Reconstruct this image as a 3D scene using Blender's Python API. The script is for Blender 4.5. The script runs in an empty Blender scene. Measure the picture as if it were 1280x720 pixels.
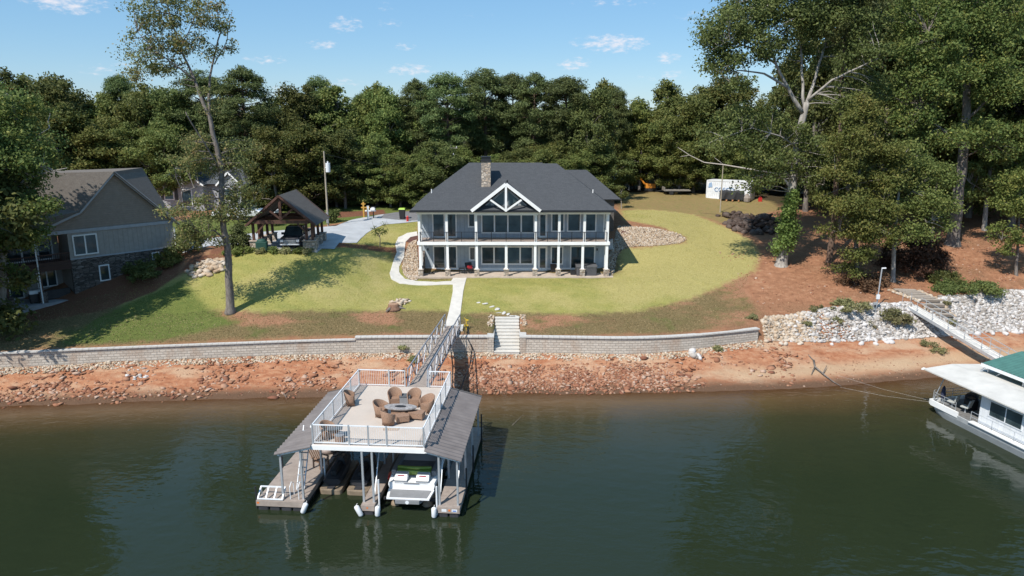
import bpy, math, random
import numpy as np
from mathutils import Matrix, Vector
R=math.radians; PI=math.pi
sc=bpy.context.scene; COL=sc.collection
random.seed(7); rng=np.random.default_rng(7)
# ------------------------------------------------------------ camera
CH=19.8; CT=R(13.1); CF=900.0
cd=bpy.data.cameras.new('camera'); cam=bpy.data.objects.new('camera',cd); COL.objects.link(cam)
cd.sensor_width=36; cd.lens=CF/1280*36; cd.clip_start=.5; cd.clip_end=6000
cam.location=(0,0,CH); cam.rotation_euler=(PI/2-CT,0,0); sc.camera=cam
def P(x,y,z):
    a=CT+math.atan((y-360)/CF); Y=(CH-z)/math.tan(a); zc=Y*math.cos(CT)+(CH-z)*math.sin(CT)
    return ((x-640)/CF*zc,Y,z)
def PY(x,y,Y):
    a=CT+math.atan((y-360)/CF); z=CH-math.tan(a)*Y; zc=Y*math.cos(CT)+(CH-z)*math.sin(CT)
    return ((x-640)/CF*zc,Y,z)
# ------------------------------------------------------------ numpy value noise
_perm=rng.random((256,256))
def vnoise(x,y,s=1.0,seed=0):
    x=np.asarray(x,float)*s+seed*17.3; y=np.asarray(y,float)*s+seed*9.1
    xi=np.floor(x).astype(int); yi=np.floor(y).astype(int); fx=x-xi; fy=y-yi
    fx=fx*fx*(3-2*fx); fy=fy*fy*(3-2*fy)
    g=lambda a,b:_perm[a%256,b%256]
    return (g(xi,yi)*(1-fx)+g(xi+1,yi)*fx)*(1-fy)+(g(xi,yi+1)*(1-fx)+g(xi+1,yi+1)*fx)*fy
def fbm(x,y,s,seed=0,o=3):
    return sum(vnoise(x,y,s*2**i,seed+i)/2**i for i in range(o))/sum(1/2**i for i in range(o))
# ------------------------------------------------------------ terrain profile
#        X    Ys    Yw    zb   Ywt   zt    (Y1 z1)     (Y2 z2)     (Y3 z3)     (Y4 z4)    (Y5 z5)
ST=[(-160, 44.0, 47.0,1.4, 47.4,2.6, 54,3.4,  60,4.0,  70,6.6,  82,8.2, 100,8.8),
    (-60,  45.5, 49.0,1.4, 49.3,2.6, 55,3.1,  61,3.7,  70,6.2,  80,8.0, 100,8.7),
    (-42,  47.3, 51.2,1.5, 51.5,2.75,57,3.3,  62,4.1,  70,6.9,  80,8.1, 100,8.7),
    (-32,  48.3, 52.9,1.5, 53.2,2.75,58.5,3.8,63.5,5.0,70,7.3,  80,8.0, 100,8.7),
    (-24,  49.1, 54.0,1.5, 54.3,2.75,59,4.0,  64,6.0,  67.8,7.5,80,7.9, 100,8.7),
    (-17,  49.6, 54.9,1.5, 55.2,2.8, 60,4.0,  65,5.7,  69,7.3,  80,7.9, 100,8.7),
    (-12.5,49.9, 55.3,1.5, 55.6,2.8, 60,3.5,  66,4.6,  69.5,5.1,80,7.8, 100,8.7),
    (-9,   50.1, 55.4,1.5, 55.7,2.8, 60,3.4,  66,4.6,  71,4.9,  80,8.0, 100,8.7),
    (0,    50.4, 55.5,1.5, 55.8,2.8, 60,3.38,  66.5,4.7,72,4.9, 80,8.1, 100,8.8),
    (9.5,  50.5, 55.0,1.5, 55.3,2.8, 60,3.38,  66.5,4.7,71,4.95,79,7.9, 100,8.9),
    (14,   50.8, 55.6,1.55,55.9,2.85,61,3.7,  67,4.8,  72,5.5,  80,8.0, 100,9.2),
    (19.5, 51.1, 57.3,1.8, 57.6,3.0, 62,3.8,  67,4.7,  73,5.8,  82,7.9, 100,9.3),
    (22,   51.4, 58.3,1.8, 59.6,3.0, 63,3.9,  68,4.9,  74,5.8,  84,7.7, 100,9.3),
    (28,   52.6, 58.9,1.5, 61.0,3.6, 65,4.4,  71,5.5,  77,6.3,  87,7.9, 102,9.2),
    (35,   54.2, 60.0,1.5, 62.4,3.8, 66,4.4,  71,5.3,  78,6.6,  90,8.3, 105,9.5),
    (46,   56.5, 62.5,1.5, 66.1,3.8, 69,4.9,  76,6.6,  84,7.8,  92,8.6, 110,10),
    (70,   59.0, 65.5,1.5, 69.5,3.8, 73,5.4,  80,7.0,  88,8.2,  96,9.0, 115,10.5),
    (160,  66.0, 74.0,1.5, 78.0,3.8, 83,5.4,  90,7.0,  98,8.2, 106,9.0, 125,10.5)]
ST=np.array(ST,float)
SX0,SX1=-1.5,.66     # slot of the stone steps
def station(X):
    r=0
    for d in (-1.6,-.8,0,.8,1.6):
        r=r+np.array([np.interp(X+d,ST[:,0],ST[:,i]) for i in range(1,ST.shape[1])])
    r=r/5
    Ys,Yw,zb,Ywt,zt,y1,z1,y2,z2,y3,z3,y4,z4,y5,z5=r
    if SX0<X<SX1: Ywt=Yw+4.2; zt=3.12
    return [(-60,-9),(Ys-16,-4.0),(Ys-4,-.75),(Ys,0),((Ys+Yw)/2,.62),(Yw,zb),(Ywt,zt),(y1,z1),(y2,z2),(y3,z3),(y4,z4),(y5,z5),(220,12),(2500,34)]
def wobble(X,Y):
    return (fbm(X,Y,.45,3)-.5)*.12+(vnoise(X,Y,1.7,8)-.5)*.05
_stc={}
def zg(X,Y):
    k=round(X*4)/4
    if SX0-.2<X<SX1+.2: k=X
    if k not in _stc: _stc[k]=station(k)
    s=_stc[k]; return float(np.interp(Y,[a for a,b in s],[b for a,b in s])+wobble(X,Y))
def G(px,py):
    "point of the ground seen at photo pixel"
    a=CT+math.atan((py-360)/CF); Y=47.0
    while Y<400:
        z=CH-math.tan(a)*Y; zc=Y*math.cos(CT)+(CH-z)*math.sin(CT); X=(px-640)/CF*zc
        if zg(X,Y)>=z: break
        Y+=.08
    return (X,Y,zg(X,Y))
def shoreY(X): return float(np.mean([np.interp(X+d,ST[:,0],ST[:,1]) for d in (-1.6,-.8,0,.8,1.6)]))
# ------------------------------------------------------------ materials
def nt(name):
    m=bpy.data.materials.new(name); m.use_nodes=True; t=m.node_tree; b=t.nodes['Principled BSDF']; return m,t,b
def N(t,typ,**kw):
    n=t.nodes.new(typ)
    for k,v in kw.items():
        if k.startswith('i_'): n.inputs[k[2:].replace('_',' ')].default_value=v
        else: setattr(n,k,v)
    return n
def ramp(t,fac,stops):
    r=t.nodes.new('ShaderNodeValToRGB'); e=r.color_ramp.elements
    while len(e)<len(stops): e.new(.5)
    for k,(p,c) in enumerate(stops):
        e[k].position=p; e[k].color=(*c,1) if len(c)==3 else c
    t.links.new(fac,r.inputs['Fac']); return r.outputs['Color']
def noise(t,scale,detail=3,rough=.55,coord='Object',sx=1,sy=1,sz=1,rz=0):
    tc=N(t,'ShaderNodeTexCoord'); mp=N(t,'ShaderNodeMapping'); mp.inputs['Scale'].default_value=(sx,sy,sz); mp.inputs['Rotation'].default_value=(0,0,rz)
    n=N(t,'ShaderNodeTexNoise'); n.inputs['Scale'].default_value=scale; n.inputs['Detail'].default_value=detail; n.inputs['Roughness'].default_value=rough
    t.links.new(tc.outputs[coord],mp.inputs['Vector']); t.links.new(mp.outputs[0],n.inputs['Vector']); return n.outputs['Fac']
def mixc(t,fac,a,b,mode='MIX'):
    m=N(t,'ShaderNodeMix',data_type='RGBA',blend_type=mode)
    for s,v in ((0,fac),(6,a),(7,b)):
        if isinstance(v,(int,float)): m.inputs[s].default_value=v
        elif isinstance(v,tuple): m.inputs[s].default_value=(*v,1) if len(v)==3 else v
        else: t.links.new(v,m.inputs[s])
    return m.outputs[2]
def math_(t,op,a,b=0.0,clamp=False):
    m=N(t,'ShaderNodeMath',operation=op,use_clamp=clamp)
    for s,v in ((0,a),(1,b)):
        if isinstance(v,(int,float)): m.inputs[s].default_value=v
        else: t.links.new(v,m.inputs[s])
    return m.outputs[0]
def bump(t,b,h,strength=.4,dist=.05):
    n=N(t,'ShaderNodeBump'); n.inputs['Strength'].default_value=strength; n.inputs['Distance'].default_value=dist
    t.links.new(h,n.inputs['Height']); t.links.new(n.outputs[0],b.inputs['Normal']); return n
def pm(name,col,rough=.6,var=.15,scale=3,metal=0,bmp=0,spec=.5,coord='Object'):
    "plain painted / solid material with slight uneven tone"
    m,t,b=nt(name); b.inputs['Roughness'].default_value=rough; b.inputs['Metallic'].default_value=metal
    b.inputs['Specular IOR Level'].default_value=spec
    f=noise(t,scale,5,.6,coord); lo=tuple(c*(1-var) for c in col); hi=tuple(min(1,c*(1+var)) for c in col)
    t.links.new(ramp(t,f,[(.3,lo),(.7,hi)]),b.inputs['Base Color'])
    if bmp: bump(t,b,f,.5,bmp)
    return m
def smooth(t,v,lo,hi):
    m=N(t,'ShaderNodeMapRange',interpolation_type='SMOOTHSTEP'); m.inputs['From Min'].default_value=lo; m.inputs['From Max'].default_value=hi
    t.links.new(v,m.inputs['Value']); return m.outputs[0]
def attr(t,n): a=N(t,'ShaderNodeAttribute',attribute_name=n); return a.outputs['Fac']
M={}
# ------------------------------------------------------------ mesh builder
OFF={}
class MB:
    def __init__(s): s.v=[]; s.f=[]; s.m=[]; s.mi=0; s.uv=None
    def add(s,vs,fs):
        o=len(s.v); s.v+=[tuple(v) for v in vs]; s.f+=[tuple(i+o for i in f) for f in fs]; s.m+=[s.mi]*len(fs); return s
    def quad(s,*p): return s.add(p,[tuple(range(len(p)))])
    def box(s,c,d,rz=0,mt=None):
        x,y,z=(k/2 for k in d); vs=[Vector((a*x,b*y,e*z)) for a in(-1,1) for b in(-1,1) for e in(-1,1)]
        m=mt if mt is not None else Matrix.Rotation(rz,3,'Z')
        vs=[m@v+Vector(c) for v in vs]
        return s.add(vs,[(0,1,3,2),(4,6,7,5),(0,4,5,1),(2,3,7,6),(0,2,6,4),(1,5,7,3)])
    def bx(s,x0,x1,y0,y1,z0,z1): return s.box(((x0+x1)/2,(y0+y1)/2,(z0+z1)/2),(abs(x1-x0),abs(y1-y0),abs(z1-z0)))
    def beam(s,p,q,w,h=None,up=(0,0,1)):
        h=h or w; p=Vector(p); q=Vector(q); d=(q-p); L=d.length; d.normalize(); u=Vector(up)
        if abs(d.dot(u))>.98: u=Vector((1,0,0))
        r=d.cross(u).normalized(); u=r.cross(d).normalized(); r*=w/2; u*=h/2
        vs=[p-r-u,p+r-u,p+r+u,p-r+u,q-r-u,q+r-u,q+r+u,q-r+u]
        return s.add(vs,[(0,3,2,1),(4,5,6,7),(0,1,5,4),(1,2,6,5),(2,3,7,6),(3,0,4,7)])
    def tube(s,pts,rad,n=8,caps=True):
        pts=[Vector(p) for p in pts]; 
        if not hasattr(rad,'__len__'): rad=[rad]*len(pts)
        o=len(s.v); prev=None
        for i,p in enumerate(pts):
            d=(pts[min(i+1,len(pts)-1)]-pts[max(i-1,0)]).normalized()
            if prev is None:
                u=Vector((0,0,1)) if abs(d.z)<.9 else Vector((1,0,0)); a=d.cross(u).normalized()
            else: a=(prev-d*prev.dot(d)).normalized()
            prev=a; b=d.cross(a)
            for k in range(n):
                t=2*PI*k/n; s.v.append(tuple(p+a*(math.cos(t)*rad[i])+b*(math.sin(t)*rad[i])))
        for i in range(len(pts)-1):
            for k in range(n):
                k2=(k+1)%n; s.f.append((o+i*n+k,o+i*n+k2,o+(i+1)*n+k2,o+(i+1)*n+k)); s.m.append(s.mi)
        if caps:
            s.f.append(tuple(o+k for k in range(n))[::-1]); s.m.append(s.mi)
            e=o+(len(pts)-1)*n; s.f.append(tuple(e+k for k in range(n))); s.m.append(s.mi)
        return s
    def cyl(s,p,q,r0,r1=None,n=12): return s.tube([p,q],[r0,r0 if r1 is None else r1],n)
    def loft(s,rings,caps=True,closed=True):
        o=len(s.v); n=len(rings[0])
        for r in rings: s.v+=[tuple(p) for p in r]
        for i in range(len(rings)-1):
            for k in range(n if closed else n-1):
                k2=(k+1)%n; s.f.append((o+i*n+k,o+i*n+k2,o+(i+1)*n+k2,o+(i+1)*n+k)); s.m.append(s.mi)
        if caps:
            s.f.append(tuple(o+k for k in range(n))[::-1]); s.m.append(s.mi)
            e=o+(len(rings)-1)*n; s.f.append(tuple(e+k for k in range(n))); s.m.append(s.mi)
        return s
    def prism(s,poly,z0,z1):
        n=len(poly); vs=[(x,y,z0) for x,y in poly]+[(x,y,z1) for x,y in poly]
        return s.add(vs,[tuple(range(n))[::-1],tuple(range(n,2*n))]+[(i,(i+1)%n,n+(i+1)%n,n+i) for i in range(n)])
    def sphere(s,c,r,n=10,m=6,sc=(1,1,1)):
        o=len(s.v)
        for i in range(1,m):
            a=PI*i/m
            for k in range(n):
                t=2*PI*k/n; s.v.append((c[0]+r*sc[0]*math.sin(a)*math.cos(t),c[1]+r*sc[1]*math.sin(a)*math.sin(t),c[2]+r*sc[2]*math.cos(a)))
        s.v+=[(c[0],c[1],c[2]+r*sc[2]),(c[0],c[1],c[2]-r*sc[2])]; T=len(s.v)-2
        for i in range(m-2):
            for k in range(n):
                k2=(k+1)%n; s.f.append((o+i*n+k,o+(i+1)*n+k,o+(i+1)*n+k2,o+i*n+k2)); s.m.append(s.mi)
        for k in range(n):
            k2=(k+1)%n; s.f.append((o+k,o+k2,T)); s.m.append(s.mi)
            s.f.append((o+(m-2)*n+k2,o+(m-2)*n+k,T+1)); s.m.append(s.mi)
        return s
    def build(s,name,mat,parent=None,sm=False,bev=0):
        me=bpy.data.meshes.new(name); v=s.v
        off=OFF.get(parent.name) if parent is not None else None
        if off is not None: v=[tuple(off@Vector(p)) for p in v]
        me.from_pydata(v,[],s.f); ms=mat if isinstance(mat,(list,tuple)) else [mat]
        for m in ms: me.materials.append(m)
        if len(ms)>1: me.polygons.foreach_set('material_index',s.m)
        if sm: me.polygons.foreach_set('use_smooth',[True]*len(me.polygons))
        if s.uv:
            ul=me.uv_layers.new(name='UVMap')
            for lp in me.loops: ul.data[lp.index].uv=s.uv(Vector(s.v[lp.vertex_index]))
        me.update(); o=bpy.data.objects.new(name,me); COL.objects.link(o)
        if parent is not None:
            o.parent=parent
            if off is not None: OFF[o.name]=off
        if bev:
            b=o.modifiers.new('bevel','BEVEL'); b.width=bev; b.segments=2; b.limit_method='ANGLE'
        return o
def tag(o,label,cat,group=None,kind=None):
    if label: o['label']=label
    if cat: o['category']=cat
    if group: o['group']=group
    if kind: o['kind']=kind
    return o
def thing(name,label,cat,loc=(0,0,0),rz=0,group=None,world=False):
    o=bpy.data.objects.new(name,None); COL.objects.link(o); o.location=loc; o.rotation_euler=(0,0,rz); o.empty_display_size=.3
    tag(o,label,cat,group)
    if world: OFF[o.name]=(Matrix.Translation(loc)@Matrix.Rotation(rz,4,'Z')).inverted()
    return o
def kids(o): return [c for c in COL.objects if c.parent==o]
def copy_tree(o,loc=None,rz=None,label=None,scale=None,parent=None,group=None):
    ch=kids(o); c=o.copy(); COL.objects.link(c); c.parent=parent
    if loc is not None: c.location=loc
    if rz is not None: c.rotation_euler=(0,0,rz)
    if scale is not None: c.scale=scale if hasattr(scale,'__len__') else (scale,)*3
    if label: c['label']=label
    if group: c['group']=group
    for k in ch: copy_tree(k,parent=c)
    return c
def np_mesh(name,v,f,mat,parent=None,sm=False):
    "v (n,3), f (m,k) arrays"
    me=bpy.data.meshes.new(name); v=np.asarray(v,np.float32); f=np.asarray(f,np.int32); k=f.shape[1]
    me.vertices.add(len(v)); me.vertices.foreach_set('co',v.ravel())
    me.loops.add(f.size); me.loops.foreach_set('vertex_index',f.ravel())
    me.polygons.add(len(f)); me.polygons.foreach_set('loop_start',np.arange(0,f.size,k,dtype=np.int32))
    try: me.polygons.foreach_set('loop_total',np.full(len(f),k,np.int32))
    except Exception: pass
    if sm: me.polygons.foreach_set('use_smooth',np.ones(len(f),bool))
    me.update(calc_edges=True)
    if mat is not None: me.materials.append(mat)
    o=bpy.data.objects.new(name,me); COL.objects.link(o)
    if parent is not None: o.parent=parent
    return o
# ------------------------------------------------------------ sky, sun
SAZ=R(218); SEL=R(50)
w=bpy.data.worlds.new('World'); sc.world=w; w.use_nodes=True; t=w.node_tree; bg=t.nodes['Background']
sky=N(t,'ShaderNodeTexSky',sky_type='NISHITA'); sky.sun_disc=False; sky.sun_elevation=SEL; sky.sun_rotation=SAZ
sky.altitude=200; sky.air_density=1.0; sky.dust_density=.15; sky.ozone_density=3.0
tc=N(t,'ShaderNodeTexCoord')
# small fair-weather clouds: soft lens shapes at given directions, broken up by noise
nz=N(t,'ShaderNodeTexNoise'); nz.inputs['Scale'].default_value=85; nz.inputs['Detail'].default_value=7; nz.inputs['Roughness'].default_value=.6
mpn=N(t,'ShaderNodeMapping'); mpn.inputs['Scale'].default_value=(1,1,2.6)
t.links.new(tc.outputs['Generated'],mpn.inputs['Vector']); t.links.new(mpn.outputs[0],nz.inputs['Vector'])
sep=N(t,'ShaderNodeSeparateXYZ'); t.links.new(tc.outputs['Generated'],sep.inputs[0])
az=math_(t,'ARCTAN2',sep.outputs[0],sep.outputs[1]); el=math_(t,'ARCSINE',sep.outputs[2])
clouds=[(84,4,36,8,1),(130,88,26,5,.45),(148,84,22,6,.45),(332,74,22,4.5,.7),(355,116,16,9,.8),(402,56,18,4.5,.75),(432,31,18,8,.8),(425,103,24,5,.5),(478,10,16,6,.3),
 (505,58,16,4,.5),(512,87,30,5.5,.85),(487,30,14,5,.35),(765,54,44,9,.95),(718,81,19,7,.9),(745,58,26,6,.5),(835,72,14,6,.95),(842,94,16,5,.6),(812,96,14,4,.4),(880,20,30,6,.4),(600,20,30,5,.15),(780,2,60,4,.35),
 (-150,40,60,10,.8),(1500,30,60,12,.8),(-600,90,90,14,.9),(1900,60,90,14,.8)]
tot=None
for (px,py,wx,wy,s) in clouds:
    d=Vector(((px-640)/CF, math.cos(CT)-(py-360)/CF*(-math.sin(CT))*-1, 0))
    dx=(px-640)/CF; dy=-(py-360)/CF
    vy=math.cos(CT)+dy*math.sin(CT); vz=-math.sin(CT)+dy*math.cos(CT)
    a0=math.atan2(dx,vy); e0=math.atan2(vz,math.hypot(dx,vy)); wa=wx*1.25/CF; we=wy*1.5/CF
    u=math_(t,'MULTIPLY',math_(t,'SUBTRACT',az,a0),1/wa); v=math_(t,'MULTIPLY',math_(t,'SUBTRACT',el,e0),1/we)
    r=math_(t,'ADD',math_(t,'MULTIPLY',u,u),math_(t,'MULTIPLY',v,v))
    g=math_(t,'MULTIPLY',math_(t,'SUBTRACT',1.0,r,True),s)
    tot=g if tot is None else math_(t,'MAXIMUM',tot,g)
den=math_(t,'ADD',tot,math_(t,'MULTIPLY',math_(t,'SUBTRACT',nz.outputs['Fac'],.56),3.6))
den=math_(t,'MULTIPLY',smooth(t,den,.0,1.5),smooth(t,tot,0.0,.35))
den=math_(t,'MULTIPLY',den,.9)
hs=N(t,'ShaderNodeHueSaturation'); hs.inputs['Saturation'].default_value=1.22; t.links.new(sky.outputs[0],hs.inputs['Color'])
skb=mixc(t,.5,hs.outputs[0],(2.5,4.9,7.7))
cc=mixc(t,den,skb,(7.6,7.5,8.0))
t.links.new(cc,bg.inputs['Color']); bg.inputs['Strength'].default_value=.105
sl=bpy.data.lights.new('sun','SUN'); sl.energy=5.0; sl.angle=R(.55); sl.color=(1,.95,.87)
so=bpy.data.objects.new('sun',sl); COL.objects.link(so)
sdir=Vector((math.sin(SAZ)*math.cos(SEL),math.cos(SAZ)*math.cos(SEL),math.sin(SEL)))
so.rotation_euler=sdir.to_track_quat('Z','Y').to_euler(); so.location=(-30,-30,60)
sc.view_settings.view_transform='Standard'; sc.view_settings.look='None'; sc.view_settings.exposure=.17; sc.view_settings.gamma=1
# ------------------------------------------------------------ zones on the ground (outlines as seen in the photograph, laid on the terrain)
def poly_world(pp): return np.array([G(x,y)[:2] for x,y in pp])
def sdist(poly,X,Y):
    "signed distance (positive inside)"
    d=np.full(X.shape,1e9); ins=np.zeros(X.shape,bool); n=len(poly)
    for i in range(n):
        x0,y0=poly[i]; x1,y1=poly[(i+1)%n]
        ex,ey=x1-x0,y1-y0; L=ex*ex+ey*ey+1e-9
        tt=np.clip(((X-x0)*ex+(Y-y0)*ey)/L,0,1)
        d=np.minimum(d,np.hypot(X-x0-tt*ex,Y-y0-tt*ey))
        c=((y0>Y)!=(y1>Y))&(X<(x1-x0)*(Y-y0)/(y1-y0+1e-12)+x0); ins^=c
    return np.where(ins,d,-d)
lawnL=poly_world([(228,345),(262,318),(330,312),(410,311),(480,309),(500,330),(520,350),(580,350),(575,390),(500,388),(440,389),(330,391),(270,388),(215,392),(150,385),(160,362)])
lawnM=poly_world([(574,392),(578,347),(640,346),(757,348),(775,340),(775,310),(800,310),(855,304),(858,297),(780,275),(776,263),(812,262),(866,268),(915,288),(938,300),(950,318),(944,338),(905,356),(862,375),(800,389),(720,393),(650,390)])
lawnD=poly_world([(452,276),(525,272),(523,292),(500,300),(490,318),(488,345),(430,340),(418,314),(440,300)])
brown=poly_world([(-200,420),(0,438),(200,430),(400,420),(560,416),(700,420),(860,416),(930,404),(948,392),(930,362),(950,320),(905,310),(700,330),(560,335),(470,330),(300,330),(180,345),(120,368),(60,385),(0,395),(-200,390)])
field=poly_world([(774,262),(776,241),(880,241),(965,252),(975,262),(940,272),(905,280),(866,268),(812,262)])
backgr=poly_world([(225,300),(300,293),(330,292),(470,272),(520,262),(520,255),(300,262),(200,280)])
mulchs=[poly_world([(225,340),(240,322),(262,318),(272,300),(330,304),(340,309),(475,308),(520,309),(560,306)]), poly_world([(0,404),(60,400),(130,388),(190,366),(222,345),(228,318),(225,310),(180,330),(80,370),(10,380)]), poly_world([(365,268),(480,262),(482,268),(360,277)])]
beachgreen=None
# ------------------------------------------------------------ materials of the ground
def ground_mat():
    m,t,b=nt('ground_soil_and_grass'); b.inputs['Roughness'].default_value=.95; b.inputs['Specular IOR Level'].default_value=.15
    n1=noise(t,.35,6,.6); n2=noise(t,1.6,7,.65); n3=noise(t,9,5,.7); n4=noise(t,.9,5,.6,rz=.6,sx=.4); n5=noise(t,30,3,.7)
    clay=ramp(t,n2,[(.3,(.24,.115,.065)),(.55,(.37,.18,.10)),(.75,(.46,.27,.165))])
    litter=ramp(t,n3,[(.3,(.15,.08,.045)),(.5,(.27,.14,.078)),(.7,(.38,.225,.13))])
    forest=mixc(t,smooth(t,n1,.42,.62),clay,litter)
    clayb=mixc(t,smooth(t,attr(t,'bare'),0,1),forest,clay)
    bg_=ramp(t,n3,[(.3,(.095,.075,.034)),(.5,(.18,.135,.062)),(.68,(.32,.22,.115))])
    bg_=mixc(t,smooth(t,math_(t,'ADD',noise(t,.28,6,.68,sx=.55),math_(t,'MULTIPLY',attr(t,'patch'),.35)),.52,.70),bg_,ramp(t,n3,[(.3,(.27,.125,.07)),(.7,(.44,.24,.145))]))
    bg_=mixc(t,smooth(t,math_(t,'ADD',n1,math_(t,'MULTIPLY',n3,.3)),.68,.9),bg_,(.12,.135,.04))
    def zone(base,an,col,soft=.5,amp=1.2):
        f=math_(t,'ADD',attr(t,an),math_(t,'MULTIPLY',math_(t,'SUBTRACT',n2,.5),amp*2)); return mixc(t,smooth(t,f,-soft,soft),base,col)
    clayb=mixc(t,smooth(t,attr(t,'deepwood_shade'),0,1),clayb,ramp(t,n3,[(.3,(.035,.028,.015)),(.7,(.085,.065,.035))]))  # shade beneath the far wood put into the ground colour
    c=zone(clayb,'brown',bg_,.6,1.0)
    fld=ramp(t,n2,[(.3,(.25,.17,.08)),(.5,(.27,.20,.085)),(.7,(.19,.175,.06))])
    c=zone(c,'field',fld,.6,.8)
    lw=ramp(t,n4,[(.28,(.17,.20,.045)),(.5,(.30,.275,.075)),(.72,(.36,.325,.11))])
    mow=N(t,'ShaderNodeTexWave',bands_direction='DIAGONAL'); mow.inputs['Scale'].default_value=.22; mow.inputs['Distortion'].default_value=5; mow.inputs['Detail'].default_value=3
    tc=N(t,'ShaderNodeTexCoord'); t.links.new(tc.outputs['Object'],mow.inputs['Vector'])
    lw=mixc(t,math_(t,'MULTIPLY',mow.outputs['Fac'],.32),lw,(.17,.22,.05))
    lw=mixc(t,.45,lw,ramp(t,n3,[(.32,(.14,.165,.04)),(.68,(.50,.43,.16))]))
    lw=mixc(t,math_(t,'MULTIPLY',smooth(t,math_(t,'ADD',noise(t,.13,5,.62),math_(t,'MULTIPLY',attr(t,'dry'),.22)),.44,.62),.85),lw,ramp(t,n3,[(.3,(.30,.26,.09)),(.7,(.50,.42,.18))]))
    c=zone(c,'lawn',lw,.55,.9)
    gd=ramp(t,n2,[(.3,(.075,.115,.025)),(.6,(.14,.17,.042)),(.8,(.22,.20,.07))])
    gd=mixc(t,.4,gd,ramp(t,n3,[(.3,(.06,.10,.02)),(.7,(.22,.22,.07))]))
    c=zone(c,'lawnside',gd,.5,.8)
    mu=ramp(t,n5,[(.3,(.10,.045,.026)),(.5,(.19,.085,.05)),(.7,(.30,.15,.09))])
    c=zone(c,'mulch',mu,.2,.25)
    t.links.new(c,b.inputs['Base Color']); h=math_(t,'ADD',n3,n5); bump(t,b,h,.7,.09); return m
def beach_mat():
    m,t,b=nt('red_clay_shore'); b.inputs['Roughness'].default_value=.9; b.inputs['Specular IOR Level'].default_value=.2
    n1=noise(t,.5,6,.62,sx=.5); n2=noise(t,2.4,8,.68,sx=.6); n3=noise(t,11,6,.7); n4=noise(t,.25,3,.5)
    c=ramp(t,n2,[(.25,(.24,.085,.04)),(.45,(.36,.15,.078)),(.6,(.45,.225,.125)),(.8,(.52,.33,.21))])
    c=mixc(t,smooth(t,n1,.46,.66),c,ramp(t,n3,[(.3,(.40,.235,.145)),(.7,(.55,.38,.25))]))
    c=mixc(t,math_(t,'MULTIPLY',smooth(t,attr(t,'sand'),0,1),.85),c,ramp(t,n3,[(.3,(.42,.28,.17)),(.7,(.55,.40,.26))]))
    wet=math_(t,'ADD',attr(t,'wet'),math_(t,'MULTIPLY',math_(t,'SUBTRACT',n2,.5),.9))
    c=mixc(t,smooth(t,wet,.05,.95),c,ramp(t,n3,[(.3,(.10,.055,.032)),(.7,(.17,.10,.062))]))
    t.links.new(c,b.inputs['Base Color']); bump(t,b,math_(t,'ADD',n2,math_(t,'MULTIPLY',n3,.6)),.8,.16); return m
# ------------------------------------------------------------ terrain sheet
xs=list(np.concatenate([[-1500,-900,-500,-300,-200],np.arange(-160,-52,2.5),np.arange(-52,56,.33),np.arange(56,160,2.5),[200,300,500,900,1500]]))
xs=np.array(sorted([x for x in xs if not(SX0-.15<x<SX0+.15 or SX1-.15<x<SX1+.15)]+[SX0-.01,SX0+.01,SX1-.01,SX1+.01]))
sub=[2,4,4,10,12,3,16,20,20,26,30,20,14]
cols=[]
for X in xs:
    s=station(float(np.clip(X,-160,160))); pts=[]
    for i in range(len(s)-1):
        (y0,z0),(y1,z1)=s[i],s[i+1]; n=sub[i]
        for k in range(n):
            q=k/n; pts.append((y0+(y1-y0)*q,z0+(z1-z0)*q))
    pts.append(s[-1]); cols.append(pts)
A=np.array(cols); nx,ny=A.shape[:2]
XX=np.repeat(xs[:,None],ny,1); YY=A[:,:,0]; ZZ=A[:,:,1]+wobble(XX,YY)
wi=sum(sub[:5]); wj=sum(sub[:6])     # rows of the wall foot and wall top
ZZ[:, :wi]+= (fbm(XX[:, :wi],YY[:, :wi],.8,12,4)-.5)*.22*(np.clip((ZZ[:, :wi]-.1)/.5,0,1))
V=np.stack([XX,YY,ZZ],-1)
def sheet(name,j0,j1,mat):
    n=j1-j0; v=V[:,j0:j1].reshape(-1,3); i,j=np.meshgrid(np.arange(nx-1),np.arange(n-1),indexing='ij'); a=(i*n+j).ravel()
    f=np.stack([a,a+n,a+n+1,a+1],1); o=np_mesh(name,v,f,mat,sm=True); return o,v
def setattr_(o,name,arr):
    a=o.data.attributes.new(name,'FLOAT','POINT'); a.data.foreach_set('value',np.asarray(arr,np.float32))
M['beach']=beach_mat(); M['ground']=ground_mat()
o,v=sheet('shore',0,wi+1,M['beach']); tag(o,None,None,kind='structure')
sy=np.array([shoreY(float(x)) for x in xs]); SYv=np.repeat(sy[:,None],wi+1,1).ravel()
dsh=v[:,1]-SYv
setattr_(o,'wet',np.clip(1.25-dsh/1.5,0,2)); setattr_(o,'sand',np.clip((v[:,0]-13)/6,0,1)*np.clip(1-np.abs(dsh-2.4)/1.7,0,1))
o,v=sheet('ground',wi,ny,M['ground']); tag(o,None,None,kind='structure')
X_,Y_=v[:,0],v[:,1]
near=(np.abs(X_)<70)&(Y_<130)
def zone_attr(polys):
    d=np.full(len(X_),-30.0)
    for p in polys:
        q=np.full(len(X_),-30.0); q[near]=sdist(p,X_[near],Y_[near]); d=np.maximum(d,q)
    return np.clip(d,-5,5)
setattr_(o,'lawn',zone_attr([lawnL,lawnM,lawnD])); setattr_(o,'brown',zone_attr([brown])); setattr_(o,'field',zone_attr([field]))
setattr_(o,'mulch',zone_attr(mulchs)); setattr_(o,'lawnside',zone_attr([backgr,poly_world([(70,432),(200,426),(300,404),(262,388),(228,350),(180,370),(120,398)])]))
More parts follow.
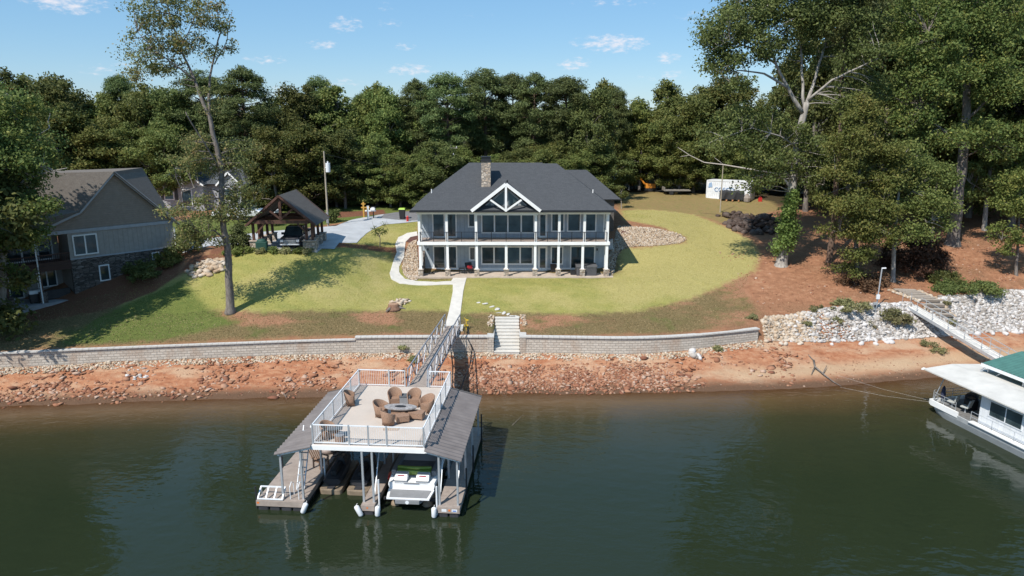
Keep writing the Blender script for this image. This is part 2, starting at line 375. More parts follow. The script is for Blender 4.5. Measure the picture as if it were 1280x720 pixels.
setattr_(o,'patch',np.clip(1-np.hypot((X_+22)/5,(Y_-58)/2.2),0,1)+np.clip(1-np.hypot((X_+11)/3,(Y_-59.5)/2),0,1)+.6*np.clip(1-np.hypot((X_-3)/4,(Y_-58.5)/2),0,1)+np.clip((X_-17)/8,0,.8))
setattr_(o,'dry',np.clip((X_-8)/12,0,1))
setattr_(o,'deepwood_shade',np.clip((Y_-92)/6,0,1))
setattr_(o,'bare',np.clip(1-np.hypot((X_-24)/9,(Y_-69)/9),0,1)+np.clip(1-np.abs(Y_-np.interp(X_,[28,35,46],[66,68,74]))/5,0,1)*(X_>20))
# ------------------------------------------------------------ draped sheets (paths, drives, gravel beds)
import bmesh
def drape(poly,name,mat,off=.03,step=.5,label=None,cat=None,kind='structure',thick=0,world=True):
    bm=bmesh.new(); vs=[bm.verts.new((x,y,0)) for x,y in poly]; bm.faces.new(vs)
    x0,y0=np.min(poly,0); x1,y1=np.max(poly,0)
    for k in np.arange(x0+step,x1,step): bmesh.ops.bisect_plane(bm,geom=bm.verts[:]+bm.edges[:]+bm.faces[:],plane_co=(k,0,0),plane_no=(1,0,0))
    for k in np.arange(y0+step,y1,step): bmesh.ops.bisect_plane(bm,geom=bm.verts[:]+bm.edges[:]+bm.faces[:],plane_co=(0,k,0),plane_no=(0,1,0))
    bmesh.ops.recalc_face_normals(bm,faces=bm.faces[:])
    if sum(f.normal.z for f in bm.faces)<0: bmesh.ops.reverse_faces(bm,faces=bm.faces[:])
    for q in bm.verts: q.co.z=zg(q.co.x,q.co.y)+off
    if thick:
        ed=[e for e in bm.edges if len(e.link_faces)==1]; r=bmesh.ops.extrude_edge_only(bm,edges=ed)
        for q in r['geom']:
            if isinstance(q,bmesh.types.BMVert): q.co.z-=thick
    me=bpy.data.meshes.new(name); bm.to_mesh(me); bm.free(); me.materials.append(mat)
    o=bpy.data.objects.new(name,me); COL.objects.link(o); tag(o,label,cat,kind=kind); return o
def smooth_poly(p,n=3):
    p=np.array(p)
    for _ in range(n): q=np.roll(p,-1,0); p=np.stack([p*.75+q*.25,p*.25+q*.75],1).reshape(-1,2)
    return p
M['concrete']=pm('pale_concrete',(.56,.53,.48),.85,.1,1.5)
M['drive']=pm('driveway_concrete',(.40,.41,.42),.85,.12,.8)
M['asphalt']=pm('old_asphalt',(.17,.165,.17),.9,.15,1.2)
m,t,b=nt('river_gravel'); b.inputs['Roughness'].default_value=.9
vo=N(t,'ShaderNodeTexVoronoi'); vo.inputs['Scale'].default_value=5.5; tc=N(t,'ShaderNodeTexCoord'); t.links.new(tc.outputs['Object'],vo.inputs['Vector'])
c=mixc(t,.75,ramp(t,vo.outputs['Color'],[(0,(.26,.18,.11)),(.5,(.46,.36,.25)),(1,(.60,.53,.43))]),ramp(t,noise(t,3,4),[(.3,(.30,.22,.15)),(.7,(.5,.42,.32))]))
c=mixc(t,smooth(t,vo.outputs['Distance'],.35,.6),c,(.12,.08,.05)); t.links.new(c,b.inputs['Base Color']); bump(t,b,vo.outputs['Distance'],-.6,.06); M['gravel']=m
grL=poly_world([(511,303),(521,300),(524,340),(524,350),(516,351),(506,346),(502,335),(506,318)])
grR=poly_world([(772,283),(800,284),(830,288),(852,294),(859,300),(850,305),(815,308),(785,309),(772,316),(767,344),(759,346),(757,330),(768,300)])
walk=poly_world([(509,292),(521,290),(522,295),(513,297),(507,303),(506,310),(505,322),(499,334),(499,341),(506,349),(520,352),(545,353),(564,352),(567,347),(584,346),(579,365),(573,410),(556,410),(562,385),(566,365),(566,356),(530,357),(500,355),(489,349),(487,342),(492,326),(496,316),(494,306),(498,297)])
drivep=poly_world([(560,262),(525,266),(480,268),(440,275),(420,283),(370,287),(330,290),(255,299),(228,306),(228,318),(262,308),(318,306),(318,312),(418,312),(424,304),(446,304),(458,292),(480,281),(522,277),(560,275)])
roadp=poly_world([(300,283),(380,271),(440,268),(470,268),(500,263),(545,261),(560,257),(440,263),(380,266),(300,276)])
gapron=poly_world([(480,268),(522,263),(560,261),(560,275),(522,276),(494,275),(476,273)])
o=drape(smooth_poly(grL,2),'gravel_bed',M['gravel'],.025)
o=drape(smooth_poly(grR,2),'gravel_bed',M['gravel'],.025)
drape(walk,'path',M['concrete'],.05,.5,thick=.12)
drape(drivep,'driveway',M['drive'],.04,.7)
drape(gapron,'road',M['asphalt'],.055,.7)
drape(poly_world([(455,389),(510,383),(512,392),(470,396)]),'bare_patch',pm('bare_clay',(.30,.14,.08),.95,.3,2),.015) if False else None
mulm=pm('bark_mulch',(.10,.045,.035),.95,.35,9)
drape(poly_world([(772,283),(785,283),(786,296),(776,297),(771,296)]),'mulch_bed',mulm,.04)
drape(poly_world([(508,303),(514,295),(522,291),(522,305)]),'mulch_bed',mulm,.04)
# ------------------------------------------------------------ water
m,t,b=nt('lake_water'); b.inputs['Roughness'].default_value=.03; b.inputs['IOR'].default_value=1.33; b.inputs['Specular IOR Level'].default_value=.5
d=attr(t,'deep'); n1=noise(t,.09,4,.5)
d2=math_(t,'ADD',d,math_(t,'MULTIPLY',math_(t,'SUBTRACT',n1,.5),3.0))
c=ramp(t,math_(t,'MULTIPLY',d2,1/14),[(0,(.15,.085,.042)),(.16,(.095,.060,.028)),(.38,(.040,.038,.018)),(.65,(.025,.031,.016)),(1,(.018,.026,.013))])
t.links.new(c,b.inputs['Base Color'])
wv=noise(t,1.1,2.5,.5,sx=.8,sy=1.3,rz=.35); wv2=noise(t,5.5,3,.55,sx=.7,sy=1.2,rz=-.3); patch=smooth(t,noise(t,.06,3,.5,sx=.5),.38,.62)
h=math_(t,'ADD',math_(t,'MULTIPLY',wv,1.0),math_(t,'MULTIPLY',math_(t,'MULTIPLY',wv2,.4),patch))
bump(t,b,h,.5,.07)
tr=N(t,'ShaderNodeBsdfTransparent'); tr.inputs[0].default_value=(.75,.6,.45,1); ms=N(t,'ShaderNodeMixShader'); out=t.nodes['Material Output']
al=math_(t,'ADD',math_(t,'MULTIPLY',d,.42),.3,True)
t.links.new(al,ms.inputs[0]); t.links.new(tr.outputs[0],ms.inputs[1]); t.links.new(b.outputs[0],ms.inputs[2]); t.links.new(ms.outputs[0],out.inputs['Surface'])
wx=np.concatenate([[-2500,-1200,-600,-300],np.arange(-160,160,3),[300,600,1200,2500]]); rows=[-2500,-800,-300,-100,-30,0,10,20,28,34,38,41]
off=[-8,-6,-4.5,-3.2,-2.2,-1.4,-.8,-.4,0,.6,1.5]
vv=[];
for X in wx:
    s=shoreY(float(np.clip(X,-160,160)))
    for y in rows: vv.append((X,min(y,s-9.5+.01*y),0))
    for q in off: vv.append((X,s+q,0))
nn=len(rows)+len(off); vv=np.array(vv,float); i,j=np.meshgrid(np.arange(len(wx)-1),np.arange(nn-1),indexing='ij'); a=(i*nn+j).ravel()
wo=np_mesh('water',vv,np.stack([a,a+nn,a+nn+1,a+1],1),m,sm=True); tag(wo,None,None,kind='structure')
sv=np.array([shoreY(float(np.clip(X,-160,160))) for X in wx]).repeat(nn); setattr_(wo,'deep',np.clip(sv-vv[:,1],0,20))
# ------------------------------------------------------------ stones
def ico(sub):
    bm=bmesh.new(); bmesh.ops.create_icosphere(bm,subdivisions=sub,radius=1); v=np.array([q.co[:] for q in bm.verts]); bm.verts.index_update()
    f=np.array([[q.index for q in fc.verts] for fc in bm.faces]); bm.free(); return v,f
IC={1:ico(1),2:ico(2)}
def rocks(name,pts,size,mat,lvl=1,flat=.65,jit=.36,sink=.25,kind='stuff'):
    bv,bf=IC[lvl]; n=len(pts); pts=np.asarray(pts,float); size=np.asarray(size,float)
    vs=np.repeat(bv[None],n,0)*(1+(rng.random((n,len(bv),1))-.5)*2*jit)
    s=rng.uniform(.6,1.35,(n,1,3)); s[:,:,2]*=flat; vs=vs*s
    a=rng.uniform(0,6.28,n); ti=rng.normal(0,.35,n); ca,sa=np.cos(a),np.sin(a)
    x=vs[:,:,0]*np.cos(ti)[:,None]-vs[:,:,2]*np.sin(ti)[:,None]; z=vs[:,:,0]*np.sin(ti)[:,None]+vs[:,:,2]*np.cos(ti)[:,None]; y=vs[:,:,1]
    vs=np.stack([x*ca[:,None]-y*sa[:,None],x*sa[:,None]+y*ca[:,None],z],-1)*size[:,None,None]
    vs=vs+pts[:,None,:]; vs[:,:,2]+=(size*flat*(1-2*sink))[:,None]*.5
    f=(bf[None]+(np.arange(n)*len(bv))[:,None,None]).reshape(-1,3)
    o=np_mesh(name,vs.reshape(-1,3),f,mat)
    if kind: o['kind']=kind
    return o
def rockmat(name,stops,rough=.9,bs=6):
    m,t,b=nt(name); b.inputs['Roughness'].default_value=rough; b.inputs['Specular IOR Level'].default_value=.25
    g=N(t,'ShaderNodeNewGeometry'); c=ramp(t,g.outputs['Random Per Island'],stops)
    n=noise(t,bs,5,.7); c=mixc(t,math_(t,'MULTIPLY',n,.55),c,(.16,.09,.06)); t.links.new(c,b.inputs['Base Color']); bump(t,b,n,.6,.05); return m
M['rock_red']=rockmat('red_shore_rock',[(0,(.20,.075,.045)),(.4,(.36,.155,.085)),(.75,(.46,.25,.155)),(1,(.56,.42,.33))])
M['rock_white']=rockmat('white_riprap_rock',[(0,(.24,.22,.19)),(.3,(.44,.42,.39)),(.6,(.60,.585,.56)),(1,(.76,.75,.74))])
M['rock_cream']=rockmat('cream_rubble',[(0,(.42,.30,.19)),(.5,(.56,.45,.33)),(1,(.68,.62,.53))])
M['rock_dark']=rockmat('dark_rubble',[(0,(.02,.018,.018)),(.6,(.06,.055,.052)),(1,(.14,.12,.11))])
def scatter(n,x0,x1,f0,f1,dens=None):
    "points between two Y curves"
    out=[]
    while len(out)<n:
        X=rng.uniform(x0,x1); a,b_=f0(X),f1(X); Y=rng.uniform(a,b_)
        if SX0-.2<X<SX1+.2 and Y>np.interp(X,ST[:,0],ST[:,2])-.1: continue
        if dens is not None and rng.random()>dens(X,Y): continue
        out.append((X,Y,zg(X,Y)))
    return np.array(out)
yw=lambda X:float(np.interp(X,ST[:,0],ST[:,2])); ywt=lambda X:float(np.interp(X,ST[:,0],ST[:,4]))
# broken red rock along the waterline
dn=lambda X,Y: max(0,fbm(X,Y,.5,31,3)*2.2-.95)*(1-.75*np.clip(abs((Y-shoreY(X))/(yw(X)-shoreY(X))-.42)*2,0,1))
p=scatter(1700,-50,24,lambda X:shoreY(X)-.3,yw,dn); rocks('shore_rubble',p,rng.uniform(.05,.17,len(p))*(1+rng.pareto(4,len(p))).clip(1,2.2),M['rock_red'],flat=.36)
dn2=lambda X,Y: np.clip(1.2-abs((Y-shoreY(X))-2.0)/1.9,0,1)
p=scatter(3600,-4.5,12.5,lambda X:shoreY(X)-.1,lambda X:shoreY(X)+3.6,dn2); rocks('shore_rubble',p,rng.uniform(.04,.105,len(p))*(1+rng.pareto(3.5,len(p))).clip(1,2),M['rock_red'],flat=.4)
p=scatter(700,-50,-12,lambda X:shoreY(X)+.5,lambda X:shoreY(X)+2.6,lambda X,Y:max(0,fbm(X,Y,.3,77,2)*2-.8)); rocks('shore_rubble',p,rng.uniform(.06,.2,len(p)),M['rock_red'],flat=.45)
p=scatter(2600,-50,40,lambda X:shoreY(X)+.3,yw,None); rocks('shore_pebbles',p,rng.uniform(.025,.06,len(p)),M['rock_red'])
# pale footing stones along the block wall
p=scatter(3800,-52,21,lambda X:yw(X)-.75,lambda X:yw(X)+.0,lambda X,Y:.25+.75*(Y-yw(X)+.75)/.75); rocks('footing_gravel',p,rng.uniform(.05,.13,len(p)),M['rock_cream'])
# white riprap bank
rip=lambda X:yw(X)-.25
def ript(X): return ywt(X)+.15+.5*vnoise(X,0,.6,5)
def rdn(X,Y):
    if 23.6<X<38 : g=fbm(X,Y,.55,41,2); return 1.0 if g>.36 else .25
    return 1
p=scatter(9500,21.3,34.6,rip,ript,rdn); 
rk=lambda n:rng.uniform(.05,.135,n)*(1+rng.pareto(4,n)).clip(1,2.2)
cre=p[:,0]<25.5+rng.normal(0,1.2,len(p)); rocks('riprap',p[cre],rk(cre.sum()),M['rock_cream'],flat=.55); rocks('riprap',p[~cre],rk((~cre).sum()),M['rock_white'],flat=.55)
p=scatter(19000,34.6,64,rip,ript); p=p[~((p[:,0]>36.0)&(p[:,0]<38.1)&(p[:,1]>62.4))]; rocks('riprap',p,rk(len(p)),M['rock_white'],flat=.55)
for k in range(46):
    X=rng.uniform(22.5,52); Y=rip(X)-rng.uniform(-.2,.55); s=rng.uniform(.16,.32)
    o=rocks('boulder',[(0,0,0)],[s],M['rock_white'] if X>26 else M['rock_cream'],2,.7,.16,kind=None); o.location=(X,Y,zg(X,Y)); tag(o,'pale angular boulder at the foot of the white riprap bank','boulder','larger boulders along the foot of the riprap')
# gravel beds get real stones
for poly,n in ((grL,900),(grR,2600)):
    out=[]; lo,hi=poly.min(0),poly.max(0)
    while len(out)<n:
        q=rng.uniform(lo,hi)
        if sdist(poly,np.array([q[0]]),np.array([q[1]]))[0]>.05: out.append((q[0],q[1],zg(*q)+.02))
    rocks('gravel_stones',out,rng.uniform(.05,.12,n),M['rock_cream'])

# ------------------------------------------------------------ grass blades and fallen leaves (uncountable)
def flakes(name,pts,L,wd,mat,flatness=.3):
    n=len(pts); pts=np.asarray(pts,float); a=rng.uniform(0,6.28,n); l=rng.uniform(.6,1.4,n)*L
    up_=rng.uniform(.4,1.0,n)*(1-flatness); d=np.stack([np.cos(a),np.sin(a),np.zeros(n)],1); s_=np.stack([-np.sin(a),np.cos(a),np.zeros(n)],1)*(wd*rng.uniform(.6,1.4,n))[:,None]
    tip=pts+d*(l*flatness)[:,None]; tip[:,2]+=l*up_
    if flatness>.6: tip[:,2]=pts[:,2]+rng.uniform(.0,.05,n)
    v=np.stack([pts-s_,pts+s_,tip],1).reshape(-1,3); o=np_mesh(name,v,np.arange(n*3).reshape(-1,3),mat); o['kind']='stuff'; return o
def zone_points(polys,n,avoid=()):
    out=[]; lo=np.min([p.min(0) for p in polys],0); hi=np.max([p.max(0) for p in polys],0)
    while sum(len(o) for o in out)<n:
        q=rng.uniform(lo,hi,(n,2)); k=np.zeros(n,bool)
        for p in polys: k|=sdist(p,q[:,0],q[:,1])>.1
        for p in avoid: k&=sdist(p,q[:,0],q[:,1])<-.08
        k&=~((q[:,0]>-9.8)&(q[:,0]<10)&(q[:,1]>68.6)&(q[:,1]<88)); k&=~((q[:,0]>SX0-.3)&(q[:,0]<SX1+.3)&(q[:,1]<61)); k&=q[:,1]>np.interp(q[:,0],ST[:,0],ST[:,4])+.15
        out.append(q[k])
    q=np.concatenate(out)[:n]; return np.array([(x,y,zg(x,y)-.01) for x,y in q])
def islandmat(name,stops):
    m,t,b=nt(name); b.inputs['Roughness'].default_value=.8; b.inputs['Specular IOR Level'].default_value=.15; g=N(t,'ShaderNodeNewGeometry'); n=noise(t,.5,4,.6)
    t.links.new(ramp(t,math_(t,'ADD',math_(t,'MULTIPLY',g.outputs['Random Per Island'],.6),math_(t,'SUBTRACT',n,.3)),stops),b.inputs['Base Color']); return m
solid=[walk,drivep,gapron,grL,grR]
flakes('grass',zone_points([lawnL,lawnM,lawnD],60000,solid),.07,.035,islandmat('lawn_blades',[(0,(.16,.18,.04)),(.4,(.30,.285,.075)),(.75,(.48,.41,.15)),(1,(.55,.47,.2))]))
flakes('dry_grass',zone_points([brown],42000,[lawnL,lawnM]+solid),.09,.04,islandmat('dry_grass_blades',[(0,(.07,.075,.03)),(.4,(.15,.125,.055)),(.75,(.32,.24,.13)),(1,(.45,.36,.22))]))
wz=poly_world([(985,345),(1010,300),(1060,280),(1150,262),(1300,262),(1360,300),(1360,362),(1180,362),(1080,382),(1000,400),(950,400),(930,380)])
flakes('leaf_litter',zone_points([wz],26000),.11,.06,islandmat('fallen_leaves',[(0,(.10,.045,.025)),(.4,(.24,.12,.065)),(.75,(.42,.25,.14)),(1,(.52,.38,.2))]),.85)
# ------------------------------------------------------------ foliage
def leafmat(name,stops,trans=.36,nscale=.35,dark=.55):
    m,t,b=nt(name); b.inputs['Roughness'].default_value=.62; b.inputs['Specular IOR Level'].default_value=.22
    g=N(t,'ShaderNodeNewGeometry'); oi=N(t,'ShaderNodeObjectInfo'); n=noise(t,nscale,3,.6)
    k=math_(t,'ADD',math_(t,'MULTIPLY',g.outputs['Random Per Island'],.5),math_(t,'MULTIPLY',n,.85)); k=math_(t,'SUBTRACT',k,.17)
    c=ramp(t,k,stops)
    hs=N(t,'ShaderNodeHueSaturation'); hs.inputs['Saturation'].default_value=.88; t.links.new(c,hs.inputs['Color'])
    t.links.new(math_(t,'ADD',math_(t,'MULTIPLY',oi.outputs['Random'],.042),.479),hs.inputs['Hue'])
    t.links.new(math_(t,'ADD',math_(t,'MULTIPLY',oi.outputs['Random'],.62),.82),hs.inputs['Value'])
    c=hs.outputs[0]; t.links.new(c,b.inputs['Base Color'])
    tr=N(t,'ShaderNodeBsdfTranslucent'); t.links.new(c,tr.inputs[0]); ms=N(t,'ShaderNodeMixShader'); ms.inputs[0].default_value=trans
    t.links.new(b.outputs[0],ms.inputs[1]); t.links.new(tr.outputs[0],ms.inputs[2]); t.links.new(ms.outputs[0],t.nodes['Material Output'].inputs['Surface']); return m
M['leaf']=leafmat('oak_foliage',[(0,(0.056,0.082,0.017)),(.35,(0.105,0.139,0.026)),(.65,(0.168,0.191,0.036)),(.9,(0.245,0.218,0.048)),(1,(0.322,0.198,0.048))])
M['leaf_dark']=leafmat('dark_foliage',[(0,(0.049,0.072,0.018)),(.4,(0.096,0.121,0.027)),(.75,(0.145,0.163,0.035)),(1,(0.217,0.200,0.050))])
M['leaf_yellow']=leafmat('yellowing_foliage',[(0,(0.057,0.081,0.015)),(.4,(0.115,0.137,0.022)),(.7,(0.176,0.176,0.031)),(.92,(0.257,0.202,0.039)),(1,(0.338,0.182,0.033))])
M['leaf_autumn']=leafmat('thin_autumn_foliage',[(0,(.075,.10,.028)),(.42,(.14,.165,.045)),(.68,(.22,.195,.06)),(.86,(.37,.22,.07)),(1,(.44,.20,.07))])
M['leaf_mix']=leafmat('patchy_autumn_foliage',[(0,(0.042,0.070,0.015)),(.45,(0.093,0.128,0.022)),(.74,(0.180,0.189,0.035)),(.9,(0.300,0.246,0.037)),(1,(0.510,0.275,0.044))],nscale=.5)
M['leaf_vine']=leafmat('bright_vine_foliage',[(0,(.07,.11,.02)),(.5,(.15,.21,.035)),(1,(.24,.27,.05))])
M['leaf_brown']=leafmat('dry_brown_foliage',[(0,(.05,.025,.015)),(.5,(.10,.045,.025)),(1,(.17,.08,.04))])
M['needle']=leafmat('pine_needles',[(0,(0.042,0.065,0.018)),(.4,(0.084,0.114,0.030)),(.7,(0.133,0.163,0.041)),(1,(0.196,0.195,0.052))],trans=.25)
M['weed']=leafmat('weed_foliage',[(0,(.12,.14,.045)),(.5,(.22,.22,.08)),(1,(.36,.30,.15))])
def barkmat(name,a,b_):
    m,t,b=nt(name); b.inputs['Roughness'].default_value=.9; b.inputs['Specular IOR Level'].default_value=.2
    n=noise(t,5,6,.7,sz=.35); t.links.new(ramp(t,n,[(.3,a),(.68,b_)]),b.inputs['Base Color']); bump(t,b,n,.8,.06); return m
M['bark']=barkmat('grey_bark',(.10,.082,.07),(.26,.23,.205)); M['bark_pale']=barkmat('pale_bark',(.20,.175,.15),(.44,.41,.37)); M['bark_pine']=barkmat('pine_bark',(.09,.055,.04),(.21,.15,.115)); M['bark_dead']=barkmat('bleached_dead_wood',(.36,.32,.27),(.58,.54,.49))
def leaves(cl,per,size,flat=.6,asp=.5,up=.5,shell=.35,seed=1):
    "cl: rows x,y,z,r ; returns quads for leaf sprays filling the clumps"
    g=np.random.default_rng(seed); cl=np.asarray(cl,float); n=len(cl)
    cnt=np.maximum(6,(per*(cl[:,3]/cl[:,3].mean())**2)).astype(int); idx=np.repeat(np.arange(n),cnt); m=len(idx)
    ani=g.uniform(.6,1.45,(n,3)); ani[:,2]=g.uniform(.7,1.15,n)
    d=g.normal(size=(m,3)); rr=np.linalg.norm(d,axis=1); d/=rr[:,None]; r=np.minimum(rr*.50,1.35)
    fl=flat; off=d*(r*cl[idx,3])[:,None]*ani[idx]; off[:,2]*=fl; p=cl[idx,:3]+off
    nrm=d*.6+g.normal(size=(m,3))*.75; nrm[:,2]+=up; nrm/=np.linalg.norm(nrm,axis=1)[:,None]
    a=np.cross(nrm,g.normal(size=(m,3))); a/=np.linalg.norm(a,axis=1)[:,None]+1e-9; b=np.cross(nrm,a)
    s=size*g.uniform(.6,1.4,m); a*=s[:,None]; b*=(s*asp)[:,None]
    q=a*.25
    v=np.stack([p-a,p-b+q,p+a,p+b+q],1).reshape(-1,3); f=np.arange(m*4).reshape(-1,4); return v,f
def limb(mb,p0,p1,r0,r1,sag=.12,n=4,seed=0,k=6):
    g=random.Random(seed); p0=Vector(p0); p1=Vector(p1); L=(p1-p0).length; pts=[];rad=[]
    for i in range(n+1):
        t=i/n; p=p0.lerp(p1,t); p.z+=math.sin(t*PI)*L*sag*(1 if g.random()>.2 else .4)
        if 0<i<n: p+=Vector((g.uniform(-1,1),g.uniform(-1,1),g.uniform(-1,1)))*L*.045
        pts.append(p); rad.append(r0+(r1-r0)*t**.8)
    mb.tube(pts,rad,k,caps=False); return pts
def interp_poly(pts,t):
    s=[0]; 
    for a,b in zip(pts,pts[1:]): s.append(s[-1]+(Vector(b)-Vector(a)).length)
    x=t*s[-1]
    for i in range(len(pts)-1):
        if x<=s[i+1]: return Vector(pts[i]).lerp(Vector(pts[i+1]),(x-s[i])/(s[i+1]-s[i]+1e-9))
    return Vector(pts[-1])
def tree_meshes(kind,H,Rr,seed,leaf,bark,per=150,size=.2,low=.1,lobes=9,nclump=64):
    "generic trees around the origin"
    g=random.Random(seed); mb=MB(); cl=[]
    tr=.017*H+.06
    if kind=='pine':
        bend=(g.uniform(-.4,.4),g.uniform(-.4,.4)); tp=[(bend[0]*math.sin(i/5*2.5)*.8,bend[1]*math.sin(i/5*2.2),H*.97*i/6) for i in range(7)]
        mb.tube(tp,[tr*(1-.14*i) for i in range(7)],7,caps=False)
        z=H*low; 
        while z<H*.985:
            q=(z-H*low)/(H*(1-low)); L=Rr*(math.sin(min(1,q*1.35+.22)*PI/2) if q<.45 else math.cos((q-.45)/.55*PI/2*.93)**.75)*g.uniform(.65,1.15)
            c=interp_poly(tp,z/(H*.985)); nb=g.choice([3,4,4,5]); a0=g.random()*6.28
            for k in range(nb):
                a=a0+k*6.28/nb+g.uniform(-.4,.4); l=L*g.uniform(.6,1.1)
                if l<.5: l=.5
                e=c+Vector((math.cos(a)*l,math.sin(a)*l,l*g.uniform(.05,.4)))
                limb(mb,c-Vector((0,0,.3)),e,.05+.012*l,.02,.05,3,g.random(),4)
                cl.append((e.x,e.y,e.z,g.uniform(.75,1.2)*Rr/4.2))
                if l>2: m_=c.lerp(e,.62); cl.append((m_.x+g.uniform(-.5,.5),m_.y+g.uniform(-.5,.5),m_.z+.35,g.uniform(.6,1.0)*Rr/4.2))
            z+=H*g.uniform(.024,.042)
        t=interp_poly(tp,1); cl.append((t.x,t.y,H,.8)); flat=.62; asp=.28
    else:
        tp=[(g.uniform(-.3,.3)*i/3,g.uniform(-.3,.3)*i/3,H*.8*i/5) for i in range(6)]
        mb.tube(tp,[tr*(1-.16*i) for i in range(6)],8,caps=False)
        LB=[]
        for k in range(lobes):
            q=(k+.5)/lobes; z=H*(low+(1-low)*(.12+.78*q)); rad=Rr*math.sin(PI*min(1,max(0,.16+.80*q)))**.65
            a=k*2.4+g.uniform(-.4,.4); rr=rad*g.uniform(.4,.72) if q<.9 else rad*.2
            LB.append((rr*math.cos(a),rr*math.sin(a),z,Rr*g.uniform(.36,.58)))
        LB.append((0,0,H*.86,Rr*.42))
        for (x,y,z,r) in LB:
            b0=interp_poly(tp,min(.97,max(.18,(z-r*.9)/(H*.8)))); lp=limb(mb,b0,(x,y,z-r*.25),tr*.42,tr*.16,.1,4,g.random(),5)
            for j in range(max(4,nclump//len(LB))):
                u=Vector((g.gauss(0,1),g.gauss(0,1),g.gauss(.25,1))).normalized()*r*g.uniform(.62,1.08); u.z*=.8
                e=Vector((x,y,z))+u
                if j%2==0: limb(mb,interp_poly(lp,g.uniform(.5,1)),e,tr*.12,.02,.08,2,g.random(),4)
                cl.append((e.x,e.y,e.z,g.uniform(.7,1.3)*r*.36))
        flat=.85; asp=.55
    v,f=leaves(cl,per,size,flat,asp,seed=seed)
    return mb,(v,f)
def make_tree(name,label,loc,mb,vf,bark,leaf,group=None,cat='tree'):
    r=thing(name,label,cat,loc,0,group); mb.build('trunk',bark,r,sm=True); np_mesh('crown',vf[0],vf[1],leaf,r); return r
# background prototypes (placed on first use, then copied)
PROTO={}
def proto(kind,i):
    key=(kind,i)
    if key not in PROTO:
        if kind=='pine': PROTO[key]=(tree_meshes('pine',20,4.0,100+i,0,0,per=270,size=.185,low=[.42,.3,.5,.36][i%4]),M['bark_pine'],M['needle'],20)
        elif kind=='broad': PROTO[key]=(tree_meshes('broad',15,5.2,200+i,0,0,per=340,size=.165,low=.05,lobes=11,nclump=92),M['bark'],[M['leaf'],M['leaf_dark'],M['leaf'],M['leaf_mix']][i%4],15)
        elif kind=='yellow': PROTO[key]=(tree_meshes('broad',13,4.6,300+i,0,0,per=320,size=.16,low=.08,lobes=9,nclump=80),M['bark'],M['leaf_yellow'],13)
        PROTO[key]=list(PROTO[key])+[None]
    return PROTO[key]
def bgtree(kind,i,X,Y,top=None,h=None,label='',group=None,sw=1.0,rz=None,name=None):
    pr=proto(kind,i); z=zg(X,Y)-.3; h=h or top-z; s=h/pr[3]; sc_=(s*sw,s*sw,s)
    nm=name or {'pine':'pine_tree','broad':'broadleaf_tree','yellow':'yellowing_tree'}[kind]
    if pr[4] is None:
        (mb,vf),bk,lf=pr[0],pr[1],pr[2]; r=make_tree(nm,label,(X,Y,z),mb,vf,bk,lf,group); pr[4]=r; r.scale=sc_; r.rotation_euler=(0,0,rz if rz is not None else random.random()*6)
        return r
    r=copy_tree(pr[4],(X,Y,z),rz if rz is not None else random.random()*6,label,sc_)
    r.name=nm
    if group: r['group']=group
    elif 'group' in r: del r['group']
    return r
WG='trees of the dense wood behind the houses'
def topz(py,Y): return CH-math.tan(CT+math.atan((py-360)/CF))*Y
def atpx(px,Y,z=12): zc=Y*math.cos(CT)+(CH-z)*math.sin(CT); return (px-640)/CF*zc
# skyline: px, top py, Y, kind, variant, width, label
sky_t=[(-40,92,92,'broad',0,1.1,'broadleaf tree at the far left margin of the wood'),
 (8,84,98,'broad',3,1.0,'tree with thin pale top above the far left end of the tan gabled house'),
 (45,90,104,'broad',0,1.15,'tall rounded oak on the skyline above the left part of the tan gabled roof'),
 (95,96,100,'broad',1,1.1,'dark rounded oak on the skyline above the tan gable peak'),
 (140,104,103,'broad',2,1.1,'lower rounded oak on the skyline just right of the tan gable peak'),
 (188,100,101,'broad',0,1.05,'olive oak on the skyline left of the tall thin leaning tree'),
 (228,106,99,'broad',1,1.0,'dark oak on the skyline behind the tall thin leaning tree'),
 (262,84,100,'pine',0,1.15,'left pine of the close pair above the small grey two gabled house'),
 (312,80,99,'pine',1,1.2,'right pine of the close pair above the small grey two gabled house'),
 (345,130,108,'broad',3,.9,'low tree in the skyline dip left of the wooden carport roof'),
 (385,108,102,'broad',1,1.1,'broad dark tree on the skyline above the wooden carport'),
 (425,103,104,'broad',2,1.1,'broad green tree on the skyline right above the tall wooden utility pole'),
 (458,112,108,'pine',2,.8,'small round topped pine left of the tall pine row behind the slate roofed house'),
 (488,112,103,'broad',0,.9,'green tree between the small round pine and the tall pine row'),
 (522,96,104,'pine',1,1.05,'leftmost tall pine of the row behind the slate roofed house'),
 (560,88,101,'pine',3,1.1,'tall pine in the row standing above the stone chimney'),
 (606,82,104,'pine',0,1.15,'highest pine of the row, just right of the stone chimney top'),
 (668,88,103,'pine',1,1.1,'tall pine above the white truss gable of the slate roofed house'),
 (705,92,101,'pine',2,1.2,'bushy tall pine over the right end of the slate roof ridge'),
 (738,112,99,'broad',1,.85,'dark tree tucked below the right end of the tall pine row'),
 (768,106,108,'pine',3,.75,'small flat topped pine on the skyline over the grey flat roofed shed'),
 (792,122,112,'yellow',0,.9,'yellowing tree in the skyline dip right of the tall pine row'),
 (832,96,113,'broad',2,1.0,'round crowned tree rising over the mown field'),
 (868,110,108,'broad',0,1.0,'green tree behind the white shipping container'),
 (905,96,110,'broad',3,1.1,'tree behind the right end of the white shipping container')]
for (px,py,Y,k,i,sw,lb) in sky_t:
    X=atpx(px,Y); bgtree(k,i,X,Y,topz(py+(13 if px<240 else 6),Y),label=lb,sw=sw)
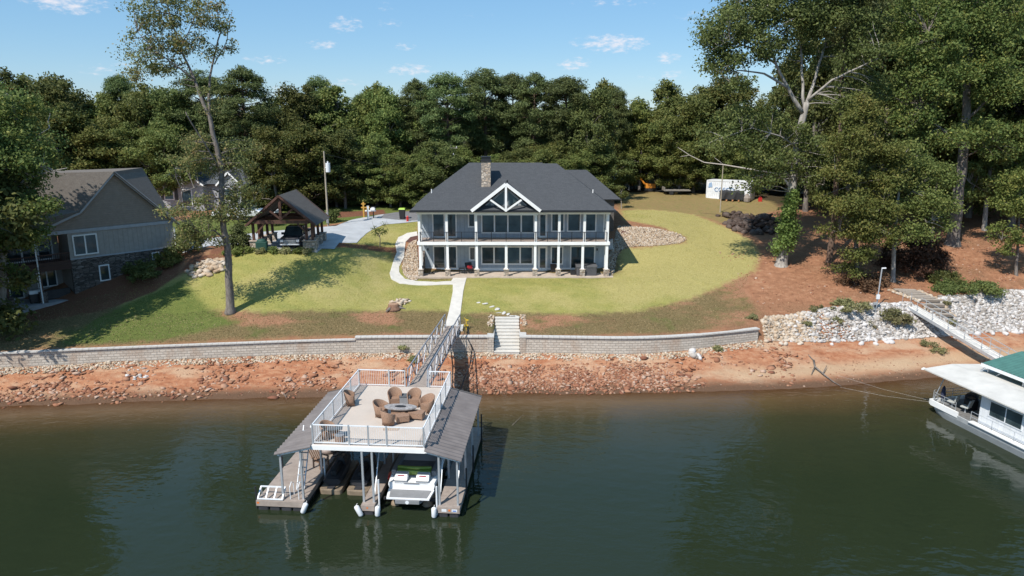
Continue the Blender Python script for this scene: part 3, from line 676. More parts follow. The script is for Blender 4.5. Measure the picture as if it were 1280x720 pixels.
for (px,py,Y,k,i,sw,lb) in [(75,100,106,'yellow',0,1.0,'yellow green crown peeking over the skyline above the tan gabled roof'),(405,98,106,'pine',3,.8,'slim pine tip rising above the tall wooden utility pole'),(478,104,107,'yellow',1,.8,'small yellowing tree on the skyline left of the tall pine row'),(750,100,110,'yellow',1,.7,'reddish yellow tree just right of the tall pine row'),(640,94,106,'pine',2,.9,'narrow pine between the two largest crowns of the pine row'),(162,96,104,'pine',2,.8,'slim dark pine on the skyline right of the tan gable peak')]:
    bgtree(k,i,atpx(px,Y),Y,topz(py,Y),label=lb,sw=sw)
# second rank and understorey of the wood: tell-alike trees share one label
g=random.Random(5)
front=[(-70,160,88),(-20,150,90),(30,160,92),(75,150,93),(120,148,94),(165,150,95),(205,160,94),(245,170,97),(345,175,92),(385,165,93),(430,160,95),(470,165,97),(500,190,96),(535,200,98),(575,190,99),(630,185,100),(665,190,99),(700,180,99),(735,190,98)]
for k,(px,py,Y) in enumerate(front):
    bgtree('broad' if k%4 else 'yellow',[0,1,2,3,1,0][k%6] if k%4 else 0,atpx(px,Y),Y,topz(py+g.uniform(-12,12),Y),label='dark broadleaf tree filling the lower edge of the wood behind the houses',group=WG,sw=g.uniform(1.15,1.4))
for Y0,n in ((114,17),(124,17),(138,17)):
    for k in range(n):
        px=-90+k*1010/(n-1)+g.uniform(-18,18)
        if 735<px<960 and Y0<120: continue
        Y=Y0+g.uniform(-3,3); bgtree(g.choice(['broad','broad','pine']),g.randrange(4),atpx(px,Y),Y,topz(g.uniform(118,150),Y),label='tree deep inside the wood, mostly hidden by the nearer crowns',group='hidden trees deep in the wood',sw=1.35)
for k in range(26):
    px=-80+k*33+g.uniform(-8,8); Y=g.uniform(94,99)
    if 196<px<318: Y=g.uniform(104,107)
    bgtree('broad',k%3,atpx(px,Y),Y,h=g.uniform(6,9),label='low bushy tree of the undergrowth along the wood edge behind the houses',group='undergrowth trees along the wood edge',sw=1.5)
# wood behind the field and the container
fld=[(742,168,112,'broad',1),(772,170,112,'broad',2),(800,160,109,'yellow',0),(835,150,108,'broad',0),(868,150,107,'broad',3),(905,150,106,'broad',1),(945,150,104,'broad',2),(985,140,103,'broad',1),(850,180,106,'yellow',0),(790,185,111,'yellow',0),(925,190,104,'broad',0)]
for (px,py,Y,k,i) in fld: bgtree(k,i,atpx(px,Y),Y,topz(py,Y),label='bushy green tree at the far edge of the mown field',group='trees edging the mown field',sw=1.2)
# wood on the right hand slope
rt=[(1010,20,92,'broad',1),(1060,-20,88,'pine',2),(1100,10,86,'broad',1),(1150,-30,90,'broad',0),(1215,-40,88,'broad',1),(1270,-60,84,'broad',1),(1320,-40,80,'broad',2),(1130,60,97,'pine',1),(1030,60,99,'broad',1),(1180,30,99,'broad',1),(1245,20,98,'broad',0),(1300,10,96,'broad',1),(1080,90,104,'broad',1),(1000,80,104,'broad',1),
    (1380,-20,84,'broad',2),(1440,0,90,'broad',0),(1350,40,104,'pine',0),(1120,-10,108,'broad',1),(1200,-10,112,'broad',1),(1060,30,112,'broad',1),(1280,-10,114,'broad',1),(970,95,108,'broad',2)]
for k,(px,py,Y,kd,i) in enumerate(rt): bgtree(kd,i,atpx(px,Y),Y,topz(py,Y),label='tall tree in the shaded wood on the slope right of the mown field',group='trees of the shaded wood on the right slope',sw=.8 if kd=='pine' else .75)
for k in range(12):
    px=990+k*30+g.uniform(-10,10); Y=g.uniform(106,116); bgtree('broad',k%4,atpx(px,Y),Y,h=g.uniform(7,10),label='low tree closing the back of the shaded wood on the right slope',group='low trees at the back of the right wood',sw=1.3)
for (x_,y_,h_,lb) in ((-42.3,52.5,19.5,'leafy tree on the wall top at the left edge, crown before the porch'),(-47.5,52.0,22,'tall leafy tree standing just left of the view beside the block wall')):
    bgtree('broad',1,x_,y_,h=h_,label=lb,sw=1.05,rz=1.0 if h_<20 else 2.0)
# ------------------------------------------------------------ single trees drawn one by one
def custom(name,label,base,trunk,limbs,clump_groups,bark,leaf,per,size,seed,cat='tree',flat=.78,asp=.55,k=9,extra=None,mid=True):
    """trunk: [(px,py,r,dY)], limbs: list of [(px,py,r,dY)...], clump_groups: (px,py,rx_px,ry_px,dY,depth,n,r) ; everything converted to metres once, around base"""
    Y0=base[1]; r=thing(name,label,cat,base,0,world=True); mb=MB()
    W=lambda px,py,dY=0:Vector(PY(px,py,Y0+dY))
    skel=[]
    def add(l,kk):
        pts=[W(a,b,d) for a,b,_,d in l]; 
        # resample with slight crookedness
        q=[];rr=[]; gg=random.Random(seed+len(skel))
        for i in range(len(pts)-1):
            for j in range(3):
                t=j/3; p=pts[i].lerp(pts[i+1],t)
                if j: p+=Vector((gg.uniform(-1,1),gg.uniform(-1,1),0))*.10*min(1,(pts[i+1]-pts[i]).length/3)
                q.append(p); rr.append(l[i][2]*(1-t)+l[i+1][2]*t)
        q.append(pts[-1]); rr.append(l[-1][2]); mb.tube(q,rr,kk,caps=True); skel.extend(q)
    b0=trunk[0]; flare=[(b0[0],b0[1]+3,b0[2]*1.55,b0[3])]+[(b0[0]+(trunk[1][0]-b0[0])*.12,b0[1]+(trunk[1][1]-b0[1])*.12,b0[2]*1.05,b0[3])]+trunk[1:]
    add(flare,k)
    for l in limbs: add(l,6)
    cl=[]; gg=random.Random(seed); pt=.0
    S=np.array([s[:] for s in skel])
    for (px,py,rx,ry,dY,dep,n,cr) in clump_groups:
        c=W(px,py,dY); mpp=Y0*math.cos(CT)/CF*1.05
        for j in range(n):
            while True:
                u=Vector((gg.uniform(-1,1),gg.uniform(-1,1),gg.uniform(-1,1)))
                if u.length<1 and (u.length>.45 or gg.random()<.4): break
            e=c+Vector((u.x*rx*mpp,u.y*dep,u.z*ry*mpp)); cl.append((e.x,e.y,e.z,cr*gg.uniform(.65,1.35)))
            d=S-np.array(e[:]); d[:,2]=np.where(d[:,2]>0,d[:,2]*2.2,d[:,2]); q=Vector(S[np.argmin((d**2).sum(1))])
            if mid and (e-q).length<9: limb(mb,q,e,.035+.006*(e-q).length,.012,.05,3,gg.random(),4)
    mb.build('trunk',bark,r,sm=True)
    v,f=leaves(cl,per*1.45,size*.8,flat,asp,seed=seed); v=v-np.array(base)[None]
    np_mesh('crown',v,f,leaf,r)
    if extra: extra(r,W)
    return r
# tall thin leaning tree
b=G(288,391)
custom('leaning_tree','tall thin leaning tree with sparse orange tinged top, standing alone on the left lawn',b,
 [(288,390,.34,0),(286,330,.28,0),(278,262,.24,0),(277,220,.22,0),(270,180,.19,0),(262,145,.16,0),(250,118,.13,0),(240,92,.10,.2),(226,62,.07,.3),(215,30,.06,.3),(208,-8,.03,.3)],
 [[(262,145,.13,0),(262,110,.09,.5),(268,70,.07,1),(276,40,.05,1.2),(270,5,.03,1.2)],[(268,80,.05,1),(284,50,.035,1.4),(290,15,.02,1.5)],[(244,100,.08,0),(214,78,.05,-1),(190,60,.03,-1.6),(172,40,.02,-2)],
  [(234,78,.06,0),(205,88,.04,1),(175,92,.02,1.5)],[(226,60,.05,.3),(240,30,.03,0),(250,0,.02,-.3)],[(277,215,.08,0),(262,190,.06,-1),(240,155,.05,-2),(232,140,.04,-2.4)],[(283,300,.08,0),(268,288,.06,-1),(248,290,.03,-1.5)],[(280,280,.06,0),(300,262,.04,1),(318,250,.03,1.4)],[(277,240,.06,0),(250,232,.04,-1),(228,240,.03,-1.4)]],
 [(190,20,24,20,-.5,1.8,14,.75),(222,12,24,20,.3,1.8,16,.75),(250,14,20,18,0,1.6,12,.7),(180,62,20,20,-1.2,1.8,13,.7),(212,52,24,18,0,1.8,15,.75),(168,92,14,8,1,1.2,6,.6),(210,84,22,10,.5,1.6,9,.65),(245,60,18,16,.4,1.5,9,.6),(280,22,14,22,1.2,1.3,9,.55),(286,55,14,20,1.3,1.3,8,.5),(222,103,8,8,0,1,3,.5),
  (232,200,24,10,-1,2,9,.8),(262,205,26,16,.5,2,14,.85),(278,262,22,14,.6,1.8,9,.75),(250,252,22,8,-1.2,2,6,.7),(222,262,18,8,-1.2,2,7,.7),(310,225,18,22,1,2,8,.8),(250,278,26,14,-1,2,12,.8),(305,262,18,14,1.2,1.8,8,.75),(300,190,22,20,1,2,9,.85),(248,180,20,14,-1,2,8,.8),(290,240,16,14,.6,1.6,7,.7),(258,125,14,14,0,1.4,6,.6),(265,300,16,8,-.6,1.3,6,.6),(224,300,14,8,-.6,1.2,4,.6)],
 M['bark'],M['leaf_autumn'],80,.115,11)
# leftmost tree
b=G(3,409)
custom('oak_tree','dark broad oak at the left edge of the lawn, overhanging the tan gabled house',b,
 [(3,409,.42,0),(1,330,.35,0),(5,290,.3,0),(4,240,.27,0),(12,200,.22,.4),(22,160,.16,.5),(14,120,.1,.5)],
 [[(4,250,.12,0),(30,225,.08,-1),(60,215,.05,-1.5),(84,210,.03,-2)],[(6,210,.12,.4),(-25,180,.08,.5),(-60,160,.04,.5)],[(5,290,.08,0),(30,275,.05,-1),(55,268,.03,-1.6)],[(12,200,.1,0),(40,175,.06,1),(62,160,.04,1)]],
 [(15,175,45,26,0,3,34,1.15),(46,200,34,18,-1,3,18,.95),(5,225,34,18,1,3,18,1.0),(-40,180,45,50,0,3,30,1.2),(20,255,32,14,-1.4,2.4,16,.9),(56,262,24,12,-1.8,2,7,.7),(12,300,26,16,-1.2,2,14,.85),(46,300,20,12,-1.6,1.6,6,.7),(-15,130,30,26,1,3,14,1.0),(30,140,24,18,.6,2.5,12,.9),(20,345,16,16,-.8,1.4,6,.7),(-60,250,30,40,0,3,16,1.1)],
 M['bark_pale'],M['leaf_mix'],150,.15,12)
# big oak on the right with its climbing vine
b=G(982,332)
def vine(r,W):
    gg=random.Random(3); cl=[]
    for k in range(70):
        t=k/69; px=978+t*14+gg.uniform(-9,9)*(1-.35*t)*math.sin(PI*min(1,.25+t*.9)); py=316-t*78; e=W(px,py,gg.uniform(-.9,.5)); cl.append((e.x,e.y,e.z,gg.uniform(.4,.75)))
    v,f=leaves(cl,130,.12,.9,.6,seed=5); np_mesh('climbing_vine',v-np.array(r.location)[None],f,M['leaf_vine'],r)
custom('oak_tree','huge spreading oak with pale limbs and bright green vine climbing its trunk',b,
 [(976,333,.56,0),(982,300,.48,0),(990,240,.42,0),(996,190,.38,0),(1003,150,.33,0),(1008,128,.29,0)],
 [[(1004,142,.22,0),(985,110,.16,-.5),(970,80,.12,-1),(955,45,.1,-1.5),(940,10,.06,-2),(930,-20,.03,-2)],[(985,110,.14,-.5),(955,92,.09,-1.5),(925,88,.06,-2.5),(900,92,.03,-3)],[(970,80,.1,-1),(940,60,.07,-2.5),(912,50,.04,-3.5),(890,62,.025,-4)],
  [(1008,130,.2,0),(1020,95,.14,1),(1030,60,.12,1.5),(1040,20,.08,2),(1045,-20,.04,2)],[(1010,125,.15,0),(1040,100,.10,-1),(1072,85,.08,-2),(1100,72,.04,-2.5)],[(1005,135,.16,0),(1002,90,.12,1),(1000,50,.08,1.6),(1005,5,.05,2)],[(997,185,.1,0),(975,170,.07,-1.5),(940,160,.05,-2.5),(905,172,.03,-3)]],
 [(905,38,26,24,-2,3,24,1.1),(935,15,30,28,-1,3,26,1.15),(900,78,24,16,-3,2.5,16,1.0),(945,52,26,22,-2,3,18,1.0),(980,15,30,28,0,3,24,1.15),(1025,15,34,30,1,3.4,26,1.2),(1060,30,28,30,1,3,20,1.1),(1075,75,26,16,-1.5,2.6,12,1.0),(985,62,26,18,1.5,2.6,12,1.0),(1040,75,20,16,1.5,2.5,9,.9),(920,100,18,9,-2.6,2,7,.8),(940,150,40,16,-2,2.6,16,1.0),(905,170,34,16,-2.6,2.4,16,.9),(955,190,30,16,-1.5,2.2,16,.9),(945,225,22,12,-1.5,2.2,10,.8),(1010,215,18,16,-1,1.6,9,.8),(985,165,16,12,-1,1.6,6,.8),(1012,170,18,18,-1.4,1.6,10,.8),(1030,200,20,18,-1,2,10,.85),(985,205,16,14,-1.4,1.4,8,.75),(1050,120,26,18,0,2.4,14,.95),(1085,110,24,18,0,2.4,12,.95),(1020,190,20,24,1,2,8,.9),(1040,-40,60,30,0,4,24,1.3),(950,-35,50,24,0,4,20,1.2)],
 M['bark_pale'],M['leaf_dark'],118,.16,13,extra=vine)
b=G(1042,328)
custom('pine_tree','straight bare trunked pine rising past the right limb of the huge oak',b,
 [(1036,330,.3,0),(1042,280,.27,0),(1048,200,.24,0),(1052,120,.21,0),(1056,60,.17,0),(1060,0,.12,0)],[[(1058,40,.06,0),(1085,30,.03,1)],[(1056,60,.06,0),(1030,45,.03,-1)]],
 [(1062,-10,40,26,0,3,26,1.1),(1085,30,22,14,1,2,10,.9),(1035,35,18,10,-1,2,7,.8)],M['bark_pine'],M['needle'],200,.2,14,asp=.3)
b=G(1072,356)
custom('hickory_tree','pointed bushy hickory with layered yellow green foliage, front of the right wood',b,
 [(1068,358,.24,0),(1070,300,.2,0),(1072,230,.15,0),(1076,170,.1,0),(1080,120,.04,0)],[[(1069,320,.07,0),(1050,290,.04,-1)],[(1070,290,.07,0),(1100,262,.04,-1)],[(1072,240,.06,0),(1045,220,.03,-.8)],[(1073,220,.06,0),(1105,200,.03,.5)]],
 [(1080,128,12,10,0,1,8,.65),(1078,150,22,14,0,1.6,14,.75),(1066,180,28,14,-.4,2,18,.85),(1100,190,24,12,.2,2,14,.85),(1055,215,26,12,-.6,2,15,.85),(1098,225,28,12,0,2.2,17,.85),(1050,250,28,12,-.7,2.2,16,.85),(1090,260,30,12,-.5,2.2,18,.85),(1060,285,30,11,-.8,2.2,16,.85),(1098,292,24,10,-.5,2,12,.8),(1072,315,26,9,-.6,1.8,10,.75),(1058,338,14,8,-.3,1.2,5,.6)],
 M['bark'],M['leaf_yellow'],150,.14,15)
b=G(1118,352)
custom('maple_tree','mid sized tree with thin pale trunk over the dry brown bush',b,
 [(1116,352,.2,0),(1119,300,.17,0),(1122,250,.13,0),(1127,200,.08,0)],[[(1118,310,.06,0),(1145,285,.04,-1),(1165,275,.02,-1.4)],[(1120,270,.06,0),(1100,250,.03,1)],[(1121,260,.05,0),(1150,230,.03,.6)]],
 [(1130,190,22,16,0,1.8,13,.8),(1155,215,24,16,.3,2,15,.85),(1120,225,22,14,-.4,1.8,12,.8),(1150,250,30,14,-.4,2.2,18,.85),(1118,265,22,12,-.6,1.8,12,.8),(1170,275,22,12,-.4,1.8,11,.8),(1138,290,26,10,-.6,1.8,11,.75)],
 M['bark_pale'],M['leaf'],150,.14,16)
b=G(1192,306)
custom('oak_tree','massive straight grey trunked oak on the right slope with an orange flecked crown',b,
 [(1190,306,.62,0),(1197,250,.54,0),(1203,200,.48,0),(1208,140,.4,0),(1212,80,.3,0),(1215,20,.2,0),(1218,-30,.1,0)],
 [[(1205,185,.2,0),(1175,160,.12,-2),(1150,140,.06,-3)],[(1207,150,.18,0),(1240,120,.1,-1),(1262,105,.05,-2)],[(1210,105,.18,0),(1180,70,.1,-1.5),(1160,40,.05,-2)],[(1212,70,.14,0),(1240,35,.08,1),(1258,5,.04,1)],[(1203,200,.1,0),(1225,185,.06,-2),(1245,182,.03,-3)]],
 [(1150,110,34,18,-2.5,3,20,1.1),(1185,85,30,20,-2,3,20,1.1),(1155,60,30,22,-2,3,20,1.1),(1190,30,36,24,-1,3.4,24,1.15),(1230,70,30,24,-1,3,20,1.1),(1255,110,30,20,-2,3,18,1.1),(1245,25,36,26,0,3.4,22,1.15),(1140,150,30,14,-3,2.6,14,1.0),(1170,175,28,12,-3,2.4,12,.95),(1225,160,28,14,-2.5,2.6,12,.95),(1250,190,26,12,-3,2.4,11,.9),(1200,-20,60,24,0,4,26,1.3),(1130,20,26,26,0,3,14,1.1),(1110,110,20,16,1,2.5,8,1.0)],
 M['bark'],M['leaf_mix'],150,.17,17)
b=G(1234,288)
custom('beech_tree','slender pale trunked tree right of the massive grey oak trunk with a low green crown',b,
 [(1230,288,.26,0),(1233,250,.22,0),(1238,210,.15,0),(1242,170,.08,0)],[[(1234,240,.06,0),(1212,228,.03,-1)],[(1235,235,.06,0),(1262,220,.03,-1)]],
 [(1225,215,26,12,-.5,2.2,14,.85),(1255,205,26,14,0,2.2,14,.85),(1215,240,18,9,-1,1.8,8,.7),(1248,235,22,9,-1,1.8,9,.75),(1240,175,24,16,0,2.2,12,.9)],M['bark_pale'],M['leaf'],150,.15,18)
b=G(1274,344)
custom('dogwood_tree','small tree with yellow flecked leaves at the right edge above the white riprap',b,
 [(1270,345,.15,0),(1272,310,.12,0),(1274,270,.08,0),(1276,230,.04,0)],[[(1271,315,.04,0),(1252,300,.02,-.8)],[(1273,290,.04,0),(1292,275,.02,-.5)]],
 [(1275,225,24,14,0,2,12,.8),(1262,255,22,12,-.4,1.8,11,.75),(1290,260,22,14,0,2,10,.8),(1255,290,16,9,-.7,1.4,8,.6),(1282,300,20,9,-.3,1.6,8,.65),(1258,312,10,5,-.8,1,4,.5)],M['bark'],M['leaf_yellow'],140,.13,19)
b=G(1180,312)
custom('sapling','thin leaning young tree in front of the massive grey oak trunk',(G(1168,318)),
 [(1163,320,.12,0),(1167,270,.09,0),(1172,225,.06,0)],[],[(1172,225,18,12,0,1.6,9,.7),(1160,250,16,9,0,1.4,6,.6),(1182,255,14,8,0,1.4,5,.6)],M['bark'],M['leaf'],130,.14,20)
# ornamental saplings
b=G(475,308); custom('sapling','small V shaped yellowing sapling on the mulch right of the wooden carport',b,[(475,308,.05,0),(475,298,.04,0),(474,292,.03,0)],[[(474,296,.03,0),(468,285,.02,0),(465,276,.01,0)],[(474,296,.03,0),(480,284,.02,0),(484,274,.01,0)]],[(470,288,4,8,0,.3,9,.26),(479,287,4,9,0,.3,10,.26)],M['bark'],M['leaf_yellow'],22,.09,21)
b=G(777,261); custom('sapling','small staked sapling on the lawn beside the rear right corner of the slate roofed house',b,[(777,262,.06,0),(776.5,250,.05,0),(776,242,.03,0)],[],[(777,240,6,7,0,.6,12,.38)],M['bark_pale'],M['leaf'],60,.11,22)
# bushes
def bush(name,label,base,w,h,leaf,n=26,per=110,size=.09,seed=1,group=None,cat='shrub',dep=None,r=.3):
    gg=random.Random(seed); o=thing(name,label,cat,base,0,group); mb=MB(); cl=[]
    for k in range(n):
        a=gg.random()*6.28; q=gg.random()**.5; z=h*(.15+.8*gg.random())*(1-.45*q*q); e=(math.cos(a)*q*w/2,math.sin(a)*q*(dep or w)/2,z); cl.append((*e,r*gg.uniform(.7,1.3)))
        if k%3==0: limb(mb,(e[0]*.15,e[1]*.15,0),e,.025,.01,.05,2,k,4)
    mb.build('stems',M['bark'],o); v,f=leaves(cl,per,size,.8,.55,seed=seed); np_mesh('foliage',v,f,leaf,o); return o
bush('conifer_shrub','upright dark evergreen bush left of the wooden carport',G(301,312),1.9,2.7,M['needle'],34,120,.1,3,r=.42)
bush('shrub','spreading green shrub against the stone foot of the tan gabled house',G(175,350),3.6,1.7,M['leaf_dark'],34,120,.1,4,r=.42)
bush('shrub','small green shrub near the rear corner of the tan gabled house',G(212,330),2.0,1.6,M['leaf_yellow'],22,120,.1,5,r=.38)
bush('shrub','leafy shrub behind the tan gabled house corner, beside the drive',G(236,316),2.4,2.4,M['leaf'],26,120,.1,6,r=.42)
bush('juniper','low bright yellow green juniper mound beside the carport pier',G(306,316),2.2,.55,M['leaf_vine'],22,110,.08,7,r=.25)
bush('juniper','low bright yellow green juniper strip left of the carport',G(291,318),1.8,.45,M['leaf_vine'],18,110,.08,8,r=.22)
for k,px in enumerate((326,342,357,372,384)):
    bush('shrub','round green shrub in the row in front of the wooden carport',G(px,316),.8,.42,M['leaf'] if k%2 else M['weed'],12,90,.08,20+k,'row of shrubs in front of the carport',r=.25)
bush('holly_bush','clipped dark holly behind the carport at the back corner of the drive',G(417,278),1.5,1.9,M['leaf_dark'],22,110,.09,9,r=.4)
bush('holly_bush','small dark bush under the back beam of the carport',G(345,282),1.2,1.1,M['leaf_dark'],14,100,.09,10,r=.35)
bush('dry_bush','large dry reddish brown bush under the trees above the right steps',G(1140,338),5.6,3.6,M['leaf_brown'],60,150,.12,11,r=.6)
bush('dry_bush','dry brown brush under the pointed hickory',G(1080,358),4.0,1.5,M['leaf_brown'],34,120,.1,12,r=.45)
bush('green_brambles','green bramble patch on the bank above the white riprap',G(1208,366),6.5,1.1,M['leaf_dark'],60,130,.1,13,r=.42,dep=3.5)
bush('green_brambles','small green bramble patch left of the larger one above the riprap',G(1178,352),3.0,.9,M['leaf_dark'],26,120,.1,14,r=.4)
bush('weeds','tall dry weed clump right of the lamp post foot',G(1118,402),2.4,1.1,M['weed'],26,80,.1,15,r=.35,cat='weeds')
bush('weeds','tall green weed clump left of the lamp post foot',G(1062,386),3.4,.7,M['weed'],24,80,.1,16,r=.35,cat='weeds')
for k,(px,py,w_) in enumerate([(1020,388,1.2),(1045,402,.9),(1180,382,.8),(1190,405,.7),(1160,432,1.4),(1172,440,1.3),(1090,408,.8),(1008,408,.7),(897,438,.6),(505,438,.7),(515,452,.5),(540,448,.5),(940,398,.8)]):
    bush('weeds','small green weed tuft between the stones of the bank',G(px,py),w_,.4,M['weed'],9,70,.07,30+k,'weed tufts on the bank',r=.2,cat='weeds')
# grass tufts over the shaded forest floor: leaf litter scraps are colour only
# ------------------------------------------------------------ building materials
def shingle(name,cols,sc_=5):
    m,t,b=nt(name); b.inputs['Roughness'].default_value=.9; b.inputs['Specular IOR Level'].default_value=.2
    tc=N(t,'ShaderNodeTexCoord'); sp=N(t,'ShaderNodeSeparateXYZ'); t.links.new(tc.outputs['Object'],sp.inputs[0])
    u=math_(t,'ADD',sp.outputs[0],math_(t,'MULTIPLY',sp.outputs[1],.37)); cb=N(t,'ShaderNodeCombineXYZ'); t.links.new(u,cb.inputs[0]); t.links.new(math_(t,'MULTIPLY',sp.outputs[2],1.35),cb.inputs[1])
    br=N(t,'ShaderNodeTexBrick'); br.offset=.43; t.links.new(cb.outputs[0],br.inputs['Vector']); br.inputs['Scale'].default_value=1; br.inputs['Brick Width'].default_value=.32; br.inputs['Row Height'].default_value=.15; br.inputs['Mortar Size'].default_value=.006
    br.inputs['Color1'].default_value=(*cols[0],1); br.inputs['Color2'].default_value=(*cols[1],1); br.inputs['Mortar'].default_value=(*[c*.7 for c in cols[0]],1)
    n=noise(t,9,6,.75); n2=noise(t,.5,3,.6); c=mixc(t,.6,br.outputs['Color'],ramp(t,n,[(.3,cols[0]),(.7,cols[2])])); c=mixc(t,math_(t,'MULTIPLY',n2,.35),c,cols[1])
    t.links.new(c,b.inputs['Base Color']); bump(t,b,br.outputs['Fac'],-.5,.02); return m
M['slate']=shingle('charcoal_shingles',[(.042,.045,.050),(.068,.072,.079),(.105,.11,.118)])
M['tan_roof']=shingle('weathered_brown_grey_shingles',[(.105,.09,.08),(.17,.15,.13),(.24,.215,.19)])
M['grey_roof']=shingle('grey_blue_shingles',[(.05,.056,.066),(.08,.088,.10),(.11,.12,.135)])
M['carport_roof']=shingle('carport_brown_shingles',[(.085,.078,.072),(.125,.115,.105),(.17,.155,.145)])
def stone(name,cols,sx=3.2,sz=5.5,mortar=(.25,.22,.19)):
    m,t,b=nt(name); b.inputs['Roughness'].default_value=.9
    tc=N(t,'ShaderNodeTexCoord'); mp=N(t,'ShaderNodeMapping'); mp.inputs['Scale'].default_value=(sx,sx,sz); t.links.new(tc.outputs['Object'],mp.inputs['Vector'])
    v=N(t,'ShaderNodeTexVoronoi'); v.inputs['Scale'].default_value=1; v.inputs['Randomness'].default_value=.75; t.links.new(mp.outputs[0],v.inputs['Vector'])
    v2=N(t,'ShaderNodeTexVoronoi',feature='DISTANCE_TO_EDGE'); v2.inputs['Scale'].default_value=1; v2.inputs['Randomness'].default_value=.75; t.links.new(mp.outputs[0],v2.inputs['Vector'])
    sp=N(t,'ShaderNodeSeparateColor'); t.links.new(v.outputs['Color'],sp.inputs[0]); c=ramp(t,sp.outputs[0],[(i/(len(cols)-1),k) for i,k in enumerate(cols)])
    c=mixc(t,smooth(t,v2.outputs['Distance'],.02,.09),mortar,c); t.links.new(c,b.inputs['Base Color']); bump(t,b,smooth(t,v2.outputs['Distance'],0,.15),.8,.04); return m
M['stone_tan']=stone('tan_field_stone',[(.22,.165,.12),(.42,.34,.26),(.60,.52,.43),(.32,.27,.22),(.50,.39,.29)])
M['stone_dark']=stone('dark_ledge_stone',[(.05,.042,.038),(.13,.105,.09),(.22,.19,.17),(.08,.06,.05),(.30,.27,.25)],2.2,7,(.04,.035,.03))
def siding(name,col,width=.3,axis='X',bat=.12,horizontal=False):
    m,t,b=nt(name); b.inputs['Roughness'].default_value=.7
    tc=N(t,'ShaderNodeTexCoord'); sp=N(t,'ShaderNodeSeparateXYZ'); t.links.new(tc.outputs['Object'],sp.inputs[0])
    k=sp.outputs[2] if horizontal else math_(t,'ADD',sp.outputs[0],sp.outputs[1])
    f=math_(t,'FRACT',math_(t,'MULTIPLY',k,1/width)); e=math_(t,'LESS_THAN',f,bat)
    n=noise(t,2.5,5,.6); c=ramp(t,n,[(.3,tuple(q*.88 for q in col)),(.7,tuple(q*1.1 for q in col))])
    t.links.new(mixc(t,math_(t,'MULTIPLY',e,.5),c,tuple(q*.72 for q in col)),b.inputs['Base Color']); bump(t,b,e if not horizontal else f,.8,.03); return m
M['blue_siding']=siding('pale_blue_grey_batten_siding',(.36,.41,.455),.45)
M['grey_siding']=siding('grey_board_and_batten_siding',(.33,.31,.285),.42)
M['taupe_shake']=siding('taupe_shake_siding',(.27,.235,.205),.2,horizontal=True,bat=.15)
M['lap_grey']=siding('light_grey_lap_siding',(.36,.37,.39),.18,horizontal=True)
M['brown_siding']=siding('rear_brown_grey_siding',(.13,.115,.105),.2,horizontal=True)
M['white']=pm('white_trim_paint',(.80,.80,.79),.5,.05,1.5)
M['black']=pm('black_metal',(.02,.02,.022),.45,.2,4)
m,t,b=nt('window_glass'); b.inputs['Roughness'].default_value=.06; n=noise(t,.8,3); t.links.new(ramp(t,n,[(.35,(.02,.032,.036)),(.65,(.055,.082,.09))]),b.inputs['Base Color']); b.inputs['Specular IOR Level'].default_value=.9; bump(t,b,noise(t,.7,2),.08,.05); M['glass']=m
M['patio']=pm('tan_patio_slab',(.46,.38,.31),.9,.14,1.2)
M['deckboard']=pm('porch_deck_board',(.36,.29,.25),.8,.15,2)
M['screen']=pm('grey_trim',(.34,.35,.36),.6,.1,2)
M['ceil']=pm('porch_ceiling_board',(.55,.55,.54),.7,.05,2)
def window(par,x0,x1,z0,z1,y,n=1,fr=.10,dep=.09,name='window',frame=None,rail=False,mt=None,door=False,gd=.0):
    "window in a wall that faces -y (local). frame mesh with one glass child; transom bars inside the frame mesh"
    T=mt or (lambda p:p); mb=MB(); frame=frame or M['white']
    def bxT(a,b,c,d,e,f):
        q=MB().bx(a,b,c,d,e,f); mb.add([T(Vector(p)) for p in q.v],q.f)
    ya,yb=y-dep,y+.03
    bxT(x0,x1,ya,yb,z1-fr,z1); bxT(x0,x1,ya,yb,z0,z0+fr)
    bxT(x0,x0+fr,ya,yb,z0+fr,z1-fr); bxT(x1-fr,x1,ya,yb,z0+fr,z1-fr)
    for k in range(1,n):
        xc=x0+(x1-x0)*k/n; bxT(xc-fr*.55,xc+fr*.55,ya+.004,yb,z0+fr,z1-fr)
    if rail: bxT(x0+fr,x1-fr,ya+.02,yb,(z0+z1)/2-.025,(z0+z1)/2+.025)
    w_=mb.build(name,frame,par); g=MB()
    q=[(x0+fr*.5,y-.035,z0+fr*.5),(x1-fr*.5,y-.035,z0+fr*.5),(x1-fr*.5,y-.035,z1-fr*.5),(x0+fr*.5,y-.035,z1-fr*.5)]
    g.quad(*[T(Vector(p)) for p in q]).build('glass',M['glass'],w_)
    if door:
        h=MB(); q=MB().bx(x1-fr-.12,x1-fr-.06,ya-.06,ya,z0+.95,z0+1.1); h.add([T(Vector(p)) for p in q.v],q.f); h.build('handle',M['black'],w_)
    return w_
def roof_slab(mb,pts,th=.14):
    n=len(pts); p=[Vector(q) for q in pts]; nn=(p[1]-p[0]).cross(p[2]-p[0]).normalized()
    if nn.z<0: nn=-nn; p=p[::-1]
    lo=[q-nn*th for q in p]; mb.add(p+lo,[tuple(range(n)),tuple(range(n,2*n))[::-1]]+[(i,n+i,n+(i+1)%n,(i+1)%n) for i in range(n)])
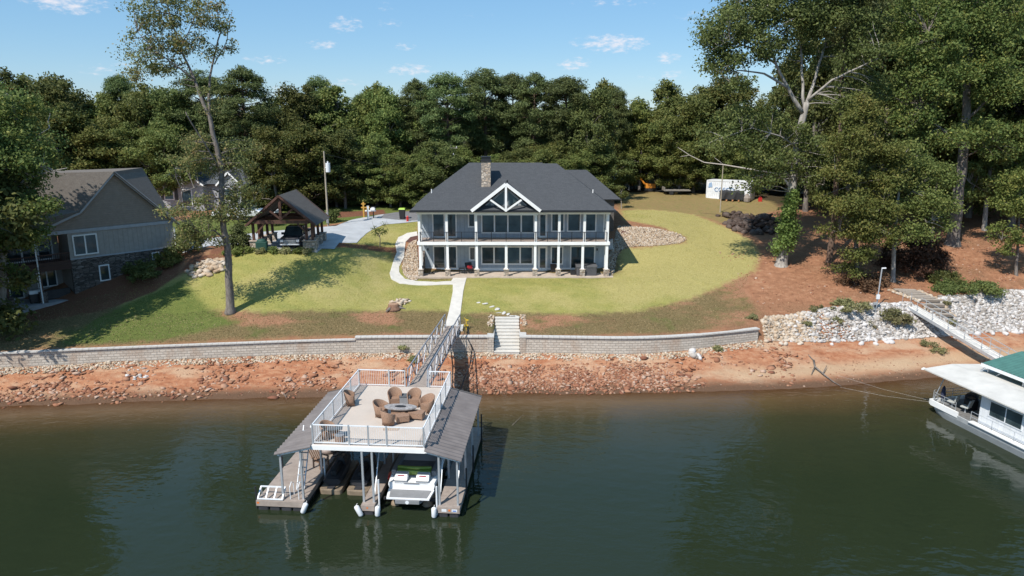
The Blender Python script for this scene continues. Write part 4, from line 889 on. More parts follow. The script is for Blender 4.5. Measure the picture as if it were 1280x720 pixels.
# ------------------------------------------------------------ main house
H=thing('lake_house','two storey pale blue lake house with charcoal hipped roof, white porch columns and truss gable','house',(.1,70,4.9),world=True)
B0=4.88; F1=8.32; BM=11.0; EV=11.45; YC=69.24; YW=71.75
XL,XR=-9.1,9.4
mb=MB()    # lower and upper front wall, side walls
mb.bx(XL+.05,XR-.05,YW,YW+.25,B0,11.5)
mb.bx(XL+.05,XL+.3,YW+.25,84,B0,11.5); mb.bx(XR-.3,XR-.05,YW+.25,79.2,B0,11.5)
mb.build('wall',M['blue_siding'],H)
mb=MB(); mb.bx(3.2,11.25,79.2,88.5,6.5,11.5); mb.bx(-9.6,3.2,74.8,86,7.2,11.49); mb.build('rear_wall',M['brown_siding'],H)
mb=MB(); mb.bx(XR+.0,XR+.12,YW+.3,79.19,B0-.2,9.0); mb.build('side_stone',M['stone_tan'],H)
# gable recess wall with glass
mb=MB()
gx0,gx1,gax,gz=-3.55,2.4,-.575,13.85
mb.add([(gx0+.3,69.1,EV-.15),(gx1-.3,69.1,EV-.15),(gax,69.1,gz-.22),(gx0+.3,69.3,EV-.15),(gx1-.3,69.3,EV-.15),(gax,69.3,gz-.22)],[(0,1,2),(5,4,3),(0,3,4,1),(1,4,5,2),(2,5,3,0)])
mb.build('gable_wall',M['screen'],H)
def tri(pts,name='gable_window'):
    f=MB(); c=sum((Vector(p) for p in pts),Vector())/len(pts); n=len(pts)
    out=[Vector(p) for p in pts]; inn=[p.lerp(c,.12) for p in out]
    for i in range(n):
        a,b_,cc_,d=out[i],out[(i+1)%n],inn[(i+1)%n],inn[i]; f.add([a,b_,cc_,d,a+Vector((0,.04,0)),b_+Vector((0,.04,0)),cc_+Vector((0,.04,0)),d+Vector((0,.04,0))],[(0,1,2,3),(0,4,5,1),(3,2,6,7)])
    o=f.build(name,M['screen'],H); g_=MB(); g_.add([p+Vector((0,.02,0)) for p in inn],[tuple(range(n))]); g_.build('glass',M['glass'],o)
gy=69.07; zb_=EV+.02
sl_=(gz-.22-EV+.15)/(gax-gx0-.3)
def gh(x): return (EV-.15)+sl_*((x-gx0-.3) if x<gax else (gx1-.3-x))
tri([(-2.85,gy,zb_+.0),(-1.98,gy,zb_),(-1.98,gy,gh(-1.98)-.14)])
tri([(-1.82,gy,zb_),(-.72,gy,zb_),(-.72,gy,gh(-.72)-.14),(-1.82,gy,gh(-1.82)-.14)])
tri([(-.43,gy,zb_),(.67,gy,zb_),(.67,gy,gh(.67)-.14),(-.43,gy,gh(-.43)-.14)])
tri([(.83,gy,zb_),(1.7,gy,zb_),(.83,gy,gh(.83)-.14)])
# gable truss in front
mb=MB(); y=68.38
mb.beam((gx0-.15,y,EV+.02),(gax,y,gz+.06),.12,.26,(0,1,0)) if False else None
def bar(a,b_,w,d=.14,yy=None): 
    yy=y if yy is None else yy; p=Vector((a[0],yy,a[1])); q=Vector((b_[0],yy,b_[1])); mb.beam(p,q,d,w)
bar((gx0-.32,EV-.05),(gax,gz+.1),.3); bar((gx1+.32,EV-.05),(gax,gz+.1),.3,.14,y-.003)
bar((gax,EV-.1),(gax,gz-.12),.20,.12,y+.012); bar((gax,EV-.02),(-2.05,gh(-2.05)+.12),.17,.1,y+.02); bar((gax,EV-.02),(.9,gh(.9)+.12),.17,.1,y+.024)
mb.build('gable_truss',M['white'],H)
# beams and floor
mb=MB(); mb.bx(XL-.08,XR+.08,69.08,69.4,BM,BM+.33); mb.bx(XL-.08,XL+.18,69.4,YW,BM,BM+.33); mb.bx(XR-.18,XR+.08,69.4,YW,BM,BM+.33); mb.bx(gx0-.1,gx1+.1,69.0,69.077,BM-.08,BM+.42); mb.build('eave_beam',M['white'],H)
mb=MB(); mb.bx(XL-.1,XR+.1,69.0,69.18,F1-.30,F1); mb.bx(XL-.1,XL+.05,69.18,YW,F1-.30,F1); mb.bx(XR-.05,XR+.1,69.18,YW,F1-.30,F1); mb.build('deck_rim',M['white'],H)
mb=MB(); mb.bx(XL+.055,XR-.055,69.185,YW-.003,F1-.14,F1-.01); mb.build('upper_deck',M['deckboard'],H)
mb=MB(); mb.bx(XL+.06,XR-.06,69.19,YW-.004,F1-.28,F1-.18); mb.bx(XL+.2,XR-.2,69.41,YW-.004,BM+.25,BM+.32); mb.build('porch_ceiling',M['ceil'],H)
mb=MB(); mb.bx(XL-.5,XR+.5,68.75,YW+.1,4.4,4.92); mb.build('patio_slab',M['patio'],H)
mb=MB(); mb.bx(XL+.3,XR-.3,YW-.05,YW+.002,4.93,5.22); mb.build('base_trim',M['white'],H)
# columns
for k,x in enumerate([-8.95,-6.29,-3.44,-.57,2.26,4.54,6.9,9.24]):
    c=MB(); 
    if k in(0,7): c.bx(x-.13,x+.13,YC-.13,YC+.13,5.6,F1-.3)
    else: c.bx(x-.12,x+.12,YC-.12,YC+.12,5.6,F1-.3); 
    c.bx(x-.17,x+.17,YC-.17,YC+.17,5.58,5.7); o=c.build('column',M['white'],H)
    s=MB(); s.bx(x-.24,x+.24,YC-.24,YC+.24,4.9,5.56); s.build('stone_base',M['stone_tan'],o); s=MB(); s.bx(x-.28,x+.28,YC-.28,YC+.28,5.56,5.605); s.build('base_cap',M['patio'],o)
for x in (-8.98,-6.33,-3.48,2.3,4.58,7.02,9.26): MB().bx(x-.12,x+.12,YC-.115,YC+.115,F1,BM).build('column',M['white'],H)
for x in (-8.9,9.2):
    MB().bx(x-.09,x+.09,YC+.5,YC+.7,5.0,F1-.28).build('column',M['white'],H); MB().bx(x-.09,x+.09,YC+.5,YC+.7,F1,BM).build('column',M['white'],H)
# railing (black cable railing)
mb=MB(); ry=69.12; cx_=[-8.9,-7.6,-6.33,-4.9,-3.48,-2.0,-.57,.87,2.3,3.44,4.58,5.8,7.02,8.14,9.2]
mb.bx(-8.95,9.2,ry-.03,ry+.03,F1+.93,F1+.97); mb.bx(-8.95,9.2,ry-.02,ry+.02,F1+.08,F1+.11)
for z in (.22,.34,.46,.58,.7,.82): mb.bx(-8.95,9.2,ry-.006,ry+.006,F1+z-.006,F1+z+.006)
for x in cx_: mb.bx(x-.03,x+.03,ry-.031,ry+.031,F1,F1+.96)
for x in (-9.0,9.27):
    mb.bx(x-.03,x+.03,69.3,YW,F1+.93,F1+.97)
    for z in (.1,.34,.58,.82): mb.bx(x-.006,x+.006,69.3,YW,F1+z-.006,F1+z+.006)
mb.build('deck_railing',M['black'],H)
# windows: lower floor
def X_(v): return (480+v/4-640)/900*72.9
W=[(245,367,4.93,7.5,2,'sliding_door'),(425,459,5.95,7.4,1,'window'),(485,746,5.55,7.45,4,'window'),(770,817,4.93,7.45,1,'door'),(833,896,5.55,7.45,1,'window'),(930,1056,4.93,7.5,2,'sliding_door'),
   (245,367,F1,10.85,2,'sliding_door'),(422,459,9.35,10.8,1,'window'),(487,752,8.75,10.85,4,'window'),(770,815,F1,10.8,1,'door'),(833,900,8.9,10.8,1,'window'),(912,981,8.9,10.8,1,'window'),(1000,1058,8.9,10.8,1,'window'),(1092,1108,8.9,10.8,1,'window')]
for a,b_,z0,z1,n,nm in W:
    window(H,X_(a),X_(b_),z0,z1,YW,n,fr=.13 if nm!='door' else .2,name=nm,door=(nm=='door'))
# left low stone wing wall
mb=MB(); mb.add([(-9.05,69.5,4.9),(-8.8,69.5,4.9),(-8.8,76,4.9),(-9.05,76,4.9),(-9.05,69.5,5.7),(-8.8,69.5,5.7),(-8.8,YW,7.0),(-9.05,YW,7.0),(-8.8,76,8.3),(-9.05,76,8.3)],[(0,1,5,4),(1,2,8,6,5),(3,0,4,7,9),(4,5,6,7),(7,6,8,9)]); mb.build('stone_wing_wall',M['stone_dark'],H)
# roofs
mb=MB(); x0,x1,y0=-9.75,9.95,68.55; d=5.5; RZ=15.55; yb=y0+2*d
roof_slab(mb,[(x0,y0,EV),(x1,y0,EV),(x1-5.4,y0+d,RZ),(x0+5.4,y0+d,RZ)])
roof_slab(mb,[(x1,y0,EV),(x1,yb,EV),(x1-5.4,y0+d,RZ)]); roof_slab(mb,[(x0,yb,EV),(x0,y0,EV),(x0+5.4,y0+d,RZ)]); roof_slab(mb,[(x1,yb,EV),(x0,yb,EV),(x0+5.4,y0+d,RZ),(x1-5.4,y0+d,RZ)])
# front gable roof
def zr(y): return EV+(y-y0)*(RZ-EV)/d
yg=y0+(gz+.12-EV)/((RZ-EV)/d)
roof_slab(mb,[(gx0-.35,y0-.06,EV-.08),(gx0-.35,y0+.3,EV+.0),(gax,yg+.2,gz+.14),(gax,y0-.06,gz+.14)],.1); roof_slab(mb,[(gx1+.35,y0-.06,EV-.08),(gax,y0-.06,gz+.14),(gax,yg+.2,gz+.14),(gx1+.35,y0+.3,EV+.0)],.1)
# rear blocks
def hip(mb,xa,xb,ya,yb_,ez,rz_,ins):
    ym=(ya+yb_)/2
    roof_slab(mb,[(xa,ya,ez),(xb,ya,ez),(xb-ins,ym,rz_),(xa+ins,ym,rz_)]); roof_slab(mb,[(xb,yb_,ez),(xa,yb_,ez),(xa+ins,ym,rz_),(xb-ins,ym,rz_)])
    roof_slab(mb,[(xb,ya,ez),(xb,yb_,ez),(xb-ins,ym,rz_)]); roof_slab(mb,[(xa,yb_,ez),(xa,ya,ez),(xa+ins,ym,rz_)])
hip(mb,-9.9,8.5,73.4,86.5,EV-.02,15.3,5.2); hip(mb,2.0,11.9,78.7,89.3,EV-.03,14.25,3.3)
mb.build('roof',M['slate'],H)
mb=MB(); mb.bx(x0+.02,x1-.02,y0-.05,y0+.02,EV-.2,EV-.06); mb.bx(x1-.02,x1+.05,y0,79,EV-.2,EV-.06); mb.bx(x0-.05,x0+.02,y0,74,EV-.2,EV-.06); mb.build('gutter',M['black'],H)
mb=MB(); mb.bx(x0+.1,x1-.1,y0+.03,69.1,EV-.16,EV-.13); mb.build('soffit',M['white'],H)
mb=MB(); cx=(608.5-640)/900*74; mb.bx(-3.0,-2.1,71.2,72.1,12.6,15.9); ch=mb.build('chimney',M['stone_tan'],H)
mb=MB(); mb.bx(-3.08,-2.02,71.12,72.18,15.9,16.02); mb.bx(-2.98,-2.12,71.22,72.08,16.02,16.3); mb.bx(-3.06,-2.04,71.14,72.16,16.3,16.38); mb.build('chimney_cap',M['black'],ch)
for (x,yy) in ((-7.85,70.6),(7.9,70.55)): MB().cyl((x,yy,zr(yy)-.1),(x,yy,zr(yy)+.3),.05).build('vent_pipe',M['white'],H)
MB().cyl((gax+.12,y0+2.2,gz),(gax+.12,y0+2.2,gz+.3),.07).build('roof_vent',M['black'],H)
# thin panes in front of the upper glass, never built
for x in (-.95,.02):
    l=MB(); l.bx(x,x+.45,YW-.075,YW-.06,9.95,10.65)
# downspout
MB().bx(-9.13,-9.05,71.8,71.88,5.0,11.3).build('downspout',M['white'],H); MB().bx(9.42,9.5,71.9,71.98,5.0,11.3).build('downspout',M['white'],H)
for x,z in ((-8.5,7.0),(3.0,10.4),(8.6,7.0)): MB().bx(x-.06,x+.06,YW-.12,YW-.003,z,z+.22).build('wall_lantern',M['black'],H)
# items on the patio
T=thing('hot_tub','dark grey square hot tub with folded cover on the patio beside the right slider','hot tub',(7.35,70.1,4.92))
def rbox(mb,x0,x1,y0,y1,z0,z1,r=.12):
    ring=[]
    for (cx,cy,a0) in ((x1-r,y1-r,0),(x0+r,y1-r,90),(x0+r,y0+r,180),(x1-r,y0+r,270)):
        for k in range(4): a=R(a0+30*k); ring.append((cx+r*math.cos(a),cy+r*math.sin(a)))
    mb.prism(ring,z0,z1)
mb=MB(); rbox(mb,-1.0,1.0,-.85,.95,0,.82); mb.build('cabinet',pm('dark_grey_vinyl',(.07,.07,.075),.6,.15,5),T); mb=MB(); rbox(mb,-1.04,-.02,-.89,.99,.83,.95); rbox(mb,.0,1.04,-.89,.99,.83,.95); mb.build('cover',pm('charcoal_cover',(.10,.10,.105),.7,.2,3),T)
MB().bx(-1.55,-1.05,-.5,.3,0,.35).build('step',M['black'],T)
T=thing('planter','tall black square planter by the lower window right of the door','planter',(4.15,71.1,4.92)); MB().loft([[(-.22,-.22,0),(.22,-.22,0),(.22,.22,0),(-.22,.22,0)],[(-.3,-.3,.75),(.3,-.3,.75),(.3,.3,.75),(-.3,.3,.75)]]).build('pot',M['black'],T); MB().bx(-.27,.27,-.27,.27,.752,.77).build('soil',mulm,T)
T=thing('patio_chair','black reclining patio chair with red cushion on the lower porch','chair',(-4.15,70.5,4.92),R(25))
MB().bx(-.35,.35,-.35,.35,.34,.44).build('seat',M['black'],T); MB().add([(-.35,.35,.4),(.35,.35,.4),(.35,.62,1.0),(-.35,.62,1.0),(-.35,.42,.36),(.35,.42,.36),(.35,.68,.97),(-.35,.68,.97)],[(0,1,2,3),(4,7,6,5),(0,4,5,1),(3,2,6,7),(0,3,7,4),(1,5,6,2)]).build('backrest',M['black'],T)
for a in(-.3,.3):
    for c_ in(-.3,.3): MB().bx(a-.02,a+.02,c_-.02,c_+.02,0,.34).build('leg',M['black'],T)
MB().bx(-.25,.25,.1,.3,.45,.75).build('cushion',pm('red_fabric',(.5,.03,.04),.8),T)
for a in(-.36,.36): MB().bx(a-.03,a+.03,-.3,.4,.55,.6).build('armrest',M['black'],T)
T=thing('side_table','low black side table next to the patio chair on the lower porch','table',(-5.0,70.3,4.92)); MB().bx(-.3,.3,-.3,.3,.5,.55).build('tabletop',M['black'],T)
for a in(-.26,.26):
    for c_ in(-.26,.26): MB().bx(a-.02,a+.02,c_-.02,c_+.02,0,.5).build('leg',M['black'],T)
T=thing('garden_hose','dark coiled hose heap by the left wing wall','hose',(-8.0,70.0,4.94)); mb=MB(); mb.tube([(math.cos(a*.5)*(.3-.006*a),math.sin(a*.5)*(.3-.006*a),.03+.005*a) for a in range(40)],.03,5); mb.build('coil',M['black'],T)
T=thing('air_conditioner','pale grey air conditioning unit by the rear right corner of the lake house','air conditioner',(10.3,75.6,zg(10.3,75.6)+.0)); rb=MB(); rbox(rb,-.4,.4,-.4,.4,.05,.95); rb.build('casing',pm('pale_grey_metal',(.5,.5,.5),.5),T); MB().cyl((0,0,.951),(0,0,.98),.32).build('fan_grille',M['black'],T); MB().bx(-.5,.5,-.5,.5,-.1,.05).build('pad',M['concrete'],T)
# ------------------------------------------------------------ tan gabled house on the left (local x along the visible gable wall)
az=R(47); ox,oy=-39.3,63.0
G2=thing('gabled_house','taupe and grey gabled house with dark stone base and brown shingle roof on the left','house',(ox,oy,4.2),az)
L=9.2; z=lambda a:a-4.2; zt=7.75; zs=10.2; AX=4.35; AZ=15.1
mb=MB(); mb.bx(0,L,0,.3,z(3.6),z(zt)); mb.bx(L-.3,L,.3,11,z(3.6),z(zt)); mb.build('stone_base',M['stone_dark'],G2)
mb=MB(); mb.bx(.02,L-.02,.05,.33,z(zt),z(zs)); mb.bx(L-.32,L-.02,.33,11,z(zt),z(zs)); mb.bx(0.02,.3,.33,3,z(3.6),z(zs)); mb.build('siding_wall',M['grey_siding'],G2)
mb=MB(); mb.add([(-2.6,.06,z(zs)),(L,.06,z(zs)),(AX,.06,z(AZ)),(1.3,.06,z(11.75)),(-2.6,.3,z(zs)),(L,.3,z(zs)),(AX,.3,z(AZ)),(1.3,.3,z(11.75))],[(0,1,2,3),(7,6,5,4),(0,4,5,1)]); mb.build('gable',M['taupe_shake'],G2)
mb=MB()
mb.bx(-2.6,L+.02,-.02,.045,z(zs)-.14,z(zs)+.14)
mb.bx(-.02,L+.03,-.02,.045,z(zt)-.06,z(zt)+.05)
def rk_(a,b_): mb.beam((a[0],-.3,a[1]),(b_[0],-.3,b_[1]),.08,.24)
rk_((L+.45,z(zs)-.3),(AX,z(AZ)+.12)); rk_((AX,z(AZ)+.12),(1.15,z(11.85))); rk_((1.15,z(11.85)),(-3.2,z(10.1)))
mb.build('rake_trim',pm('blue_grey_trim',(.36,.38,.41),.6),G2)
# interior walls of porch corner (front facing side x=0 recess)
mb=MB(); mb.bx(-6.8,.0,3.0,3.2,z(3.6),z(zs)); mb.build('porch_wall',M['grey_siding'],G2)
mb=MB(); mb.bx(-7,-.05,-.2,3.0,z(7.2),z(7.45)); mb.build('balcony_floor',pm('dark_red_brown_wood',(.075,.03,.022),.7),G2)
mb=MB(); mb.bx(-7,-.05,-.2,-.1,z(7.45),z(7.75)); mb.bx(-7,-.05,-.19,-.11,z(8.35),z(8.45)); mb.bx(-7,-.05,-.3,-.2,z(7.0),z(7.46))
for k in range(42): mb.bx(-6.95+k*.165,-6.91+k*.165,-.17,-.13,z(7.75),z(8.35))
mb.build('balcony_railing',pm('dark_stained_wood',(.06,.028,.02),.7),G2)
for x in (-2.5,-5): 
    MB().bx(x-.08,x+.08,-.12,.04,z(4.6),z(7.0)).build('porch_post',pm('dark_post_wood',(.09,.045,.03),.7),G2); MB().bx(x-.28,x+.28,-.28,.28,z(3.9),z(5.2)).build('stone_pier',M['stone_dark'],G2)
mb=MB(); mb.bx(-7.2,.1,-.6,3.0,z(3.0),z(4.25)); mb.build('patio_slab',pm('patio_concrete',(.33,.33,.34),.9),G2)
MB().bx(-2.68,-2.58,-.3,-.2,z(3.7),z(10.0)).build('downspout',M['white'],G2); MB().bx(L+.0,L+.1,-.1,.0,z(6.3),z(9.7)).build('downspout',M['white'],G2)
window(G2,.35,2.35,z(8.0),z(9.85),.05,2,.11); window(G2,2.55-.4,3.45-.4,z(5.4),z(6.9),.0,1,.1); window(G2,6.9,7.6,z(6.75),z(7.45),.0,1,.08)
window(G2,-5.4,-.5,z(7.5),z(9.9),3.0,4,.13,name='sliding_door'); window(G2,-2.1,-.5,z(5.0),z(6.6),3.0,2,.1); window(G2,-5.4,-3.2,z(4.3),z(6.6),3.0,2,.12,name='sliding_door')
mb=MB(); rz_=z(AZ)+.2
A_=(AX,-.4,rz_); Rr=(8.2,3.4,rz_); Rl=(-14,7.2,rz_); El=(-14,-.4,z(10.1)); K_=(1.15,-.4,z(11.95)); L_=(-3.4,-.4,z(10.1))
roof_slab(mb,[A_,(L+.55,-.4,z(zs)-.35),(11.0,4.1,z(zs)-.35),Rr],.12)
for q in ([A_,Rr,Rl],[A_,Rl,K_],[K_,Rl,El],[K_,El,L_]): roof_slab(mb,q,.12)
roof_slab(mb,[Rr,(11.0,4.1,z(zs)-.35),(11,13,z(zs)),(-14,15,z(zs)),Rl],.12)
mb.build('roof',M['tan_roof'],G2)
# patio furniture of that house
def sofa(name,label,cat,loc,rz,w=1.9,body=None,cush=None,mt=None):
    o=thing(name,label,cat,loc,rz); b=MB(); b.bx(-w/2,w/2,-.4,.4,.05,.35); b.bx(-w/2,w/2,.28,.42,.35,.85); b.bx(-w/2,-w/2+.15,-.4,.28,.35,.62); b.bx(w/2-.15,w/2,-.4,.28,.35,.62); b.build('frame',body,o,bev=.03)
    MB().bx(-w/2+.17,w/2-.17,-.38,.26,.36,.5).build('seat_cushion',cush,o,bev=.04)
    for x in (-w/4,w/4): MB().box((x,.18,.62),(.5,.14,.36),mt=Matrix.Rotation(.2,3,'X')).build('pillow',mt or cush,o,bev=.05)
    for a in(-1,1): MB().bx(a*(w/2-.08)-.03,a*(w/2-.08)+.03,-.35,-.29,-.02,.05).build('leg',body,o)
    return o
gp=Matrix.Rotation(az,3,'Z')@Vector((-1.2,1.0,0)); sofa('outdoor_sofa','dark outdoor sofa with pale blue pillows under the balcony of the taupe house','sofa',(ox+gp.x,oy+gp.y,4.28),az+PI,2.0,pm('dark_wicker',(.05,.045,.045),.8),pm('dark_grey_cushion',(.09,.09,.1),.9),pm('pale_blue_cushion',(.30,.42,.50),.9))
gp=Matrix.Rotation(az,3,'Z')@Vector((-3.0,.5,0)); T=thing('grill','white topped patio grill beside the stone pier under the balcony','grill',(ox+gp.x,oy+gp.y,4.27),az); MB().bx(-.4,.4,-.3,.3,.1,.8).build('cabinet',M['black'],T); MB().loft([[(-.42,-.3,.81),(.42,-.3,.81),(.42,.3,.81),(-.42,.3,.81)],[(-.4,-.2,1.1),(.4,-.2,1.1),(.4,.2,1.1),(-.4,.2,1.1)]]).build('lid',M['white'],T)
for a in(-.35,.35): MB().bx(a-.03,a+.03,-.25,.25,-.02,.1).build('leg',M['black'],T)
# ------------------------------------------------------------ small two gabled grey house behind
HX,HY=atpx(252,94,9),94.0; hz=zg(HX,HY)
G3=thing('cottage','small light grey two gabled cottage behind the tall thin leaning tree','house',(HX,HY,hz),R(-8))
S=.108
mb=MB(); mb.bx(-6.2,6.2,0,8,-1,3.4); mb.bx(-4.9,1.1,-1.2,0,-1,3.4); mb.bx(3.3,6.2,-1.0,0,-1,3.4)
mb.add([(-4.9,-1.19,3.4),(1.1,-1.19,3.4),(-1.9,-1.19,5.4)],[(0,1,2)]); mb.add([(3.3,-.99,3.4),(6.2,-.99,3.4),(4.75,-.99,4.8)],[(0,1,2)]); mb.build('wall',M['lap_grey'],G3)
mb=MB(); hip(mb,-6.8,6.8,-.6,8.6,3.35,6.6,3.2)
for (a,b_,yy,zz) in ((-5.2,1.4,-1.5,5.55),(3.0,6.5,-1.3,4.95)):
    c_=(a+b_)/2; roof_slab(mb,[(a,yy,3.25),(c_,yy,zz),(c_,3.5,zz),(a,3.5,3.25)]); roof_slab(mb,[(b_,yy,3.25),(b_,3.5,3.25),(c_,3.5,zz),(c_,yy,zz)])
mb.build('roof',M['grey_roof'],G3)
for (a,b_,yy,zz) in ((-5.2,1.4,-1.53,5.5),(3.0,6.5,-1.33,4.9)):
    mb=MB(); c_=(a+b_)/2; mb.beam((a,yy,3.2),(c_,yy,zz),.06,.2); mb.beam((c_,yy,zz),(b_,yy,3.2),.06,.2); mb.build('rake_trim',M['white'],G3)
window(G3,-4.3,-2.9,1.3,3.0,-1.2,1,.12,rail=True); window(G3,3.9,5.1,1.2,2.9,-1.0,1,.12,rail=True); window(G3,-1.9,-.4,.4,2.7,-1.2,1,.12)
for x in (3.6,5.4): MB().bx(x-.18,x+.18,-1.06,-1.0,1.2,2.9).build('shutter',M['black'],G3)
for x in (-4.6,-2.6): MB().bx(x-.2,x+.2,-1.26,-1.2,1.3,3.0).build('shutter',M['black'],G3)
# grey flat roofed shed seen past the right end of the slate roof
X0=atpx(760,112,11); zz=zg(X0,112)
T=thing('shed','low grey roofed open shed beyond the right end of the slate roof','shed',(X0,112,zz)); mb=MB(); roof_slab(mb,[(-3.5,-2.5,2.4),(3.2,-2.5,2.4),(3.2,3,3.0),(-3.5,3,3.0)],.15); mb.build('roof',pm('grey_metal_roof',(.30,.31,.33),.5),T)
for a in(-3.2,0,2.9): MB().bx(a-.08,a+.08,-2.3,-2.15,0,2.35).build('post',M['white'],T)
MB().bx(-3.3,3,2.6,2.8,0,2.8).build('back_wall',M['brown_siding'],T)
# glimpse houses in the right wood
for (px,py,Y,lb) in ((1024,217,104,'low white walled building glimpsed between trunks behind the huge oak'),(1252,200,103,'low grey building glimpsed in the wood beyond the right slope')):
    X0=atpx(px,Y,11); zz=zg(X0,Y); T=thing('outbuilding',lb,'building',(X0,Y,zz),R(5)); MB().bx(-3,3,0,4,0,2.3).build('wall',M['lap_grey'],T); mb=MB(); roof_slab(mb,[(-3.4,-.4,2.3),(3.4,-.4,2.3),(3.4,2,3.4),(-3.4,2,3.4)]); roof_slab(mb,[(-3.4,4.4,2.3),(-3.4,2,3.4),(3.4,2,3.4),(3.4,4.4,2.3)]); mb.build('roof',M['grey_roof'],T); window(T,-1.6,-.4,.9,1.9,0,1,.08); window(T,.6,1.8,.9,1.9,0,1,.08)
# ------------------------------------------------------------ timber carport
cx0,cy0=-22.15,69.0; cz=zg(cx0,cy0)+.05
CP=thing('carport','dark timber carport with stone piers and brown shingle gable roof','carport',(cx0,cy0,cz),R(1))
wood=pm('dark_red_brown_timber',(.095,.045,.032),.75,.25,4)
W2=2.55; DP=5.0
for x in (-W2,W2):
    for k,yy in enumerate((0,DP/3,2*DP/3,DP)):
        for dx in ((-.28,.28) if k==0 else (0,)):
            MB().bx(x+dx-.11,x+dx+.11,yy-.11,yy+.11,.95,2.62).build('post',wood,CP)
        MB().bx(x-(.62 if k==0 else .35),x+(.62 if k==0 else .35),yy-.3,yy+.3,-.6,.9).build('stone_pier',M['stone_tan'],CP)
        MB().bx(x-(.67 if k==0 else .4),x+(.67 if k==0 else .4),yy-.4,yy+.4,.9,.97).build('pier_cap',M['patio'],CP)
mb=MB(); EW=3.2; 
for yy in (-.35,DP/2,DP+.3):
    mb.bx(-EW+.55,EW-.55,yy-.12,yy+.12,2.62,2.95)
for x in (-W2,W2): mb.bx(x-.12,x+.12,-.23,DP+.18,2.625,2.9)
mb.build('tie_beam',wood,CP)
AP=5.2; EZ=2.5
for yy in (-.35,DP+.3):
    mb=MB(); mb.beam((-EW,yy,EZ),(0,yy,AP),.16,.26); mb.beam((EW,yy,EZ),(0,yy-.004,AP),.16,.26); mb.bx(-.12,.12,yy-.1,yy+.1,2.95,AP-.2); mb.beam((0,yy,3.05),(-1.35,yy,4.15),.15,.17); mb.beam((0,yy,3.05),(1.35,yy,4.15),.15,.17); mb.build('gable_truss',wood,CP)
mb=MB()
for x,s in ((-W2+.1,1),(W2-.1,-1)): mb.beam((x,-.35,1.7),(x+s*.9,-.35,2.62),.12,.14)
mb.build('knee_brace',wood,CP)
mb=MB(); roof_slab(mb,[(-EW-.15,-.6,EZ-.02),(0,-.6,AP+.16),(0,DP+.6,AP+.16),(-EW-.15,DP+.6,EZ-.02)],.12); roof_slab(mb,[(EW+.15,-.6,EZ-.02),(EW+.15,DP+.6,EZ-.02),(0,DP+.6,AP+.16),(0,-.6,AP+.16)],.12); mb.build('roof',M['carport_roof'],CP)
mb=MB()
mb.beam((-EW-.15,-.62,EZ-.06),(0,-.62,AP+.1),.05,.2); mb.beam((0,-.62,AP+.1),(EW+.15,-.62,EZ-.06),.05,.2); mb.build('rake_board',wood,CP)
MB().bx(-3.3,3.3,-.4,DP+.6,-.8,.0).build('floor_slab',M['drive'],CP)
# ------------------------------------------------------------ retaining walls
m,t,b=nt('split_face_block'); b.inputs['Roughness'].default_value=.95
uvn=N(t,'ShaderNodeUVMap'); br=N(t,'ShaderNodeTexBrick'); t.links.new(uvn.outputs[0],br.inputs['Vector']); br.inputs['Scale'].default_value=1; br.inputs['Brick Width'].default_value=.45; br.inputs['Row Height'].default_value=.2; br.inputs['Mortar Size'].default_value=.02; br.inputs['Mortar Smooth'].default_value=.4
br.inputs['Color1'].default_value=(.48,.42,.35,1); br.inputs['Color2'].default_value=(.64,.57,.485,1); br.inputs['Mortar'].default_value=(.33,.285,.235,1)
n=noise(t,1.1,5,.65); n2=noise(t,12,4,.7); c=mixc(t,math_(t,'MULTIPLY',smooth(t,noise(t,.5,6,.7,sz=.5),.48,.66),.75),br.outputs['Color'],(.40,.27,.18)); c=mixc(t,.35,c,ramp(t,n2,[(.3,(.2,.18,.165)),(.7,(.5,.46,.42))]))
t.links.new(c,b.inputs['Base Color']); bump(t,b,math_(t,'ADD',math_(t,'MULTIPLY',br.outputs['Fac'],-1),math_(t,'MULTIPLY',n2,.6)),.9,.05); M['block']=m
M['cap']=pm('block_cap_stone',(.50,.48,.45),.9,.15,6)
def wallrun(root,xa,xb,top,step=.45,cap=True):
    xs_=list(np.arange(xa,xb,step))+[xb]; mb=MB(); cp=MB(); rows=[]; s=0; prev=None; us={}
    for x in xs_:
        y=float(np.mean([np.interp(x+d_,ST[:,0],ST[:,2]) for d_ in(-1.6,-.8,0,.8,1.6)])); zt_=top(x)
        if prev: s+=math.hypot(x-prev[0],y-prev[1])
        prev=(x,y); rows.append((x,y,zt_,s))
    v=[];
    for (x,y,zt_,s) in rows: v+=[(x,y-.03,.6),(x,y+.06,zt_),(x,y+.42,zt_),(x,y+.42,.6)]
    f=[]
    for i in range(len(rows)-1):
        o=i*4
        for k in range(3): f.append((o+k,o+4+k,o+5+k,o+k+1))
    f+=[(0,1,2,3),tuple(len(v)-4+k for k in (3,2,1,0))]
    mb.add(v,f); S={ (round(r[0],3)):r[3] for r in rows}
    off=root.location.copy()
    mb.uv=lambda p:(S.get(round(p.x,3),0)+(.3 if False else 0),p.z)
    mb.build('block_wall',M['block'],root)
    for i in range(len(rows)-1):
        (x0,y0,z0,_),(x1,y1,z1,_)=rows[i],rows[i+1]; d_=Vector((x1-x0,y1-y0,0)).normalized()*.008
        cp.beam((x0+d_.x,y0+d_.y+.2,z0+.055),(x1-d_.x,y1-d_.y+.2,z1+.055),.50,.10)
    cp.build('cap_stones',M['cap'],root)
wl=thing('retaining_wall','long block retaining wall running left from the stone steps to the lawn edge','wall',(-20,54.5,1.5),world=True)
wallrun(wl,-60,-12.6,lambda x:2.62); wallrun(wl,-12.6,SX0-.45,lambda x:2.80)
